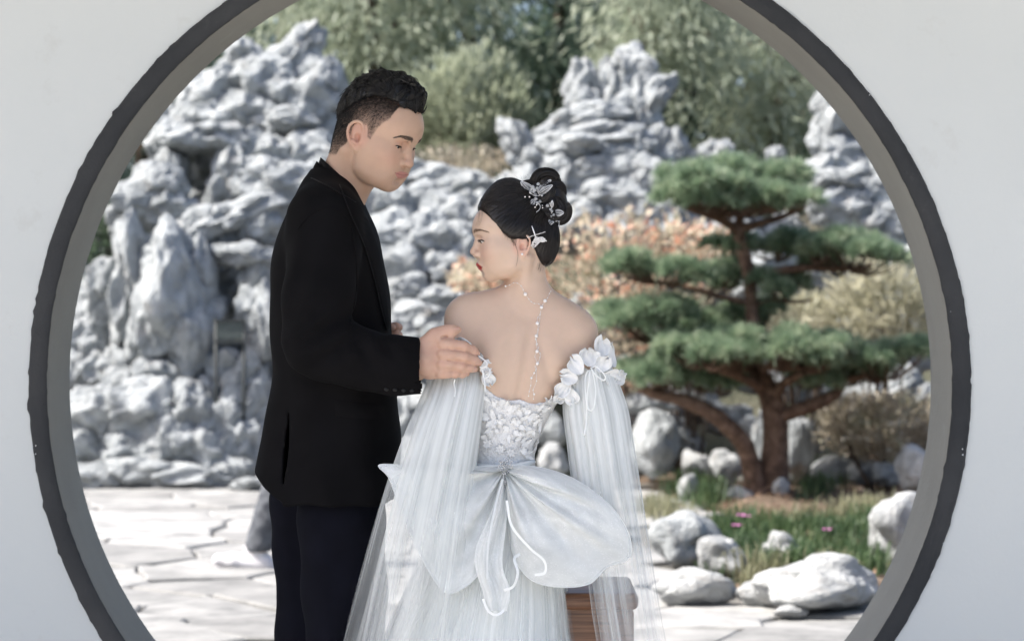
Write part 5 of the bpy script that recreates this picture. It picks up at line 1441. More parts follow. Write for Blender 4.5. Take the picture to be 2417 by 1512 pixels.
def groom_jacket():
    fd = Field((-0.64, 4.72, 0.79), (0.02, 5.52, 1.60), 0.0048)
    pm = GY / FPX
    rows = []
    for py, xl, xr, b in ((402, 733, 815, .085), (430, 714, 838, .135), (465, 697, 856, .185), (500, 681, 870, .205), (550, 661, 889, .205), (620, 645, 908, .210), (700, 639, 919, .205),
                          (800, 640, 926, .195), (900, 640, 933, .190), (960, 634, 938, .190), (1020, 624, 942, .192), (1080, 608, 944, .196), (1130, 597, 944, .20), (1230, 588, 944, .20)):
        rows.append((CAM_Z - (py - CY) * pm, ((xl + xr) / 2 - CX) * pm, (xr - xl) / 2 * pm, b))
    def fn(X, Y, Z):
        t = interp_tab(rows, Z[0, 0, :])
        xc, a, b = t[:, 0][None, None], t[:, 1][None, None], t[:, 2][None, None]
        u = np.abs((X - xc) / a); v = np.abs((Y - GY) / b)
        e = 2.25
        return ((u ** e + v ** e) ** (1 / e) - 1) * np.minimum(a, b) * 0.9
    fd.apply(fn, (-1, 4, 0), (1, 6, CAM_Z - (404 - CY) * pm), 0.01)
    # hem
    hx = [597, 640, 676, 684, 690, 905, 945]; hy = [1106, 1140, 1160, 1166, 1178, 1180, 1176]
    def hem(X, Y, Z):
        px = X / pm + CX
        return (CAM_Z - (np.interp(px, hx, hy) - CY) * pm) - Z + 0 * Y
    fd.apply(hem, (-1, 4, 0.7), (1, 6, 1.0), 0.004, 'i')
    # back vent
    def vent(X, Y, Z):
        px = X / pm + CX; py = CY + (CAM_Z - Z) / pm
        w = np.interp(py, [900, 930, 1060, 1180], [-0.01, 0.0005, 0.0014, 0.0034])
        cx = np.interp(py, [920, 1060, 1180], [702, 692, 684])
        return np.maximum(np.abs(px - cx) * pm - w, np.maximum((Y - 5.02), -(Y - 4.80)))
    fd.apply(vent, (-0.60, 4.7, 0.8), (-0.42, 5.05, 1.1), 0.002, 's')
    # draping on the body panel
    def drape(X, Y, Z):
        px = X / pm + CX; py = CY + (CAM_Z - Z) / pm
        return 0.0022 * np.sin(px * 0.055 - py * 0.012 + Y * 9) * np.clip((py - 560) / 300, 0, 1) + 0.0018 * np.sin(px * 0.03 + py * 0.035 + Y * 14)
    fd.apply(drape, (-1, 4, 0), (1, 6, 2), 0.01, 'add')
    body = fd
    # sleeves
    sl = Field((-0.64, 4.72, 0.79), (0.02, 5.52, 1.60), 0.0048)
    A = [gp(768, 528, 4.940), gp(762, 600, 4.935), gp(754, 700, 4.905), gp(744, 800, 4.888)]
    sl.chain(A, [0.070, 0.075, 0.074, 0.067], 0.03)
    B = [gp(744, 800, 4.888), gp(765, 822, 4.886), gp(860, 850, 4.882), gp(940, 862, 4.880), gp(1040, 870, 4.878)]
    sl.chain(B, [0.066, 0.064, 0.060, 0.058, 0.0585], 0.03)
    sl.chain([gp(768, 528, 5.300), gp(752, 640, 5.33), gp(745, 815, 5.36), gp(868, 812, 5.22)], [0.066, 0.070, 0.062, 0.050], 0.03)
    def folds(X, Y, Z):
        px = X / pm + CX; py = CY + (CAM_Z - Z) / pm
        near = np.clip((5.0 - Y) / 0.05, 0, 1)
        e = np.exp(-(((px - 800) / 70) ** 2 + ((py - 800) / 60) ** 2))
        g = 0.0085 * e * np.sin((px * 0.55 + py * 0.85) * 0.105)
        e2 = np.exp(-(((px - 900) / 60) ** 2 + ((py - 820) / 30) ** 2))
        g += 0.0065 * e2 * np.sin((px * 0.9 - py * 0.5) * 0.12)
        e3 = np.exp(-(((px - 700) / 60) ** 2 + ((py - 640) / 130) ** 2))
        g += 0.0045 * e3 * np.sin((px * 0.95 + py * 0.25) * 0.11)
        g += 0.0016 * np.sin(px * 0.05 + py * 0.03)
        return near * g
    sl.apply(folds, (-1, 4, 0), (1, 5.2, 2), 0.01, 'add')
    # cuff end cut square across the forearm
    def cuff(X, Y, Z):
        px = X / pm + CX; py = CY + (CAM_Z - Z) / pm
        return np.where(Y < 5.05, (px - 1003.5 - (py - 803) * 0.022) * pm, -1.0)
    sl.apply(cuff, (-1, 4, 0), (1, 6, 2), 0.002, 'i')
    sl.cone(gp(985, 868, 4.88), gp(1060, 870, 4.88), 0.052, 0.052, 0.002, 's')
    k = (0.010 + 0.050 * np.clip((body.zs - 1.36) / 0.10, 0, 1))[None, None, :]
    h = np.maximum(k - np.abs(body.F - sl.F), 0) / k
    body.F = np.minimum(body.F, sl.F) - h * h * k * 0.25
    # armhole seam
    seam = smooth_path([gp(720, 505, 4.9), gp(800, 480, 4.93), gp(838, 540, 4.93), gp(850, 640, 4.90), gp(836, 740, 4.86)], 26)
    V, Fc = body.mesh()
    return V, Fc, seam
jv, jf = None, None
jv, jf, seam = groom_jacket()
jv = laplace(jv, jf, 1, 0.4)
jacket = mk('jacket', jv, jf, M_SUIT); attach(jacket, groom)
JB = bvh_of(jv, jf)
EYE0 = Vector((0, 0, CAM_Z))
def cast(px, py, off=0.0, bvh=None):
    """the point of the garment surveyed at (px, py), lifted by off along its normal"""
    d = (P(px, py, 5.0) - EYE0).normalized()
    loc, nor, _, _ = (bvh or JB).ray_cast(EYE0 + d * 3.5, d)
    if loc is None: return None
    if nor.dot(d) > 0: nor = -nor
    return np.array(loc + nor * off)
def patch(name, left, right, n, m, off, mat, parent, bvh=None, thick=0.002):
    """a strip of cloth between two edge lines, laid on the garment"""
    a = smooth_path([(x, y, 0) for x, y in left], n); b = smooth_path([(x, y, 0) for x, y in right], n)
    V = []; ok = True
    for i in range(n):
        last = None
        for j in range(m):
            t = j / (m - 1); q = a[i] * (1 - t) + b[i] * t
            edge = min(t, 1 - t, i / (n - 1), 1 - i / (n - 1))
            p = cast(q[0], q[1], off + thick * min(1, edge * 14), bvh)
            if p is None: p = last if last is not None else np.array(P(q[0], q[1], 5.0))
            V.append(p); last = p
    F = [(i * m + j, i * m + j + 1, (i + 1) * m + j + 1, (i + 1) * m + j) for i in range(n - 1) for j in range(m - 1)]
    o = mk(name, V, F, mat); attach(o, parent); return o
# lapel and its roll line; pocket flap
patch('lapel', [(800, 440), (822, 500), (856, 580), (880, 660), (899, 740), (910, 780)], [(846, 468), (872, 525), (897, 600), (910, 680), (916, 740), (917, 780)], 24, 8, 0.001, M_SUIT, jacket, thick=0.004)
M_LAPEL_HL = cloth_mat('lapel_highlight', (0.008, 0.0078, 0.0085), 0.6, 0.0)  # lighter cord that paints the thin highlight along lapel and collar
for edge in ([(800, 440), (822, 500), (856, 580), (880, 660), (899, 740), (910, 780)], [(736, 424), (768, 440), (800, 458), (836, 480)]):
    mb = MB(); pts = [cast(x, y, 0.0042) for x, y, _ in smooth_path([(x, y, 0) for x, y in edge], 30)]
    mb.tube([q for q in pts if q is not None], 0.0013, 6); attach(mb.build('lapel_highlight', M_LAPEL_HL), jacket)
patch('pocket_flap', [(788, 942), (790, 982)], [(905, 955), (908, 992)], 5, 12, 0.001, M_SUIT, jacket, thick=0.003)
# armhole seam as a fine welt
mb = MB(); pts = [cast(x, y, 0.0006) for x, y, _ in smooth_path([(704, 540, 0), (735, 505, 0), (785, 492, 0), (822, 520, 0), (836, 580, 0), (842, 660, 0), (832, 740, 0), (824, 780, 0)], 30)]
mb.tube([p for p in pts if p is not None], 0.0012, 5); attach(mb.build('sleeve_seam', M_SUIT), jacket)
# cuff buttons
for i, (bx, by) in enumerate(((912, 921), (932, 922), (952, 923), (972, 924))):
    p = cast(bx, by - 4, 0.0015)
    if p is not None:
        v, f = sphere_geo(p, (0.0050, 0.0028, 0.0040), 10, 6); attach(mk('cuff_button', v, f, M_BTN), jacket)

def ring_band(name, rings, mat, parent, thick=0.0025):
    """cloth band through closed rings (lists of points), with thickness"""
    n = len(rings[0]); V = []; F = []
    allr = [np.array(r) for r in rings]
    cen = np.mean([r.mean(0) for r in allr], 0)
    inner = []
    for r in allr:
        c = r.mean(0); d = r - c; d /= np.linalg.norm(d, axis=1)[:, None]; inner.append(r - d * thick)
    full = allr + inner[::-1]
    for r in full: V += list(r)
    m = len(full)
    for i in range(m):
        a = i * n; b = ((i + 1) % m) * n
        for k in range(n): F.append((a + k, a + (k + 1) % n, b + (k + 1) % n, b + k))
    o = mk(name, V, F, mat); attach(o, parent); return o
def collar_ring(back, front, half, yc, n=48, dip=0.0):
    b = gp(*back, yc); f = gp(*front, yc); c = (b + f) / 2; u = (f - b) / 2
    return [c + u * math.cos(t) + np.array([0, half * math.sin(t), 0]) for t in np.linspace(0, 2 * math.pi, n, endpoint=False)]
shirt = ring_band('shirt_collar', [collar_ring((757, 371), (857, 462), 0.066, 5.095), collar_ring((752, 385), (860, 480), 0.070, 5.10), collar_ring((744, 420), (862, 520), 0.078, 5.10)], M_SHIRT, groom)
jc = ring_band('jacket_collar', [collar_ring((748, 380), (842, 492), 0.074, 5.10), collar_ring((741, 392), (850, 512), 0.080, 5.10), collar_ring((730, 424), (868, 575), 0.112, 5.11)], M_SUIT, jacket, 0.004)

def groom_trousers():
    fd = Field((-0.56, 4.88, 0.03), (-0.20, 5.36, 1.06), 0.0062)
    for y, pts in ((5.055, [(800, 1090, .075), (805, 1170, .086), (806, 1220, .095), (812, 1400, .092), (815, 1600, .086), (812, 2030, .080)]), (5.205, [(750, 1090, .080), (738, 1180, .090), (738, 1300, .086), (742, 1500, .084), (738, 2030, .078)])):
        q = [np.array([P(px, CY, y).x, y, max(CAM_Z - (py - CY) * y / FPX, 0.06)]) for px, py, r in pts]
        fd.chain(q, [r for *_, r in pts], 0.03)
    fd.ell(gp(785, 1060, GY), (0.100, 0.135, 0.09), 0.05)
    def crease(X, Y, Z):
        return 0.0020 * np.sin(X * 60 + Z * 7) + 0.0016 * np.sin(Z * 24 + Y * 30)
    fd.apply(crease, (-1, 4, 0), (1, 6, 2), 0.01, 'add')
    fd.apply(lambda X, Y, Z: 0.045 - Z + 0 * X + 0 * Y, (-1, 4, 0), (1, 6, 0.3), 0.004, 'i')
    return fd.mesh()
tv, tf = groom_trousers()
attach(mk('trousers', tv, tf, M_TROU), groom)
for y, fx in ((5.055, 811), (5.205, 739)):
    fd = Field((-0.56, y - 0.08, -0.01), (-0.10, y + 0.08, 0.16), 0.005)
    x = P(fx, CY, y).x
    fd.cone((x - 0.05, y, 0.050), (x + 0.17, y, 0.040), 0.048, 0.036, 0.02); fd.cone((x - 0.03, y, 0.06), (x - 0.02, y, 0.12), 0.045, 0.045, 0.03)
    fd.apply(lambda X, Y, Z: 0.0 - Z + 0.002 + 0 * X + 0 * Y, (-1, 4, -1), (1, 6, 0.3), 0.003, 'i')
    v, f = fd.mesh(); attach(mk('shoe', v, f, M_BTN), groom)

# ================================================================== the bride
EYE0 = Vector((0, 0, CAM_Z))
BY = 4.98
B_BASE = Vector((P(1200, CY, BY).x, BY, 0.0))
def bp_(px, py, y=BY): return np.array(P(px, py, y))
BK = dict(s=0.84, w=0.0660, fore=(0.0865, 0.0500), back=-0.072, vertex=0.108, nas=(0.0815, 0.0225), tip=(0.0990, -0.0070),
          sub=(0.0845, -0.0217), ul=(0.0880, -0.0338), st=(0.0815, -0.0405), ll=(0.0832, -0.0474), chinf=(0.0705, -0.0630),
          chinb=(0.0600, -0.0715), eye=(0.0775, 0.0290, 0.0135), er=0.0112, mc=(0.0733, 0.0225, -0.0435), ala=(0.0830, 0.0160, -0.0150),
          brow_in=(0.0860, 0.012, 0.0340), brow_out=(0.0620, 0.044, 0.0340), ear=(0.002, 0.0610, -0.007), earh=0.047,
          jf=0.010, jz=-0.038, jw=0.86, cw=0.008, nr=0.0085)
BF = Frame(P(1215, 579, 4.97), -1, R_(10), R_(4))

def bride_torso(fd, off=0.0):
    pm = BY / FPX
    rows = []
    for py, xl, xr, b, yc in ((690, 1185, 1315, .035, 5.00), (735, 1100, 1368, .060, 5.000), (770, 1078, 1385, .076, 5.000), (810, 1083, 1380, .086, 5.000), (850, 1090, 1372, .092, 4.998), (900, 1103, 1345, .092, 4.998), (950, 1113, 1312, .086, 4.998),
                              (1000, 1118, 1284, .080, 5.00), (1050, 1116, 1264, .076, 5.005), (1090, 1110, 1258, .076, 5.01), (1140, 1098, 1275, .086, 5.01), (1200, 1088, 1285, .100, 5.01), (1290, 1080, 1292, .115, 5.02), (1370, 1080, 1290, .12, 5.02)):
        rows.append((CAM_Z - (py - CY) * pm, ((xl + xr) / 2 - CX) * pm, (xr - xl) / 2 * pm, b, yc))
    def fn(X, Y, Z):
        t = interp_tab(rows, Z[0, 0, :])
        xc, a, b, yc = [t[:, i][None, None] for i in range(4)]
        u = np.abs((X - xc) / a); v = np.abs((Y - yc) / b); e = 2.4
        d = ((u ** e + v ** e) ** (1 / e) - 1) * np.minimum(a, b) * 0.85
        e2 = (Z - (CAM_Z - (700 - CY) * pm)) * 0.9; hh = np.maximum(0.04 - np.abs(d - e2), 0) / 0.04
        return np.maximum(d, e2) + hh * hh * 0.01 + off
    fd.apply(fn, (-1, 4, CAM_Z - (1375 - CY) * pm), (1, 6, 2), 0.03)

def bride_body():
    zs = np.concatenate([np.arange(0.60, 1.26, 0.0042), np.arange(1.26, 1.62, 0.0019)])
    fd = Field((-0.20, 4.84, 0), (0.235, 5.14, 1), 0.0026, zs)
    bride_torso(fd)
    L = bp_(1102, 747, 4.99); Rr = bp_(1354, 787, 4.985)
    nb = bp_(1246, 690, 4.985)
    # shoulders, arms
    fd.cone(bp_(1238, 722, 4.99), L, 0.036, 0.0425, 0.03)
    fd.cone(bp_(1262, 716, 4.99), Rr, 0.040, 0.0435, 0.035)
    fd.chain([L, bp_(1088, 850, 4.97), bp_(1075, 1010, 4.975), bp_(1110, 1170, 5.06)], [0.0425, 0.038, 0.031, 0.024], 0.02)
    fd.chain([Rr, bp_(1376, 870, 4.97), bp_(1402, 1020, 4.98), bp_(1370, 1180, 5.08)], [0.0435, 0.038, 0.031, 0.024], 0.02)
    # neck
    fd.cone(bp_(1244, 730, 4.99), BF(-0.020, 0, -0.045), 0.042, 0.0365, 0.025)
    fd.cone(bp_(1246, 700, 4.98), BF(-0.028, 0.0, -0.020), 0.034, 0.034, 0.02)
    for tip in (bp_(1120, 722, 4.985), bp_(1345, 760, 4.98)):
        fd.cone(bp_(1246, 688, 4.985), tip, 0.020, 0.018, 0.035)         # trapezius slope
    build_head(fd, BF, BK)
    fd.cone(BF(-0.018, 0.050, -0.030), bp_(1230, 706, 4.96), 0.009, 0.007, 0.016)      # neck muscle
    # shoulder blades, spine
    pm = 4.91 / FPX
    def relief(X, Y, Z):
        px = X / pm + CX; py = CY + (CAM_Z - Z) / pm
        r = 0.0 * Y
        for cx, cy, tl in ((1166, 832, 0.25), (1322, 846, -0.25)):
            u = (px - cx) + tl * (py - cy)
            r = r - 0.0060 * np.exp(-(u / 40) ** 2 - ((py - cy) / 62) ** 2)
            r = r + 0.0040 * np.exp(-((u - (36 if tl > 0 else -36)) / 15) ** 2 - ((py - cy - 6) / 60) ** 2)      # hollow beside the blade
        sx = np.interp(py, [690, 780, 860, 950, 1020], [1258, 1252, 1241, 1222, 1206])
        r = r + 0.0060 * np.exp(-((px - sx) / 13) ** 2) * np.clip((py - 740) / 60, 0, 1)
        return r * np.clip((4.99 - Y) / 0.03, 0, 1)
    fd.apply(relief, (-0.2, 4.80, 0.9), (0.24, 5.0, 1.32), 0.01, 'add')
    # elbow-forward forearms and hands in the lap
    for a, b in ((bp_(1110, 1170, 5.06), bp_(1165, 1190, 5.12)), (bp_(1370, 1180, 5.08), bp_(1265, 1195, 5.12))):
        fd.cone(a, b, 0.024, 0.022, 0.01)
    V, Fc = fd.mesh()
    V = laplace(V, Fc, 1, 0.35)
    return V, Fc

SKIN_F = np.array([0.615, 0.45, 0.345])
bv, bf_ = bride_body()
BBVH = bvh_of(bv, bf_)
col_b, qb = head_colors(bv, BF, BK, SKIN_F, (0.40, 0.035, 0.035), (0.67, 0.36, 0.28), 1.0)
# legs under the skirt, coarse
fdl = Field((-0.22, 4.90, 0.0), (0.22, 5.62, 0.72), 0.012)
for sx in (-0.062, 0.062):
    x = B_BASE.x + sx - 0.022
    fdl.chain([(x, 5.04, 0.70), (x, 5.24, 0.69), (x, 5.28, 0.10)], [0.066, 0.058, 0.04], 0.03)
    fdl.cone((x, 5.26, 0.045), (x, 5.40, 0.035), 0.036, 0.028, 0.02)
lv, lf_ = fdl.mesh()
Vm, Fm = merge([(bv, bf_), (lv, lf_)])
bride = mk('person', Vm - np.array(B_BASE), Fm, M_SKIN_F, None, True, cols=np.concatenate([col_b, np.tile(SKIN_F, (len(lv), 1))]),
           label='person with bare back and swept-up black hair in a white wedding gown', cat='person')
bride.location = B_BASE
eye_parts(BF, BK, bride, -16, 14, -22, 0.0060, iris=(0.03, 0.015, 0.01), halfw=62)
for sg in (-1, 1):
    brow_strands(BF, BBVH, [(0.0880, sg * 0.010, 0.0345), (0.083, sg * 0.022, 0.0365), (0.074, sg * 0.034, 0.0375), (0.061, sg * 0.044, 0.0340)], 0.0052, 190, bride, M_BROW_F)

# ---- hair swept up to a bun
def b_hairline(f, l):
    """lower edge of the hair over (forward) at the side of the head"""
    return np.interp(f, [-0.10, -0.055, -0.046, -0.034, -0.020, 0.000, 0.020, 0.036, 0.052, 0.068, 0.0785, 0.095], [-0.055, -0.052, -0.040, -0.014, 0.004, 0.010, 0.012, 0.026, 0.046, 0.074, 0.089, 0.096])
def bride_hair():
    lo = BF(0, 0, 0.03) - np.array([0.13, 0.10, 0.12]); hi = BF(0, 0, 0.03) + np.array([0.16, 0.10, 0.13])
    fd = Field(lo, hi, 0.0022)
    def ell(c, r, k=0.02): fd.ell(BF(*c), r, k, 'u', BF.M)
    ell((0.008, 0, 0.046), (0.0825, 0.0700, 0.0690))
    ell((-0.036, 0, 0.020), (0.062, 0.058, 0.068), 0.03)
    ell((-0.052, 0, -0.004), (0.034, 0.040, 0.050), 0.03)
    ell((0.006, 0, 0.084), (0.056, 0.050, 0.064), 0.03)
    for sg in (-1, 1): ell((-0.006, sg * 0.052, 0.030), (0.040, 0.022, 0.026), 0.02)
    M = BF.M; c = BF.c
    def loc(X, Y, Z):
        dx, dy, dz = X - c[0], Y - c[1], Z - c[2]
        return [dx * M[0, i] + dy * M[1, i] + dz * M[2, i] for i in range(3)]
    def cut(X, Y, Z):
        f, l, z = loc(X, Y, Z)
        return (b_hairline(f, l) - z) * 0.75
    fd.apply(cut, lo, hi, 0.010, 'i')
    def waves(X, Y, Z):
        f, l, z = loc(X, Y, Z)
        a = np.arctan2(z - 0.07, f + 0.06)
        return 0.00022 * np.sin(a * 44 + l * 60) + 0.00022 * np.sin(a * 97 + l * 130 + 1.2)
    fd.apply(waves, lo, hi, 0.01, 'add')
    # step of the parting: the front section ends in a raised edge
    return fd.mesh()
bhv, bhf = bride_hair()
b_hair = mk('hair', bhv, bhf, M_HAIR_F); attach(b_hair, bride)
BHB = bvh_of(bhv, bhf)
def coil(center, rad, tube, tilt_x, tilt_z, turns=1.0, a0=0.0, squash=1.0, n=40):
    """one coil of twisted hair: a thick rope with its own strand grooves"""
    Mx = np.array(Matrix.Rotation(tilt_z, 3, 'Z') @ Matrix.Rotation(tilt_x, 3, 'X'))
    pts = []
    for t in np.linspace(0, 1, n):
        a = a0 + turns * 2 * math.pi * t
        pts.append(np.asarray(center) + Mx @ np.array([rad * math.cos(a), 0.006 * math.sin(a * 0.5), rad * squash * math.sin(a)]))
    pts = np.array(pts)
    rr = tube * (0.75 + 0.25 * np.sin(np.linspace(0, 1, n) * math.pi))
    v, f = tube_geo(pts, rr, 44)
    # strand grooves running along the rope with a slow twist
    k = np.arange(len(v)); ring = k // 44; j = k % 44
    cen = pts[np.clip(ring, 0, n - 1)]
    ph = j / 44 * 2 * math.pi
    g = 1 + 0.05 * np.sin(ph * 5 + ring * 0.16) + 0.045 * np.sin(ph * 13 + ring * 0.16 + 1.0 * np.sin(ring * 0.2)) + 0.02 * rng.normal(0, 1, 44)[j]
    ropes = MB()
    for q in range(54):
        ph0 = q / 54 * 2 * math.pi + rng.normal(0, .1); pts2 = []
        for i in range(1, n - 1, 2):
            jj = int((ph0 - i * 0.035) / (2 * math.pi) * 44) % 44
            pts2.append(cen[i * 44 + jj] + (v[i * 44 + jj] - cen[i * 44 + jj]) * (g[i * 44 + jj] * 1.0 + 0.03))
        ropes.tube(smooth_path(pts2, 24), 0.00065, 3, False)
    v = cen + (v - cen) * g[:, None]
    return v, f, ropes
def cp3(u, v): return ((1640 + u / 3.024) / 1.5093, (580 + v / 3.024) / 1.5093)       # from a survey sheet of the head
bun = []
for (u, v, dy, rad, tb, tx, tz, turns, a0, sq) in (
        (930, 205, 0.000, 0.0225, 0.0125, 0.2, 0.2, 1.0, 0.3, 0.85),
        (870, 300, -0.016, 0.020, 0.0130, -0.2, -0.2, 0.9, 2.2, 0.9),
        (1010, 330, -0.004, 0.018, 0.0130, 0.3, 0.5, 0.95, -0.6, 1.0),
        (1085, 520, 0.004, 0.0150, 0.0115, 0.1, 0.3, 1.0, 0.9, 1.25),
        (990, 480, -0.018, 0.020, 0.0125, -0.3, 0.2, 0.8, 2.8, 0.9),
        (760, 300, -0.004, 0.018, 0.0130, -0.1, -0.1, 0.6, 0.2, 0.7),
        (880, 420, -0.020, 0.020, 0.0120, -0.3, 0.0, 0.7, 3.4, 0.8)):
    px, py = cp3(u, v)
    vv, ff2, ropes = coil(P(px, py, 4.965 + dy), rad, tb, tx, tz, turns, a0, sq)
    rv, rf2 = ropes.arrays(); vv2 = np.concatenate([vv, rv]); ff3 = [list(q) for q in ff2] + [[i + len(vv) for i in q] for q in rf2]
    o = mk('hair_coil', vv2, ff3, M_HAIR_F); attach(o, b_hair)
fdb = Field(bp_(1270, 590, 4.90), bp_(1380, 400, 5.04), 0.0035)
for (u, v, r) in ((930, 240, .026), (990, 360, .030), (1030, 520, .026), (860, 340, .026), (960, 480, .03)):
    px, py = cp3(u, v); fdb.ell(P(px, py, 4.972), (r, r * 0.9, r), 0.02)
v_, f2_ = fdb.mesh(); attach(mk('bun', v_, f2_, M_HAIR_F), b_hair)

def bride_strands():
    mb = MB()
    target = BF.local(np.array(P(*cp3(930, 330), 4.965))[None])[0]
    for ti in rng.integers(0, len(bhf), 3600):
        p = bhv[bhf[ti]].mean(0); q = BF.local(p[None])[0]
        loc, nor, _, _ = BHB.find_nearest(Vector(p))
        n = np.array(nor)
        d = BF.M @ (target - q)
        L = min(np.linalg.norm(d), 0.11) * rng.uniform(0.35, 0.8)
        tw = d / np.linalg.norm(d) + rng.normal(0, 0.05, 3)
        cur = np.array(loc); pts = []; lift = rng.uniform(0.0, 0.0009); k = 9
        for u in range(k):
            l2, n2, _, _ = BHB.find_nearest(Vector(cur)); n2 = np.array(n2); l2 = np.array(l2)
            pts.append(l2 + n2 * lift * math.sin(math.pi * (u + 0.5) / k))
            dd = BF.M @ (target - BF.local(l2[None])[0]); tw = dd / (np.linalg.norm(dd) + 1e-9)
            tw = tw - n2 * (tw @ n2); tw /= np.linalg.norm(tw) + 1e-9
            cur = l2 + tw * L / (k - 1)
        mb.tube(pts, [0.0003] + [0.00055] * (k - 2) + [0.0002], 3, False)
    # baby hair and flyaways along the hairline and the crown
    def loose(uv, dy, r0=0.00030, jit=0.0):
        pts = []
        for (u, v), d in zip(uv, dy):
            e = (P(*cp3(u, v), 5.0) - EYE0).normalized(); hit = BBVH.ray_cast(EYE0 + e * 3.5, e)[0]
            pts.append(hit - e * (0.003 + 0.15 * abs(d - dy[0])) if hit is not None else P(*cp3(u, v), 4.905 + d))
        pp = smooth_path(pts, 14)
        mb.tube(pp, np.linspace(r0, 0.00012, 14), 3, False)
    for k in range(2):
        j = 7 * k
        loose([(560 + j, 840 - j), (595 + j, 900), (618 + j * .5, 980), (612 + j * .3, 1060), (598, 1120)], [0.004, -0.004, -0.002, 0.006, 0.012], 0.00034)
        loose([(185 + j, 455), (200 + j, 530), (190 + j * 1.5, 610), (165 + j * 2, 680)], [0.055, 0.045, 0.046, 0.050], 0.00024)
        loose([(225 + j, 480), (232 + j, 560), (205 + j * 2, 640), (180 + j * 2, 690)], [0.045, 0.036, 0.040, 0.046], 0.00022)
    for k in range(40):
        u0 = random.uniform(430, 575); v0 = np.interp(u0, [430, 500, 575], [690, 760, 815]) + random.uniform(-10, 4)
        loose([(u0, v0), (u0 + random.uniform(0, 30), v0 + random.uniform(25, 50)), (u0 + random.uniform(10, 50), v0 + random.uniform(50, 110))], [0.008, 0.006, 0.008], 0.00018)
    for k in range(50):
        t = random.random()
        u0 = 250 + 900 * t; v0 = np.interp(u0, [250, 450, 600, 760, 900, 1080, 1180], [380, 230, 160, 150, 75, 150, 480])
        a = random.uniform(-1, 1)
        loose([(u0, v0 + 18), (u0 + 14 * a, v0 - random.uniform(2, 14)), (u0 + 45 * a, v0 - random.uniform(6, 34))], [0.06, 0.06, 0.06], 0.00016)
    for k in range(12):
        u0 = random.uniform(835, 900); v0 = random.uniform(1060, 1100)
        loose([(u0, v0), (u0 - random.uniform(-6, 16), v0 + 35), (u0 - random.uniform(0, 30), v0 + random.uniform(60, 100))], [0.022, 0.022, 0.025], 0.00018)
    o = mb.build('hair_strands', M_HAIR_F); attach(o, b_hair); setp(o, kind='stuff')
bride_strands()

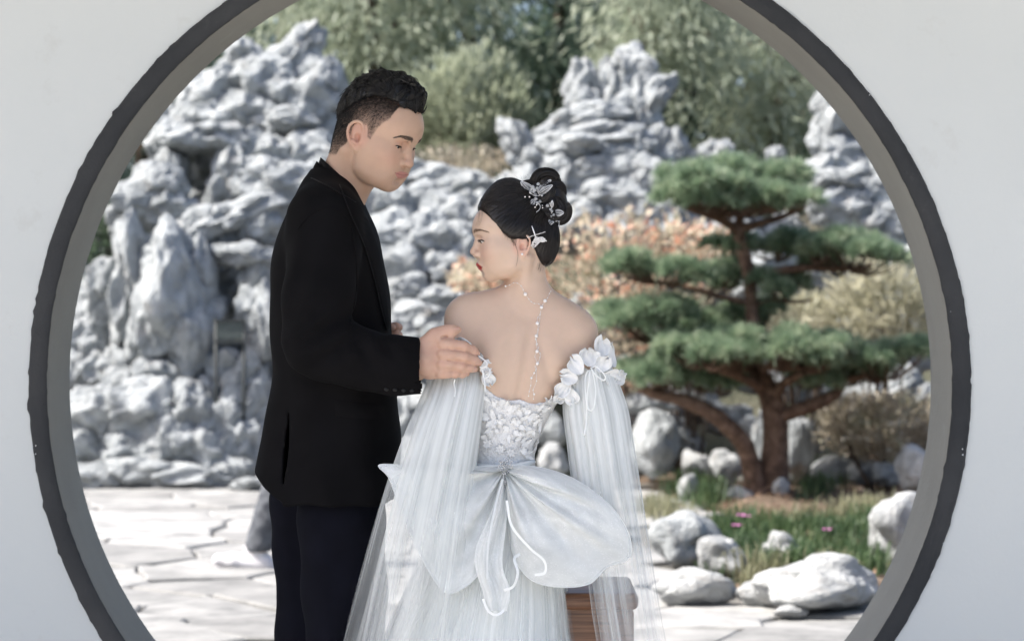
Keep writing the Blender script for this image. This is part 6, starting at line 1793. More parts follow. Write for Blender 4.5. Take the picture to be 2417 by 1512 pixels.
# ================================================================== gown, jewellery, hair pins
def tulle_mat(name, col=(0.915, 0.94, 0.932), a0=0.18, a1=0.8, su=46.0, sv=1.2, glitter=0.0, trans=0.25, lace=False, fade=0.0):
    """sheer net: threads are opaque, the gaps let the view through"""
    m, nt, b = new_mat(name)
    uv = N(nt, 'ShaderNodeTexCoord')
    mp = N(nt, 'ShaderNodeMapping'); mp.inputs['Scale'].default_value = (su, sv, 1)
    nt.links.new(uv.outputs['UV'], mp.inputs['Vector'])
    nz = N(nt, 'ShaderNodeTexNoise'); nz.inputs['Scale'].default_value = 1.0; nz.inputs['Detail'].default_value = 5; nz.inputs['Distortion'].default_value = 0.25
    nt.links.new(mp.outputs[0], nz.inputs['Vector'])
    r = ramp(nt, [(0.34, a0), (0.66, a1)]); nt.links.new(nz.outputs['Fac'], r.inputs[0])
    alpha = r.outputs[0]
    if fade:
        mb2 = N(nt, 'ShaderNodeMapping'); mb2.inputs['Scale'].default_value = (su * 0.22, sv * 0.7, 1); mb2.inputs['Location'].default_value = (3.1, 1.7, 0)
        nt.links.new(uv.outputs['UV'], mb2.inputs['Vector'])
        nb = N(nt, 'ShaderNodeTexNoise'); nb.inputs['Scale'].default_value = 1.0; nb.inputs['Detail'].default_value = 3
        nt.links.new(mb2.outputs[0], nb.inputs['Vector'])
        rb = ramp(nt, [(0.38, 0.30), (0.60, 1.25)]); nt.links.new(nb.outputs['Fac'], rb.inputs[0])
        mu = N(nt, 'ShaderNodeMath'); mu.operation = 'MULTIPLY'; nt.links.new(r.outputs[0], mu.inputs[0]); nt.links.new(rb.outputs[0], mu.inputs[1])
        sx = N(nt, 'ShaderNodeSeparateXYZ'); nt.links.new(uv.outputs['UV'], sx.inputs[0])
        rg = ramp(nt, [(0.0, 0.42), (0.10, 0.34), (0.32, 0.10), (0.55, 0.0)]); nt.links.new(sx.outputs['Y'], rg.inputs[0])
        mv = N(nt, 'ShaderNodeMath'); mv.operation = 'MULTIPLY_ADD'; mv.use_clamp = True; mv.inputs[1].default_value = fade; nt.links.new(mu.outputs[0], mv.inputs[0]); nt.links.new(rg.outputs[0], mv.inputs[2])
        rf = ramp(nt, [(0.15, 1.0), (0.50, 0.62)]); nt.links.new(sx.outputs['Y'], rf.inputs[0])
        mw = N(nt, 'ShaderNodeMath'); mw.operation = 'MULTIPLY'; nt.links.new(mv.outputs[0], mw.inputs[0]); nt.links.new(rf.outputs[0], mw.inputs[1])
        alpha = mw.outputs[0]
    if lace:
        vo = N(nt, 'ShaderNodeTexVoronoi'); vo.feature = 'DISTANCE_TO_EDGE'; vo.inputs['Scale'].default_value = 150
        nt.links.new(uv.outputs['Object'], vo.inputs['Vector'])
        r2 = ramp(nt, [(0.06, 1.0), (0.16, 0.1)]); nt.links.new(vo.outputs['Distance'], r2.inputs[0])
        nz2 = N(nt, 'ShaderNodeTexNoise'); nz2.inputs['Scale'].default_value = 24; nz2.inputs['Detail'].default_value = 3
        nt.links.new(uv.outputs['Object'], nz2.inputs['Vector'])
        r3 = ramp(nt, [(0.48, 0.0), (0.54, 1.0)]); nt.links.new(nz2.outputs['Fac'], r3.inputs[0])
        mm = N(nt, 'ShaderNodeMath'); mm.operation = 'MAXIMUM'
        nt.links.new(r2.outputs[0], mm.inputs[0]); nt.links.new(r3.outputs[0], mm.inputs[1]); alpha = mm.outputs[0]
    b.inputs['Base Color'].default_value = (*col, 1)
    b.inputs['Roughness'].default_value = 0.55; b.inputs['Specular IOR Level'].default_value = 0.25
    if glitter:
        v2 = N(nt, 'ShaderNodeTexVoronoi'); v2.inputs['Scale'].default_value = 420
        nt.links.new(uv.outputs['Object'], v2.inputs['Vector'])
        sp = N(nt, 'ShaderNodeSeparateColor'); nt.links.new(v2.outputs['Color'], sp.inputs[0])
        g1 = ramp(nt, [(0.90, 0.5), (0.93, 0.16)]); nt.links.new(sp.outputs[0], g1.inputs[0]); nt.links.new(g1.outputs[0], b.inputs['Roughness'])
        g2 = ramp(nt, [(0.90, tuple(np.array(col) * 0.97)), (0.93, (0.97, 0.98, 0.99))]); nt.links.new(sp.outputs[0], g2.inputs[0]); nt.links.new(g2.outputs[0], b.inputs['Base Color'])
    tr = N(nt, 'ShaderNodeBsdfTranslucent'); tr.inputs[0].default_value = (*col, 1)
    m1 = N(nt, 'ShaderNodeMixShader'); m1.inputs[0].default_value = trans
    nt.links.new(b.outputs[0], m1.inputs[1]); nt.links.new(tr.outputs[0], m1.inputs[2])
    tp = N(nt, 'ShaderNodeBsdfTransparent')
    m2 = N(nt, 'ShaderNodeMixShader'); nt.links.new(alpha, m2.inputs[0])
    nt.links.new(tp.outputs[0], m2.inputs[1]); nt.links.new(m1.outputs[0], m2.inputs[2])
    nt.links.new(m2.outputs[0], nt.nodes['Material Output'].inputs['Surface'])
    return m
M_TULLE = tulle_mat('tulle_sheer', a0=0.10, a1=0.62, su=36, sv=1.1, fade=0.78)
M_TULLE2 = tulle_mat('tulle_dense', a0=0.35, a1=0.92, su=60, sv=0.8)
M_LACE = tulle_mat('lace_net', lace=True, a0=0.3, a1=0.9)
M_ORG = tulle_mat('organza_glitter', (0.85, 0.875, 0.868), 0.70, 0.96, 9, 5, glitter=0.8, trans=0.2)
M_SATIN = noise_mat('satin_white', [(0.3, (0.80, 0.825, 0.82)), (0.7, (0.87, 0.89, 0.885))], 30, rough=0.32, spec=0.5)
M_PETAL = noise_mat('petal_silk', [(0.3, (0.80, 0.80, 0.79)), (0.7, (0.88, 0.88, 0.87))], 40, rough=0.55, bump=0.15, bump_scale=300, bump_dist=0.002)
M_LINING = noise_mat('gown_lining', [(0.3, (0.83, 0.855, 0.848)), (0.7, (0.89, 0.91, 0.90))], 12, rough=0.7, bump=0.2, bump_scale=120, bump_dist=0.003)
def lace_solid(name):
    m, nt, b = new_mat(name)
    tc = N(nt, 'ShaderNodeTexCoord')
    vo = N(nt, 'ShaderNodeTexVoronoi'); vo.feature = 'DISTANCE_TO_EDGE'; vo.inputs['Scale'].default_value = 210
    nt.links.new(tc.outputs['Object'], vo.inputs['Vector'])
    nz = N(nt, 'ShaderNodeTexNoise'); nz.inputs['Scale'].default_value = 45; nz.inputs['Detail'].default_value = 5
    nt.links.new(tc.outputs['Object'], nz.inputs['Vector'])
    r = ramp(nt, [(0.0, (0.86, 0.86, 0.855)), (0.25, (0.78, 0.775, 0.765))]); nt.links.new(vo.outputs['Distance'], r.inputs[0])
    nt.links.new(r.outputs[0], b.inputs['Base Color']); b.inputs['Roughness'].default_value = 0.7
    ad = N(nt, 'ShaderNodeMath'); ad.operation = 'MULTIPLY_ADD'; ad.inputs[1].default_value = 2.2
    nt.links.new(nz.outputs['Fac'], ad.inputs[0]); nt.links.new(vo.outputs['Distance'], ad.inputs[2])
    bp = N(nt, 'ShaderNodeBump'); bp.inputs['Strength'].default_value = 0.7; bp.inputs['Distance'].default_value = 0.003
    nt.links.new(ad.outputs[0], bp.inputs['Height']); nt.links.new(bp.outputs[0], b.inputs['Normal'])
    return m
M_BODICE = lace_solid('bodice_lace')
def pearl_mat():
    m, nt, b = new_mat('pearl'); b.inputs['Base Color'].default_value = (0.86, 0.83, 0.80, 1); b.inputs['Roughness'].default_value = 0.18
    b.inputs['Coat Weight'].default_value = 0.5; b.inputs['Specular IOR Level'].default_value = 0.6
    tc = N(nt, 'ShaderNodeTexCoord'); nz = N(nt, 'ShaderNodeTexNoise'); nz.inputs['Scale'].default_value = 300
    nt.links.new(tc.outputs['Object'], nz.inputs['Vector']); r = ramp(nt, [(0.3, (0.80, 0.76, 0.73)), (0.7, (0.90, 0.88, 0.86))]); nt.links.new(nz.outputs['Fac'], r.inputs[0]); nt.links.new(r.outputs[0], b.inputs['Base Color'])
    return m
M_PEARL = pearl_mat()
M_WIRE = noise_mat('silver_wire', [(0.3, (0.75, 0.76, 0.78)), (0.7, (0.88, 0.88, 0.89))], 50, rough=0.2, spec=0.8)
M_GLASS = tulle_mat('crystal_petal', (0.86, 0.88, 0.90), 0.10, 0.42, 14, 2, trans=0.2)
def bead_mat():
    m, nt, b = new_mat('crystal_bead'); b.inputs['Base Color'].default_value = (0.93, 0.95, 0.97, 1); b.inputs['Roughness'].default_value = 0.05
    b.inputs['Transmission Weight'].default_value = 0.65; b.inputs['IOR'].default_value = 1.5
    tc = N(nt, 'ShaderNodeTexCoord'); nz = N(nt, 'ShaderNodeTexNoise'); nz.inputs['Scale'].default_value = 200
    nt.links.new(tc.outputs['Object'], nz.inputs['Vector']); r = ramp(nt, [(0.3, 0.03), (0.7, 0.14)]); nt.links.new(nz.outputs['Fac'], r.inputs[0]); nt.links.new(r.outputs[0], b.inputs['Roughness'])
    return m
M_BEAD = bead_mat()

def grid_faces(n, m, closed=False):
    f = []
    for i in range(n - 1):
        for j in range(m if closed else m - 1):
            f.append((i * m + j, i * m + (j + 1) % m, (i + 1) * m + (j + 1) % m, (i + 1) * m + j))
    return np.array(f)

gown = None
# ---- bodice
def bride_bodice():
    fd = Field((-0.16, 4.86, 0.86), (0.20, 5.14, 1.16), 0.0032)
    bride_torso(fd, -0.0035)
    pm = BY / FPX
    def cut(X, Y, Z):
        px = X / pm + CX; py = CY + (CAM_Z - Z) / pm
        nk = np.interp(px, [1050, 1110, 1130, 1150, 1172, 1200, 1230, 1256, 1285, 1308, 1330, 1350, 1400], [862, 872, 890, 915, 932, 942, 940, 950, 946, 934, 908, 880, 866])
        return np.maximum((nk - py) * pm + 0 * Y, (py - 1112) * pm + 0 * Y)
    fd.apply(cut, (-1, 4, 0), (1, 6, 2), 0.003, 'i')
    def ruch(X, Y, Z):
        px = X / pm + CX; py = CY + (CAM_Z - Z) / pm
        return 0.0008 * np.sin(px * 0.35 + np.sin(py * 0.11) * 2) * np.sin(py * 0.3)
    fd.apply(ruch, (-1, 4, 0), (1, 6, 2), 0.01, 'add')
    return fd.mesh()
dv, df = bride_bodice()
bodice = mk('bodice', dv, df, M_BODICE); attach(bodice, bride)
DB = bvh_of(dv, df)

# ---- skirt: lining and net layers
def skirt_layer(name, grow, folds, amp, mat, seed, z_end=0.02):
    prof = [(1098, .070, .080, 1184, 5.010), (1130, .084, .092, 1184, 5.010), (1170, .101, .106, 1184, 5.012), (1240, .122, .130, 1178, 5.02), (1330, .148, .150, 1160, 5.03), (1420, .170, .160, 1146, 5.035), (1512, .190, .175, 1132, 5.045), (1700, .250, .24, 1140, 5.08), (2040, .38, .40, 1160, 5.14)]
    n, m = 60, 180
    rs = np.random.default_rng(seed)
    ph = rs.uniform(0, 6.28, 4)
    V = []; UV = []
    tab = np.array(prof); pys = np.linspace(1098, 2040, n)
    q = interp_tab(tab, pys)
    for i in range(n):
        rx, ry, cx, cy = q[i]; t = (pys[i] - 1098) / 942
        z = max(CAM_Z - (pys[i] - CY) * BY / FPX, z_end) if i < n - 1 else z_end
        for j in range(m):
            a = 2 * math.pi * j / m
            w = amp * min(1, 0.15 + 1.6 * t) * (math.sin(folds * a + ph[0] + 2.2 * t * math.sin(a * 2 + ph[3])) + 0.55 * math.sin(folds * 1.9 * a + ph[1] + t * 3) + 0.35 * math.sin(folds * 3.3 * a + ph[2]))
            k = 1 + grow * (0.3 + t) + w
            V.append(((cx - CX) * BY / FPX + rx * k * math.cos(a), cy + ry * k * math.sin(a), z)); UV.append((j / m * 2, t))
    o = mk(name, V, grid_faces(n, m, True), mat, None, True, uvs=UV); attach(o, bride); return o
skirt_layer('skirt_lining', 0.0, 15, 0.020, M_LINING, 1)
skirt_layer('skirt_net', 0.06, 22, 0.030, M_TULLE2, 2)
skirt_layer('skirt_net', 0.13, 31, 0.036, M_TULLE, 3)

# ---- long sheer sleeves
def sleeve(name, rows, folds, amp, mat, seed, yc0, yc1, ry0, ry1, n=64, m=150, n_end=1.0, parent=None):
    rs = np.random.default_rng(seed); ph = rs.uniform(0, 6.28, 5)
    tab = np.array(rows, float); pys = np.linspace(tab[0, 0], tab[-1, 0], n)
    q = interp_tab(tab, pys); V = []; UV = []
    for i in range(n):
        t = (pys[i] - pys[0]) / (pys[-1] - pys[0]); tt = min(1, t * 2.2)
        yc = yc0 + (yc1 - yc0) * min(1, t * 3) ** 0.7; ry = ry0 + (ry1 - ry0) * t
        xl, xr = q[i]; cx = (xl + xr) / 2; hx = (xr - xl) / 2
        for j in range(m):
            a = 2 * math.pi * j / m
            w = amp * (0.25 + 0.75 * tt) * (math.sin(folds * a + ph[0] + 0.8 * math.sin(t * 5 + ph[1])) + 0.5 * math.sin(folds * 1.7 * a + ph[2] + t * 2.5) + 0.12 * math.sin(folds * 3.7 * a + ph[3]))
            y = yc + ry * math.sin(a) * (1 + 2.0 * w); px = cx + hx * math.cos(a) * (1 + 0.35 * w) + hx * 0.6 * w * math.sin(a * 3)
            z = CAM_Z - (pys[i] - CY) * yc / FPX + 0.004 * math.sin(a * 7 + ph[4])
            V.append(((px - CX) * yc / FPX, y, max(z, 0.02))); UV.append((j / m, t))
    o = mk(name, V, grid_faces(n, m, True), mat, None, True, uvs=UV); attach(o, parent or bride); return o
LROWS = [(880, 1012, 1150), (905, 1004, 1150), (950, 986, 1143), (1000, 963, 1136), (1100, 927, 1122), (1200, 897, 1108), (1300, 870, 1097), (1400, 844, 1087), (1512, 816, 1077), (1750, 770, 1060), (1980, 730, 1050)]
RROWS = [(868, 1345, 1445), (905, 1332, 1462), (950, 1328, 1479), (1050, 1338, 1497), (1150, 1351, 1513), (1250, 1370, 1529), (1350, 1388, 1545), (1450, 1402, 1562), (1512, 1412, 1574), (1750, 1440, 1620), (1980, 1460, 1660)]
sl_l = sleeve('sleeve', LROWS, 8, 0.10, M_TULLE, 11, 4.955, 4.845, 0.050, 0.062)
sleeve('sleeve_net', [(a, b + 16 + 0.04 * (a - 880), c - 10 - 0.03 * (a - 880)) for a, b, c in LROWS], 6, 0.13, M_TULLE, 12, 4.955, 4.845, 0.044, 0.05, parent=sl_l)
sleeve('lace_lining', [(882, 1030, 1135), (920, 1022, 1136), (1000, 1020, 1128), (1100, 1022, 1112), (1180, 1030, 1100)], 5, 0.05, M_LACE, 13, 4.96, 4.93, 0.046, 0.036, n=40, m=80, parent=sl_l)
sl_r = sleeve('sleeve', RROWS, 7, 0.10, M_TULLE, 14, 4.965, 4.93, 0.048, 0.075)
sleeve('sleeve_net', [(a, b + 8, c - 12 - 0.02 * (a - 868)) for a, b, c in RROWS], 5, 0.13, M_TULLE, 15, 4.965, 4.93, 0.044, 0.06, parent=sl_r)
sleeve('lace_lining', [(870, 1350, 1432), (920, 1345, 1440), (1020, 1358, 1440), (1140, 1375, 1448), (1300, 1400, 1462)], 5, 0.05, M_LACE, 16, 4.968, 4.955, 0.046, 0.036, n=40, m=80, parent=sl_r)

# ---- silk petals of the sleeve tops and the back
def petal(c, nrm, up, w, h, cup, seed, mat=M_PETAL, parent=None, name='petal', rim=True):
    rs = np.random.default_rng(seed)
    n_ = Vector(nrm).normalized(); u_ = Vector(up); u_ = (u_ - n_ * u_.dot(n_)).normalized(); s_ = u_.cross(n_)
    n, m = 9, 11; V = []
    ph = rs.uniform(0, 6.28, 3)
    for i in range(n):
        t = i / (n - 1)
        wid = w * (math.sin(min(1, t * 1.05) * math.pi * 0.62 + 0.25) ** 0.8)
        if t > 0.75: wid *= math.sqrt(max(0.02, 1 - ((t - 0.75) / 0.27) ** 2))
        for j in range(m):
            a = -1 + 2 * j / (m - 1)
            z = cup * (a * a * 0.8 - 0.35) + 0.17 * w * math.sin(a * 6.5 + ph[0] + t * 4) * t + 0.06 * w * math.sin(a * 13 + ph[2]) * t * t + 0.25 * cup * math.sin(t * 4 + ph[1])
            yy = (t - 0.2) * h + 0.12 * h * math.sin(a * 5 + ph[2]) * t
            V.append(Vector(c) + s_ * (a * wid / 2) + u_ * yy + n_ * (z + cup * 0.5 * t * t))
    V = [tuple(v) for v in V]
    o = mk(name, V, grid_faces(n, m), mat); attach(o, parent or bride)
    if rim:
        edge = [V[i * m] for i in range(n)] + [V[(n - 1) * m + j] for j in range(1, m)] + [V[i * m + m - 1] for i in range(n - 2, -1, -1)]
        mb = MB(); mb.tube(edge, 0.0008, 5); attach(mb.build('petal_rim', M_SATIN), o)
    return o
ps = 0
for (px, py, y, nx, ny, nz, ux, uz, w, h, cup) in (
        (1424, 838, 4.935, 0.5, -1, 0.2, 0.12, 1, .046, .066, .014), (1448, 850, 4.955, 0.9, -0.6, 0.1, 0.1, 1, .044, .060, .014), (1440, 880, 4.925, 0.5, -1, -0.1, 0.55, -0.2, .050, .046, .014),
        (1402, 850, 4.912, 0.1, -1, 0.2, -0.15, 1, .056, .044, .010), (1376, 868, 4.906, -0.2, -1, 0.2, -0.5, 0.8, .044, .048, .010), (1364, 888, 4.908, -0.2, -1, 0.1, -0.7, 0.2, .042, .044, .012),
        (1348, 905, 4.915, -0.3, -1, 0.0, -0.5, -0.4, .040, .044, .012), (1356, 918, 4.912, -0.2, -1, -0.2, 0.2, -0.9, .040, .040, .010), (1338, 926, 4.922, -0.5, -1, -0.1, -0.6, -0.5, .030, .034, .008),
        (1460, 892, 4.945, 0.8, -0.8, -0.2, 0.6, 0.3, .040, .040, .014), (1422, 862, 4.908, 0.2, -1, 0.0, 0.6, 0.7, .044, .044, .012)):
    ps += 1; petal(P(px - 8, py + 6, y), (nx, ny, nz), (ux, 0, uz), w * 0.82, h * 0.82, cup, ps)
for (px, py, y, nx, ny, nz, ux, uz, w, h, cup) in ((1140, 872, 4.905, 0.4, -1, 0.1, 0.7, 0.4, .030, .030, .008), (1146, 884, 4.902, 0.3, -1, -0.1, 0.4, -0.8, .030, .030, .008), (1120, 858, 4.91, 0.1, -1, 0.3, 0.1, 1, .034, .030, .008), (1100, 872, 4.915, -0.1, -1, 0.2, -0.2, 0.6, .036, .034, .010), (1060, 884, 4.92, -0.3, -1, 0.1, -0.5, 0.3, .036, .034, .010)):
    ps += 1; petal(P(px, py, y), (nx, ny, nz), (ux, 0, uz), w, h, cup, ps)
# lace leaves appliqued to the bodice
def leaf_on(px, py, ang, L, w, lift, seed):
    p = cast(px, py, 0.0012, DB)
    if p is None: return
    d = (P(px, py, 5.0) - EYE0).normalized()
    loc, nor, _, _ = DB.ray_cast(EYE0 + d * 3.5, d)
    if nor.dot(d) > 0: nor = -nor
    n_ = np.array(nor); up = np.array([math.cos(ang), 0, math.sin(ang)]); up -= n_ * (up @ n_); up /= np.linalg.norm(up); s_ = np.cross(up, n_)
    V = []
    rs = np.random.default_rng(seed)
    for i in range(7):
        t = i / 6; ww = w * math.sin(math.pi * min(1, 0.12 + 0.88 * t) ** 0.8) * (1 + 0.22 * (-1) ** i)
        for a in (-1, -0.5, 0, 0.5, 1):
            V.append(p + up * L * t + s_ * a * ww / 2 + n_ * (0.0012 + lift * t * t + 0.0018 * abs(a) + 0.001 * math.sin(a * 3 + t * 5)))
    o = mk('lace_leaf', V, grid_faces(7, 5), M_PETAL); attach(o, bodice)
lr = random.Random(5)
for (px, py) in ((1232, 962), (1246, 972), (1224, 980), (1212, 968), (1240, 990), (1256, 984), (1228, 1004), (1216, 996), (1250, 1008), (1236, 1024), (1222, 1032), (1198, 972), (1186, 962), (1172, 954), (1160, 944), (1268, 970), (1282, 966), (1296, 956), (1308, 948), (1318, 938),
                 (1244, 1046), (1230, 1058), (1238, 1076), (1206, 1020), (1190, 1000), (1176, 988), (1162, 990), (1150, 978), (1262, 1000), (1272, 990), (1168, 1016), (1156, 1030)):
    for k in range(3):
        leaf_on(px + lr.uniform(-7, 7), py + lr.uniform(-7, 7), lr.uniform(0, 6.28) if py > 975 else lr.uniform(0.2, 2.9), lr.uniform(0.014, 0.026), lr.uniform(0.008, 0.013), lr.uniform(0.001, 0.007), lr.randint(0, 999))
for (px, py) in ((1166, 1000), (1152, 1046), (1180, 1058), (1206, 1066), (1262, 1048)):      # small embroidered blossoms
    for k in range(7): leaf_on(px, py, k * 2 * math.pi / 7, 0.013, 0.007, 0.0008, k)

# ---- bow at the waist
KNOT = np.array(P(1191, 1108, 4.895))
def bow_loop(outline, name, depth, seed, folds=7):
    """puffed loop of organza fanning out from the knot; outline in survey pixels"""
    pl = np.array([P(x, y, 4.895 + d) for x, y, d in outline]); out = smooth_path(pl, 60)
    n = 26; rs = np.random.default_rng(seed); ph = rs.uniform(0, 6.28, 3)
    V, UV = [], []
    for i in range(60):
        u = i / 59
        for j in range(n):
            t = j / (n - 1)
            p = KNOT * (1 - t) + out[i] * t
            puff = -depth * math.sin(math.pi * t ** 0.8) ** 0.9 * math.sin(math.pi * (0.08 + 0.84 * u)) ** 0.7
            rip = 0.016 * math.sin(folds * math.pi * u + ph[0] + 1.5 * t) * math.sin(math.pi * min(1, 0.08 + t)) * (1.1 - t * 0.6) + 0.006 * math.sin(folds * 2.7 * math.pi * u + ph[1] + t) * (1.05 - t)
            V.append(p + np.array([0, puff + rip, 0.25 * rip])); UV.append((u, t))
    F = grid_faces(60, n)
    o = mk(name, V, F, M_ORG, None, True, uvs=UV)
    # the back half of the loop
    V2 = [v + np.array([0, 0.018 + 0.055 * math.sin(math.pi * uv[1]), -0.004]) for v, uv in zip(V, UV)]
    o2 = mk('loop_back', V2, F, M_ORG, None, True, uvs=UV)
    edge = [V[i * n + n - 1] for i in range(60)]
    return o, o2, edge
R_OUT = [(1200, 1098, 0), (1262, 1100, -.01), (1345, 1124, -.03), (1428, 1180, -.045), (1474, 1238, -.045), (1491, 1290, -.035), (1478, 1322, -.03), (1432, 1338, -.035), (1392, 1376, -.045), (1320, 1384, -.05), (1252, 1366, -.05), (1212, 1310, -.035), (1196, 1220, -.02)]
L_OUT = [(1180, 1099, 0), (1080, 1100, -.02), (980, 1098, -.03), (895, 1096, -.035), (918, 1128, -.045), (950, 1215, -.06), (1000, 1325, -.07), (1050, 1396, -.07), (1098, 1384, -.065), (1132, 1352, -.06), (1160, 1320, -.05), (1178, 1220, -.03)]
bow_r, bow_rb, er = bow_loop(R_OUT, 'bow_loop', 0.055, 31)
bow_l, bow_lb, el_ = bow_loop(L_OUT, 'bow_loop', 0.020, 32, 9)
bow = empty('bow', tuple(KNOT)); attach(bow, bride); bow.matrix_parent_inverse = Matrix.Translation(-bride.location)
def under_bow(o):
    o.parent = bow; o.matrix_parent_inverse = Matrix.Translation(-Vector(KNOT)); return o
for o in (bow_r, bow_rb, bow_l, bow_lb): under_bow(o)
for e in (er, el_):
    n = len(e); V = []
    e = np.array(e); c = e.mean(0)
    for i in range(n):
        d = c - e[i]; d /= np.linalg.norm(d); V += [e[i] - np.array([0, .0008, 0]), e[i] + d * 0.008 - np.array([0, .003, 0])]
    under_bow(mk('bow_edging', V, grid_faces(n, 2), M_GLASS, None, True, uvs=[(0.5, k / (2 * n)) for k in range(2 * n)]))
    mb = MB(); mb.tube(e, 0.0007, 5); under_bow(mb.build('bow_edge_cord', M_SATIN))
def ribbon(pts, w, name='ribbon', mat=M_SATIN, tilt=0.0):
    p = smooth_path([P(x, y, d) for x, y, d in pts], 40); V = []
    t = np.gradient(p, axis=0); t /= np.linalg.norm(t, axis=1)[:, None]
    for i in range(40):
        vd = np.array([math.sin(tilt), -math.cos(tilt), 0.0]); s = np.cross(t[i], vd); s /= np.linalg.norm(s) + 1e-9
        V += [p[i] - s * w / 2, p[i] + s * w / 2]
    return mk(name, V, grid_faces(40, 2), mat)
def tail(lft, rgt, name):
    a = smooth_path([P(x, y, d) for x, y, d in lft], 24); b = smooth_path([P(x, y, d) for x, y, d in rgt], 24); V = []; UV = []
    for i in range(24):
        for j in range(12):
            t = j / 11; V.append(a[i] * (1 - t) + b[i] * t + np.array([0, 0.008 * math.sin(t * 9 + i * .12), 0])); UV.append((t, i / 23))
    return mk(name, V, grid_faces(24, 12), M_ORG, None, True, uvs=UV)
under_bow(tail([(1186, 1112, 4.878), (1162, 1200, 4.84), (1120, 1310, 4.82), (1140, 1400, 4.82), (1150, 1440, 4.825)], [(1194, 1112, 4.878), (1196, 1220, 4.85), (1186, 1330, 4.83), (1204, 1390, 4.825), (1196, 1440, 4.825)], 'bow_tail'))
under_bow(ribbon([(1186, 1130, 4.86), (1168, 1200, 4.825), (1152, 1290, 4.81), (1150, 1366, 4.81)], 0.0048, tilt=0.5))
under_bow(ribbon([(1196, 1180, 4.835), (1208, 1240, 4.815), (1250, 1292, 4.80), (1284, 1322, 4.80), (1286, 1350, 4.805), (1262, 1356, 4.81)], 0.0055, tilt=-0.4))
under_bow(ribbon([(1228, 1306, 4.82), (1214, 1318, 4.805), (1222, 1350, 4.80), (1212, 1382, 4.805), (1190, 1392, 4.81)], 0.006, tilt=0.4))
under_bow(ribbon([(1140, 1412, 4.82), (1152, 1440, 4.815), (1172, 1450, 4.815), (1192, 1436, 4.82), (1200, 1414, 4.825)], 0.0055, tilt=-0.3))
mb = MB()
br = random.Random(3)
for k in range(150):
    px = 1191 + br.gauss(0, 9); py = br.uniform(1082, 1150); d = br.uniform(4.862, 4.872)
    if abs(px - 1191) > 4 + 16 * math.exp(-((py - 1096) / 14) ** 2): continue
    mb.sphere(P(px, py, d), br.uniform(0.0012, 0.0026), 6, 4)
under_bow(mb.build('bead_cluster', M_BEAD))
mb = MB(); mb.tube(smooth_path([P(1110, 1098, 4.95), P(1150, 1102, 4.915), P(1191, 1104, 4.90), P(1230, 1098, 4.918), P(1258, 1090, 4.96)], 20), 0.007, 8); attach(mb.build('sash', M_SATIN), bride)

# ---- tie cords on the sleeves
def cp6(u, v): return ((1950 + u / 4.087) / 1.5093, (1130 + v / 4.087) / 1.5093)
def cp5(u, v): return ((1480 + u / 5.817) / 1.5093, (1120 + v / 5.817) / 1.5093)
def cord(uv, f, y, r=0.0019, parent=None):
    mb = MB(); mb.tube(smooth_path([P(*f(u, v), y + 0.004 * math.sin(i * 1.7)) for i, (u, v) in enumerate(uv)], 40), r, 6); o = mb.build('tie_cord', M_SATIN); attach(o, parent or bride); return o
cord([(630, 740), (700, 712), (780, 770), (845, 860), (830, 912), (770, 890), (690, 820), (640, 750)], cp6, 4.876, parent=sl_r)
cord([(600, 770), (560, 850), (550, 1000), (560, 1150), (576, 1300), (570, 1500), (540, 1720)], cp6, 4.880, parent=sl_r)
cord([(650, 760), (690, 950), (702, 1150), (672, 1320), (610, 1345), (578, 1250), (590, 1050), (612, 900), (622, 760)], cp6, 4.876, parent=sl_r)
cord([(780, 540), (860, 500), (940, 482), (1040, 530), (1120, 590), (1180, 660)], cp5, 4.885, parent=sl_l)
cord([(860, 560), (930, 510), (1010, 560), (1080, 620)], cp5, 4.885, parent=sl_l)
cord([(1300, 850), (1400, 920), (1480, 1000), (1470, 1070), (1400, 1095), (1330, 1085)], cp5, 4.878, parent=sl_l)
cord([(1360, 1090), (1480, 1090), (1545, 1160), (1530, 1260), (1460, 1310)], cp5, 4.88, parent=sl_l)
cord([(1380, 1120), (1420, 1300), (1440, 1450), (1450, 1600)], cp5, 4.878, parent=sl_l)
cord([(820, 1330), (800, 1420), (830, 1560), (810, 1700)], cp5, 4.875, parent=sl_l)

# ---- pearl necklace hanging down the back
def cpn(u, v): return ((1443 + u / 1.8644) / 1.5093, (621 + v / 1.8644) / 1.5093)
BODYB = BBVH
neck = empty('pearl_necklace', tuple(P(1262, 720, 4.92)), label='strand of pearls round the neck with a long drop down the bare back', cat='necklace')
def on_body(px, py, off):
    p = cast(px, py, off, BODYB); return p
loopL = [(672, 745, .0024), (697, 735, .0013), (722, 720, .0014), (748, 722, .0014), (772, 740, .0014), (785, 765, .0013), (799, 795, .0042), (822, 828, .0013), (838, 845, .0014), (858, 857, .0014), (888, 860, .0014), (905, 885, .0040)]
loopR = [(966, 778, .0013), (957, 792, .0013), (945, 822, .0014), (927, 843, .0042), (914, 866, .0013), (905, 885, .0)]
drop = [(905, 885, 0), (897, 930, .0015), (883, 950, .0013), (880, 992, .0042), (882, 1030, .0013), (874, 1075, .0040), (868, 1095, .0018), (878, 1125, .0015), (885, 1150, .0013), (875, 1177, .0040), (863, 1210, .0013), (878, 1255, .0038), (865, 1275, .0015), (868, 1300, .0013), (858, 1318, .0024), (840, 1350, .0028), (835, 1400, .0015), (825, 1440, .0015), (820, 1470, .0015)]
drop2 = [(899, 912, 0), (896, 955, .0014), (890, 1010, .0013), (872, 1130, .0014), (895, 1188, .0016), (895, 1215, .0015), (872, 1290, .0013), (872, 1370, .0017), (850, 1430, .0015), (855, 1457, .0026), (852, 1490, .0012)]
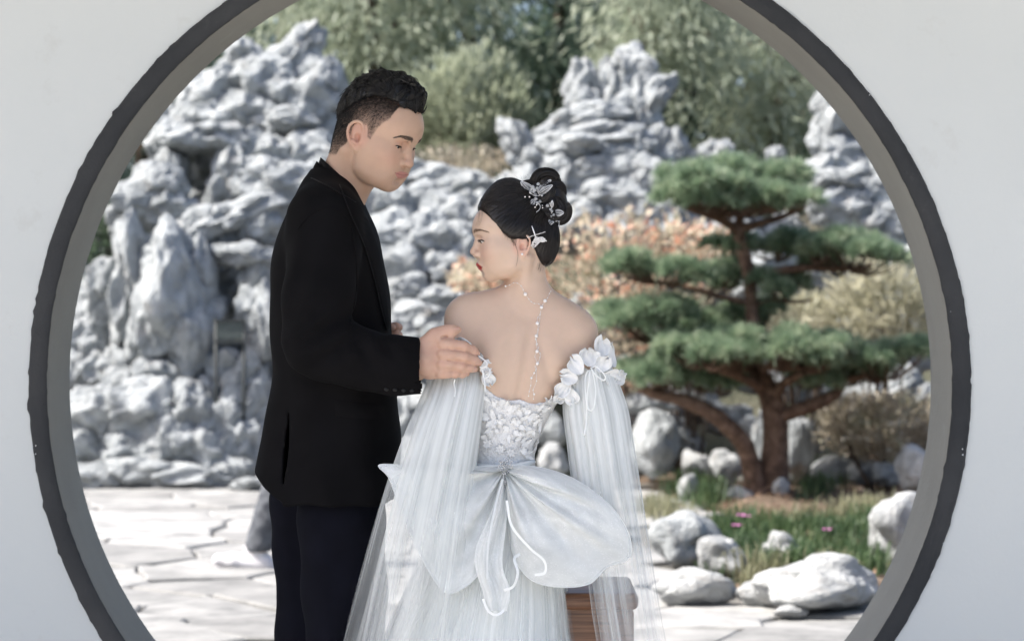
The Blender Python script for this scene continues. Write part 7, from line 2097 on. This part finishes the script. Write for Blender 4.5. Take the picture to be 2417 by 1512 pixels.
for line in (loopL, loopR, drop, drop2):
    pts = []
    for u, v, r in line:
        p = on_body(*cpn(u, v), max(r, 0.001) * 0.9)
        if p is None: continue
        pts.append(p)
        if r > 0:
            s_, f_2 = sphere_geo(p, r, 12, 8); attach(mk('pearl', s_, f_2, M_PEARL), neck)
    mb = MB(); mb.tube(smooth_path(pts, 60), 0.00035, 4, False); attach(mb.build('chain', M_WIRE), neck)
# ---- earring
p = cast(*cp3(667, 982), 0.002, BBVH)
s_, f_2 = sphere_geo(p, 0.0028, 12, 8)
mk('earring', s_, f_2, M_PEARL, None, True, label='small round pearl stud in the ear lobe below the butterfly clip', cat='earring')

# ---- hair pins
HEADB = BVHTree.FromPolygons([Vector(v) for v in np.concatenate([bhv, v_])], [tuple(int(i) for i in f) for f in bhf] + [tuple(int(i) + len(bhv) for i in f) for f in f2_])
def hp(u, v, off):
    px, py = cp3(u, v)
    q = cast(px, py, 0.0, HEADB)
    y = (q[1] if q is not None else 4.93)
    return np.array(P(px, py, min(y, 4.955) - off))
def wing(parent, base, tip, width, off, veins=4, name='wing', bend=0.3):
    a = hp(*base, off); b = hp(*tip, off + 0.006); b[1] = a[1] - 0.008
    ax = b - a; L = np.linalg.norm(ax); ax /= L; s = np.cross(ax, np.array([0, -1.0, 0])); s /= np.linalg.norm(s)
    n, m = 12, 7; V, UV = [], []
    for i in range(n):
        t = i / (n - 1); w = width * (math.sin(math.pi * (0.06 + 0.90 * t) ** 0.8) ** 0.8)
        for j in range(m):
            u = -1 + 2 * j / (m - 1); V.append(a + ax * L * t + s * u * w / 2 + np.array([0, -0.004 * math.sin(t * 3) + 0.003 * u * u, 0])); UV.append((j / (m - 1), t))
    o = mk(name, V, grid_faces(n, m), M_GLASS, None, True, uvs=UV); attach(o, parent)
    mb = MB(); edge = [V[i * m] for i in range(n)] + [V[i * m + m - 1] for i in range(n - 1, -1, -1)]
    mb.tube(edge + [edge[0]], 0.0006, 4, False)
    for k in range(1, m - 1, 2): mb.tube([V[i * m + k] for i in range(n)], 0.0004, 3, False)
    attach(mb.build('wing_wire', M_WIRE), o); return o
def beads(parent, lst, mat=M_BEAD, off=0.012, name='bead'):
    for u, v, r in lst:
        s_, f_2 = sphere_geo(hp(u, v, off), r * 2.04e-4, 10, 7); attach(mk(name, s_, f_2, mat), parent)
pin = empty('hair_pin', tuple(hp(810, 360, 0.01)), label='large crystal dragonfly pin with four clear wings at the foot of the bun', cat='hair pin')
wing(pin, (795, 330), (652, 205), 0.017, 0.008); wing(pin, (835, 320), (975, 182), 0.014, 0.010); wing(pin, (845, 335), (992, 240), 0.012, 0.008); wing(pin, (795, 400), (688, 522), 0.014, 0.008)
beads(pin, [(778, 262, 22), (757, 310, 18), (800, 290, 22), (838, 228, 18), (828, 270, 14), (808, 345, 24), (812, 390, 22), (830, 432, 20), (858, 416, 18), (878, 348, 16), (765, 285, 14), (790, 310, 16), (845, 300, 14)])
beads(pin, [(697, 367, 8), (745, 366, 9), (805, 478, 8), (883, 458, 7), (886, 484, 8), (820, 455, 8)], M_PEARL)
mb = MB(); mb.tube(smooth_path([hp(840, 430, .01), hp(862, 470, .01), hp(850, 505, .01), hp(820, 530, .01)], 10), 0.0007, 4); mb.tube([hp(740, 320, .008), hp(810, 360, .012), hp(880, 345, .01)], 0.0008, 4); attach(mb.build('stem', M_WIRE), pin)
pin2 = empty('hair_pin', tuple(hp(985, 560, 0.01)), label='beaded crystal sprig with a looped clear petal and a dark faceted drop', cat='hair pin')
wing(pin2, (985, 590), (915, 660), 0.020, 0.008); wing(pin2, (985, 480), (990, 405), 0.006, 0.010); wing(pin2, (1010, 540), (1112, 540), 0.014, 0.006, name='crystal_drop')
beads(pin2, [(938, 462, 20), (968, 500, 14), (985, 520, 16), (965, 440, 12), (1005, 560, 16), (980, 575, 14), (1000, 600, 14), (1030, 625, 14), (1060, 632, 12), (1062, 680, 8), (1052, 600, 8), (1000, 640, 12)])
mb = MB(); mb.tube([hp(990, 405, .012), hp(980, 520, .012), hp(1000, 600, .012), hp(1065, 632, .01), hp(1062, 684, .01)], 0.0007, 4); attach(mb.build('stem', M_WIRE), pin2)
pin3 = empty('hair_pin', tuple(hp(810, 790, 0.01)), label='pearl-set butterfly clip pinned behind the ear', cat='hair pin')
def enc(u, v): return hp(u, v, 0.010)
wv_ = [enc(u, v) for u, v in ((812, 795), (790, 830), (765, 880), (748, 928), (790, 918), (835, 880), (862, 850), (900, 850), (928, 840), (905, 812), (880, 796), (845, 800))]
mbw = MB(); c0 = enc(830, 838)
nW = len(wv_); mbw.add([c0] + wv_ + [c0 + np.array([0, .003, 0])] + [w + np.array([0, .003, 0]) for w in wv_], [(0, 1 + i, 1 + (i + 1) % nW) for i in range(nW)] + [(nW + 1, nW + 2 + (i + 1) % nW, nW + 2 + i) for i in range(nW)] + [(1 + i, nW + 2 + i, nW + 2 + (i + 1) % nW, 1 + (i + 1) % nW) for i in range(nW)])
attach(mbw.build('wing', M_WIRE, smooth=False), pin3)
mb = MB()
for k in range(260):
    u = random.uniform(745, 930); v = random.uniform(795, 932)
    # inside test against the wing outline
    poly = [(812, 795), (790, 830), (765, 880), (748, 928), (790, 918), (835, 880), (862, 850), (900, 850), (928, 840), (905, 812), (880, 796), (845, 800)]
    ins = False
    for i in range(len(poly)):
        (x1, y1), (x2, y2) = poly[i], poly[i - 1]
        if (y1 > v) != (y2 > v) and u < (x2 - x1) * (v - y1) / (y2 - y1) + x1: ins = not ins
    if ins: mb.sphere(hp(u, v, 0.0115), random.uniform(0.0011, 0.0018), 6, 4)
for t in np.linspace(0, 1, 14): mb.sphere(hp(725 + 185 * t, 803 - 58 * t, 0.013), 0.0013, 6, 4)
attach(mb.build('pearl_setting', M_PEARL), pin3)
mb = MB(); mb.tube([enc(770, 680), enc(785, 720), enc(800, 765), enc(812, 800)], [0.0010, 0.0015, 0.0016, 0.0014], 6); attach(mb.build('stem', M_WIRE), pin3)

# ---- the wooden stool she sits on
def wood_mat():
    m, nt, b = new_mat('oak_brown')
    tc = N(nt, 'ShaderNodeTexCoord'); mp = N(nt, 'ShaderNodeMapping'); mp.inputs['Scale'].default_value = (2.0, 6, 40)
    nt.links.new(tc.outputs['Object'], mp.inputs['Vector'])
    nz = N(nt, 'ShaderNodeTexNoise'); nz.inputs['Scale'].default_value = 3.0; nz.inputs['Detail'].default_value = 8; nz.inputs['Distortion'].default_value = 0.8
    nt.links.new(mp.outputs[0], nz.inputs['Vector'])
    r = ramp(nt, [(0.3, (0.085, 0.036, 0.018)), (0.55, (0.19, 0.088, 0.045)), (0.75, (0.26, 0.13, 0.07))]); nt.links.new(nz.outputs['Fac'], r.inputs[0])
    nt.links.new(r.outputs[0], b.inputs['Base Color']); b.inputs['Roughness'].default_value = 0.38
    bp = N(nt, 'ShaderNodeBump'); bp.inputs['Strength'].default_value = 0.25; bp.inputs['Distance'].default_value = 0.002
    nt.links.new(nz.outputs['Fac'], bp.inputs['Height']); nt.links.new(bp.outputs[0], b.inputs['Normal'])
    return m
M_WOOD = wood_mat()
SY = 5.16
sx0, sx1 = P(1010, CY, SY).x, P(1498, CY, SY).x
sz = CAM_Z - (1378 - CY) * SY / FPX
stool = empty('stool', ((sx0 + sx1) / 2, SY, 0), label='brown wooden stool with a shaped apron showing behind the sheer sleeve', cat='stool')
def rounded_slab(x0, x1, y0, y1, z0, z1, r, name):
    prof = [(0, 0)] 
    bm = bmesh.new(); bmesh.ops.create_cube(bm, size=1.0)
    for v in bm.verts: v.co = Vector(((x0 + x1) / 2 + v.co.x * (x1 - x0), (y0 + y1) / 2 + v.co.y * (y1 - y0), (z0 + z1) / 2 + v.co.z * (z1 - z0)))
    bmesh.ops.bevel(bm, geom=bm.edges[:], offset=r, segments=4, affect='EDGES', profile=0.5)
    me = bpy.data.meshes.new(name); bm.to_mesh(me); bm.free(); me.materials.append(M_WOOD)
    me.polygons.foreach_set('use_smooth', [True] * len(me.polygons))
    o = obj(name, me); attach(o, stool); return o
rounded_slab(sx0, sx1, 4.99, 5.33, sz - 0.038, sz, 0.014, 'seat')
for yy in (5.012, 5.308):
    # apron with a curved lower edge
    n = 30; V = []
    x0, x1 = sx0 + 0.03, sx1 - 0.03
    for i in range(n):
        t = i / (n - 1); x = x0 + (x1 - x0) * t; e = min(t, 1 - t)
        low = sz - 0.040 - (0.080 + 0.012 * math.sin(min(1, e / 0.22) * math.pi) * (1 if e < 0.22 else 0) - 0.012 * min(1, e / 0.2))
        for y in (yy, yy + 0.016): V += [(x, y, sz - 0.0385), (x, y, low)]
    F = []
    for i in range(n - 1):
        a = i * 4; b = a + 4
        F += [(a, a + 1, b + 1, b), (a + 2, b + 2, b + 3, a + 3), (a + 1, a + 3, b + 3, b + 1), (a, b, b + 2, a + 2)]
    F += [(0, 2, 3, 1), ((n - 1) * 4, (n - 1) * 4 + 1, (n - 1) * 4 + 3, (n - 1) * 4 + 2)]
    attach(mk('apron', V, F, M_WOOD, None, False), stool)
for xx in (sx0 + 0.03, sx1 - 0.03):
    for yy in (5.020, 5.300):
        rounded_slab(xx - 0.020, xx + 0.020, yy - 0.0195, yy + 0.0195, 0.0, sz - 0.0392, 0.006, 'leg')

# ================================================================== passer-by, almost hidden behind the groom
WD = 11.1
def wp(px, py, dd=0.0): return np.array(P(px, py, WD + dd))
W_BASE = Vector((P(745, CY, WD).x, WD, 0))
def walker():
    lo = (W_BASE.x - 0.55, WD - 0.35, -0.02); hi = (W_BASE.x + 0.45, WD + 0.35, 1.72)
    fd = Field(lo, hi, 0.0105)
    hip = wp(722, 925); x0 = hip[0]; z = lambda v: np.array([0, 0, v])
    def Q(x, y, zz): return np.array([x0 + x, WD + y, zz])
    fd.ell(Q(0, 0, 1.16), (0.11, 0.17, 0.20), 0.05); fd.ell(Q(0, 0, 0.95), (0.115, 0.16, 0.13), 0.06); fd.ell(Q(-0.01, 0, 1.33), (0.10, 0.18, 0.10), 0.06)
    fd.cone(Q(-0.01, 0, 1.38), Q(-0.03, 0, 1.47), 0.052, 0.05, 0.03)
    fd.ell(Q(-0.04, 0, 1.56), (0.088, 0.072, 0.105), 0.02); fd.cone(Q(-0.125, 0, 1.55), Q(-0.13, 0, 1.535), 0.012, 0.014, 0.015); fd.ell(Q(-0.09, 0, 1.49), (0.03, 0.03, 0.025), 0.02)
    for s in (-1, 1): fd.ell(Q(-0.02, s * 0.075, 1.555), (0.018, 0.010, 0.03), 0.008)
    # front leg reaches left, rear leg behind
    fd.chain([Q(-0.02, -0.09, 0.90), Q(-0.10, -0.09, 0.50), Q(-0.225, -0.09, 0.115)], [0.085, 0.062, 0.045], 0.03)
    fd.chain([Q(0.02, 0.09, 0.90), Q(0.08, 0.09, 0.50), Q(0.24, 0.09, 0.16)], [0.085, 0.062, 0.045], 0.03)
    for s, e in ((-1, 0.12), (1, -0.10)):
        fd.chain([Q(-0.01, s * 0.20, 1.34), Q(0.02 * s, s * 0.23, 1.08), Q(0.02 * s + e, s * 0.22, 0.86)], [0.048, 0.038, 0.028], 0.02)
        hb = Q(0.02 * s + e, s * 0.22, 0.83); fd.ell(hb, (0.030, 0.016, 0.042), 0.015)
        for k in range(4): fd.cone(hb + np.array([-0.022 + k * 0.015, 0, -0.03]), hb + np.array([-0.024 + k * 0.016 + 0.006, 0.004, -0.088 + 0.006 * abs(k - 1.4)]), 0.0085, 0.0065, 0.003)
        fd.cone(hb + np.array([-0.028, -0.008, 0]), hb + np.array([-0.042, -0.016, -0.045]), 0.010, 0.008, 0.006)
    return fd.mesh(), x0
(wv, wf), wx0 = walker()
wz = wv[:, 2]
walk = mk('person', wv - np.array(W_BASE), wf, M_SKIN_M, None, True, cols=np.tile(SKIN_M, (len(wv), 1)), label='passer-by in grey jeans and white trainers walking behind the man', cat='person')
walk.location = W_BASE
M_JEAN = noise_mat('grey_denim', [(0.3, (0.055, 0.060, 0.072)), (0.7, (0.13, 0.14, 0.155))], 22, 8, rough=0.9, bump=0.4, bump_scale=120, bump_dist=0.01)
M_SHOE = noise_mat('white_trainer', [(0.3, (0.62, 0.60, 0.62)), (0.7, (0.76, 0.75, 0.77))], 12, rough=0.6)
M_COAT = noise_mat('grey_coat', [(0.3, (0.10, 0.10, 0.11)), (0.7, (0.15, 0.15, 0.16))], 12, rough=0.9)
def garment(name, prims, mat, cut=None, h=0.010):
    fd = Field((W_BASE.x - 0.55, WD - 0.38, -0.02), (W_BASE.x + 0.50, WD + 0.38, 1.60), h)
    for pts, rad in prims: fd.chain([np.array([wx0 + a, WD + b, c]) for a, b, c in pts], rad, 0.04)
    fd.apply(lambda X, Y, Z: 0.003 * np.sin(Z * 37 + X * 60 + 2 * np.sin(Y * 30)) + 0.002 * np.sin(Z * 71 - X * 50 + Y * 60), (-3, 0, -1), (3, 30, 3), 0.01, 'add')
    if cut: fd.apply(cut, (-3, 0, -1), (3, 30, 3), 0.004, 'i')
    v, f = fd.mesh(); attach(mk(name, v, f, mat), walk)
garment('jeans', [([(-0.02, -0.09, 0.93), (-0.10, -0.09, 0.50), (-0.220, -0.09, 0.13)], [0.105, 0.080, 0.066]), ([(0.02, 0.09, 0.93), (0.08, 0.09, 0.50), (0.225, 0.09, 0.19)], [0.105, 0.080, 0.066]), ([(0, -0.05, 0.95), (0, 0.05, 0.95)], [0.125, 0.125])], M_JEAN, lambda X, Y, Z: 0.105 - Z + 0 * X + 0 * Y)
garment('coat', [([(0, 0, 0.88), (0, 0, 1.15), (-0.01, 0, 1.34)], [0.145, 0.135, 0.115]), ([(0, -0.06, 0.95), (0, 0.06, 0.95)], [0.13, 0.13]), ([(-0.01, -0.12, 1.33), (-0.01, 0.12, 1.33)], [0.095, 0.095]),
                 ([(-0.01, -0.20, 1.33), (-0.02, -0.23, 1.08), (0.09, -0.22, 0.88)], [0.066, 0.056, 0.046]), ([(-0.01, 0.20, 1.33), (0.02, 0.23, 1.08), (-0.07, 0.22, 0.88)], [0.066, 0.056, 0.046])], M_COAT, lambda X, Y, Z: 0.80 - Z + 0 * X + 0 * Y)
fdh = Field((wx0 - 0.16, WD - 0.1, 1.5), (wx0 + 0.08, WD + 0.1, 1.70), 0.006); fdh.ell((wx0 - 0.025, WD, 1.585), (0.088, 0.080, 0.092), 0.01)
fdh.apply(lambda X, Y, Z: np.minimum(0.08, 0.055 - (Z - 1.55) - 0.8 * (X - wx0 + 0.06)) + 0 * Y, (-9, 0, 0), (9, 30, 3), 0.01, 'i')
v, f = fdh.mesh(); attach(mk('hair', v, f, M_HAIR_M), walk)
for (x, y, zc, pitch) in ((-0.265, -0.09, 0.0, 10), (0.235, 0.09, 0.05, -28)):
    c, s = math.cos(R_(pitch)), math.sin(R_(pitch))
    def S(a, b, dz): return np.array([wx0 + x - a * c - dz * s * 0, WD + y + b, zc + 0.05 + a * s + dz])
    fd = Field((wx0 + x - 0.26, WD + y - 0.08, -0.02), (wx0 + x + 0.16, WD + y + 0.08, 0.28), 0.005)
    fd.chain([S(-0.08, 0, 0.0), S(0.08, 0, -0.008), S(0.15, 0, -0.014)], [0.046, 0.040, 0.032], 0.02); fd.cone(S(-0.06, 0, 0.02), S(-0.02, 0, 0.075), 0.042, 0.046, 0.03)
    fd.apply(lambda X, Y, Z: 0.004 - Z + 0 * X + 0 * Y, (-9, 0, -1), (9, 30, 1), 0.003, 'i')
    v, f = fd.mesh(); sh = mk('shoe', v, f, M_SHOE); attach(sh, walk)
    mb = MB(); mb.tube([S(-0.115, 0, -0.036), S(0, 0, -0.040), S(0.10, 0, -0.040), S(0.17, 0, -0.036)], [0.020, 0.026, 0.026, 0.016], 8); attach(mb.build('sole', M_SHOE), sh)
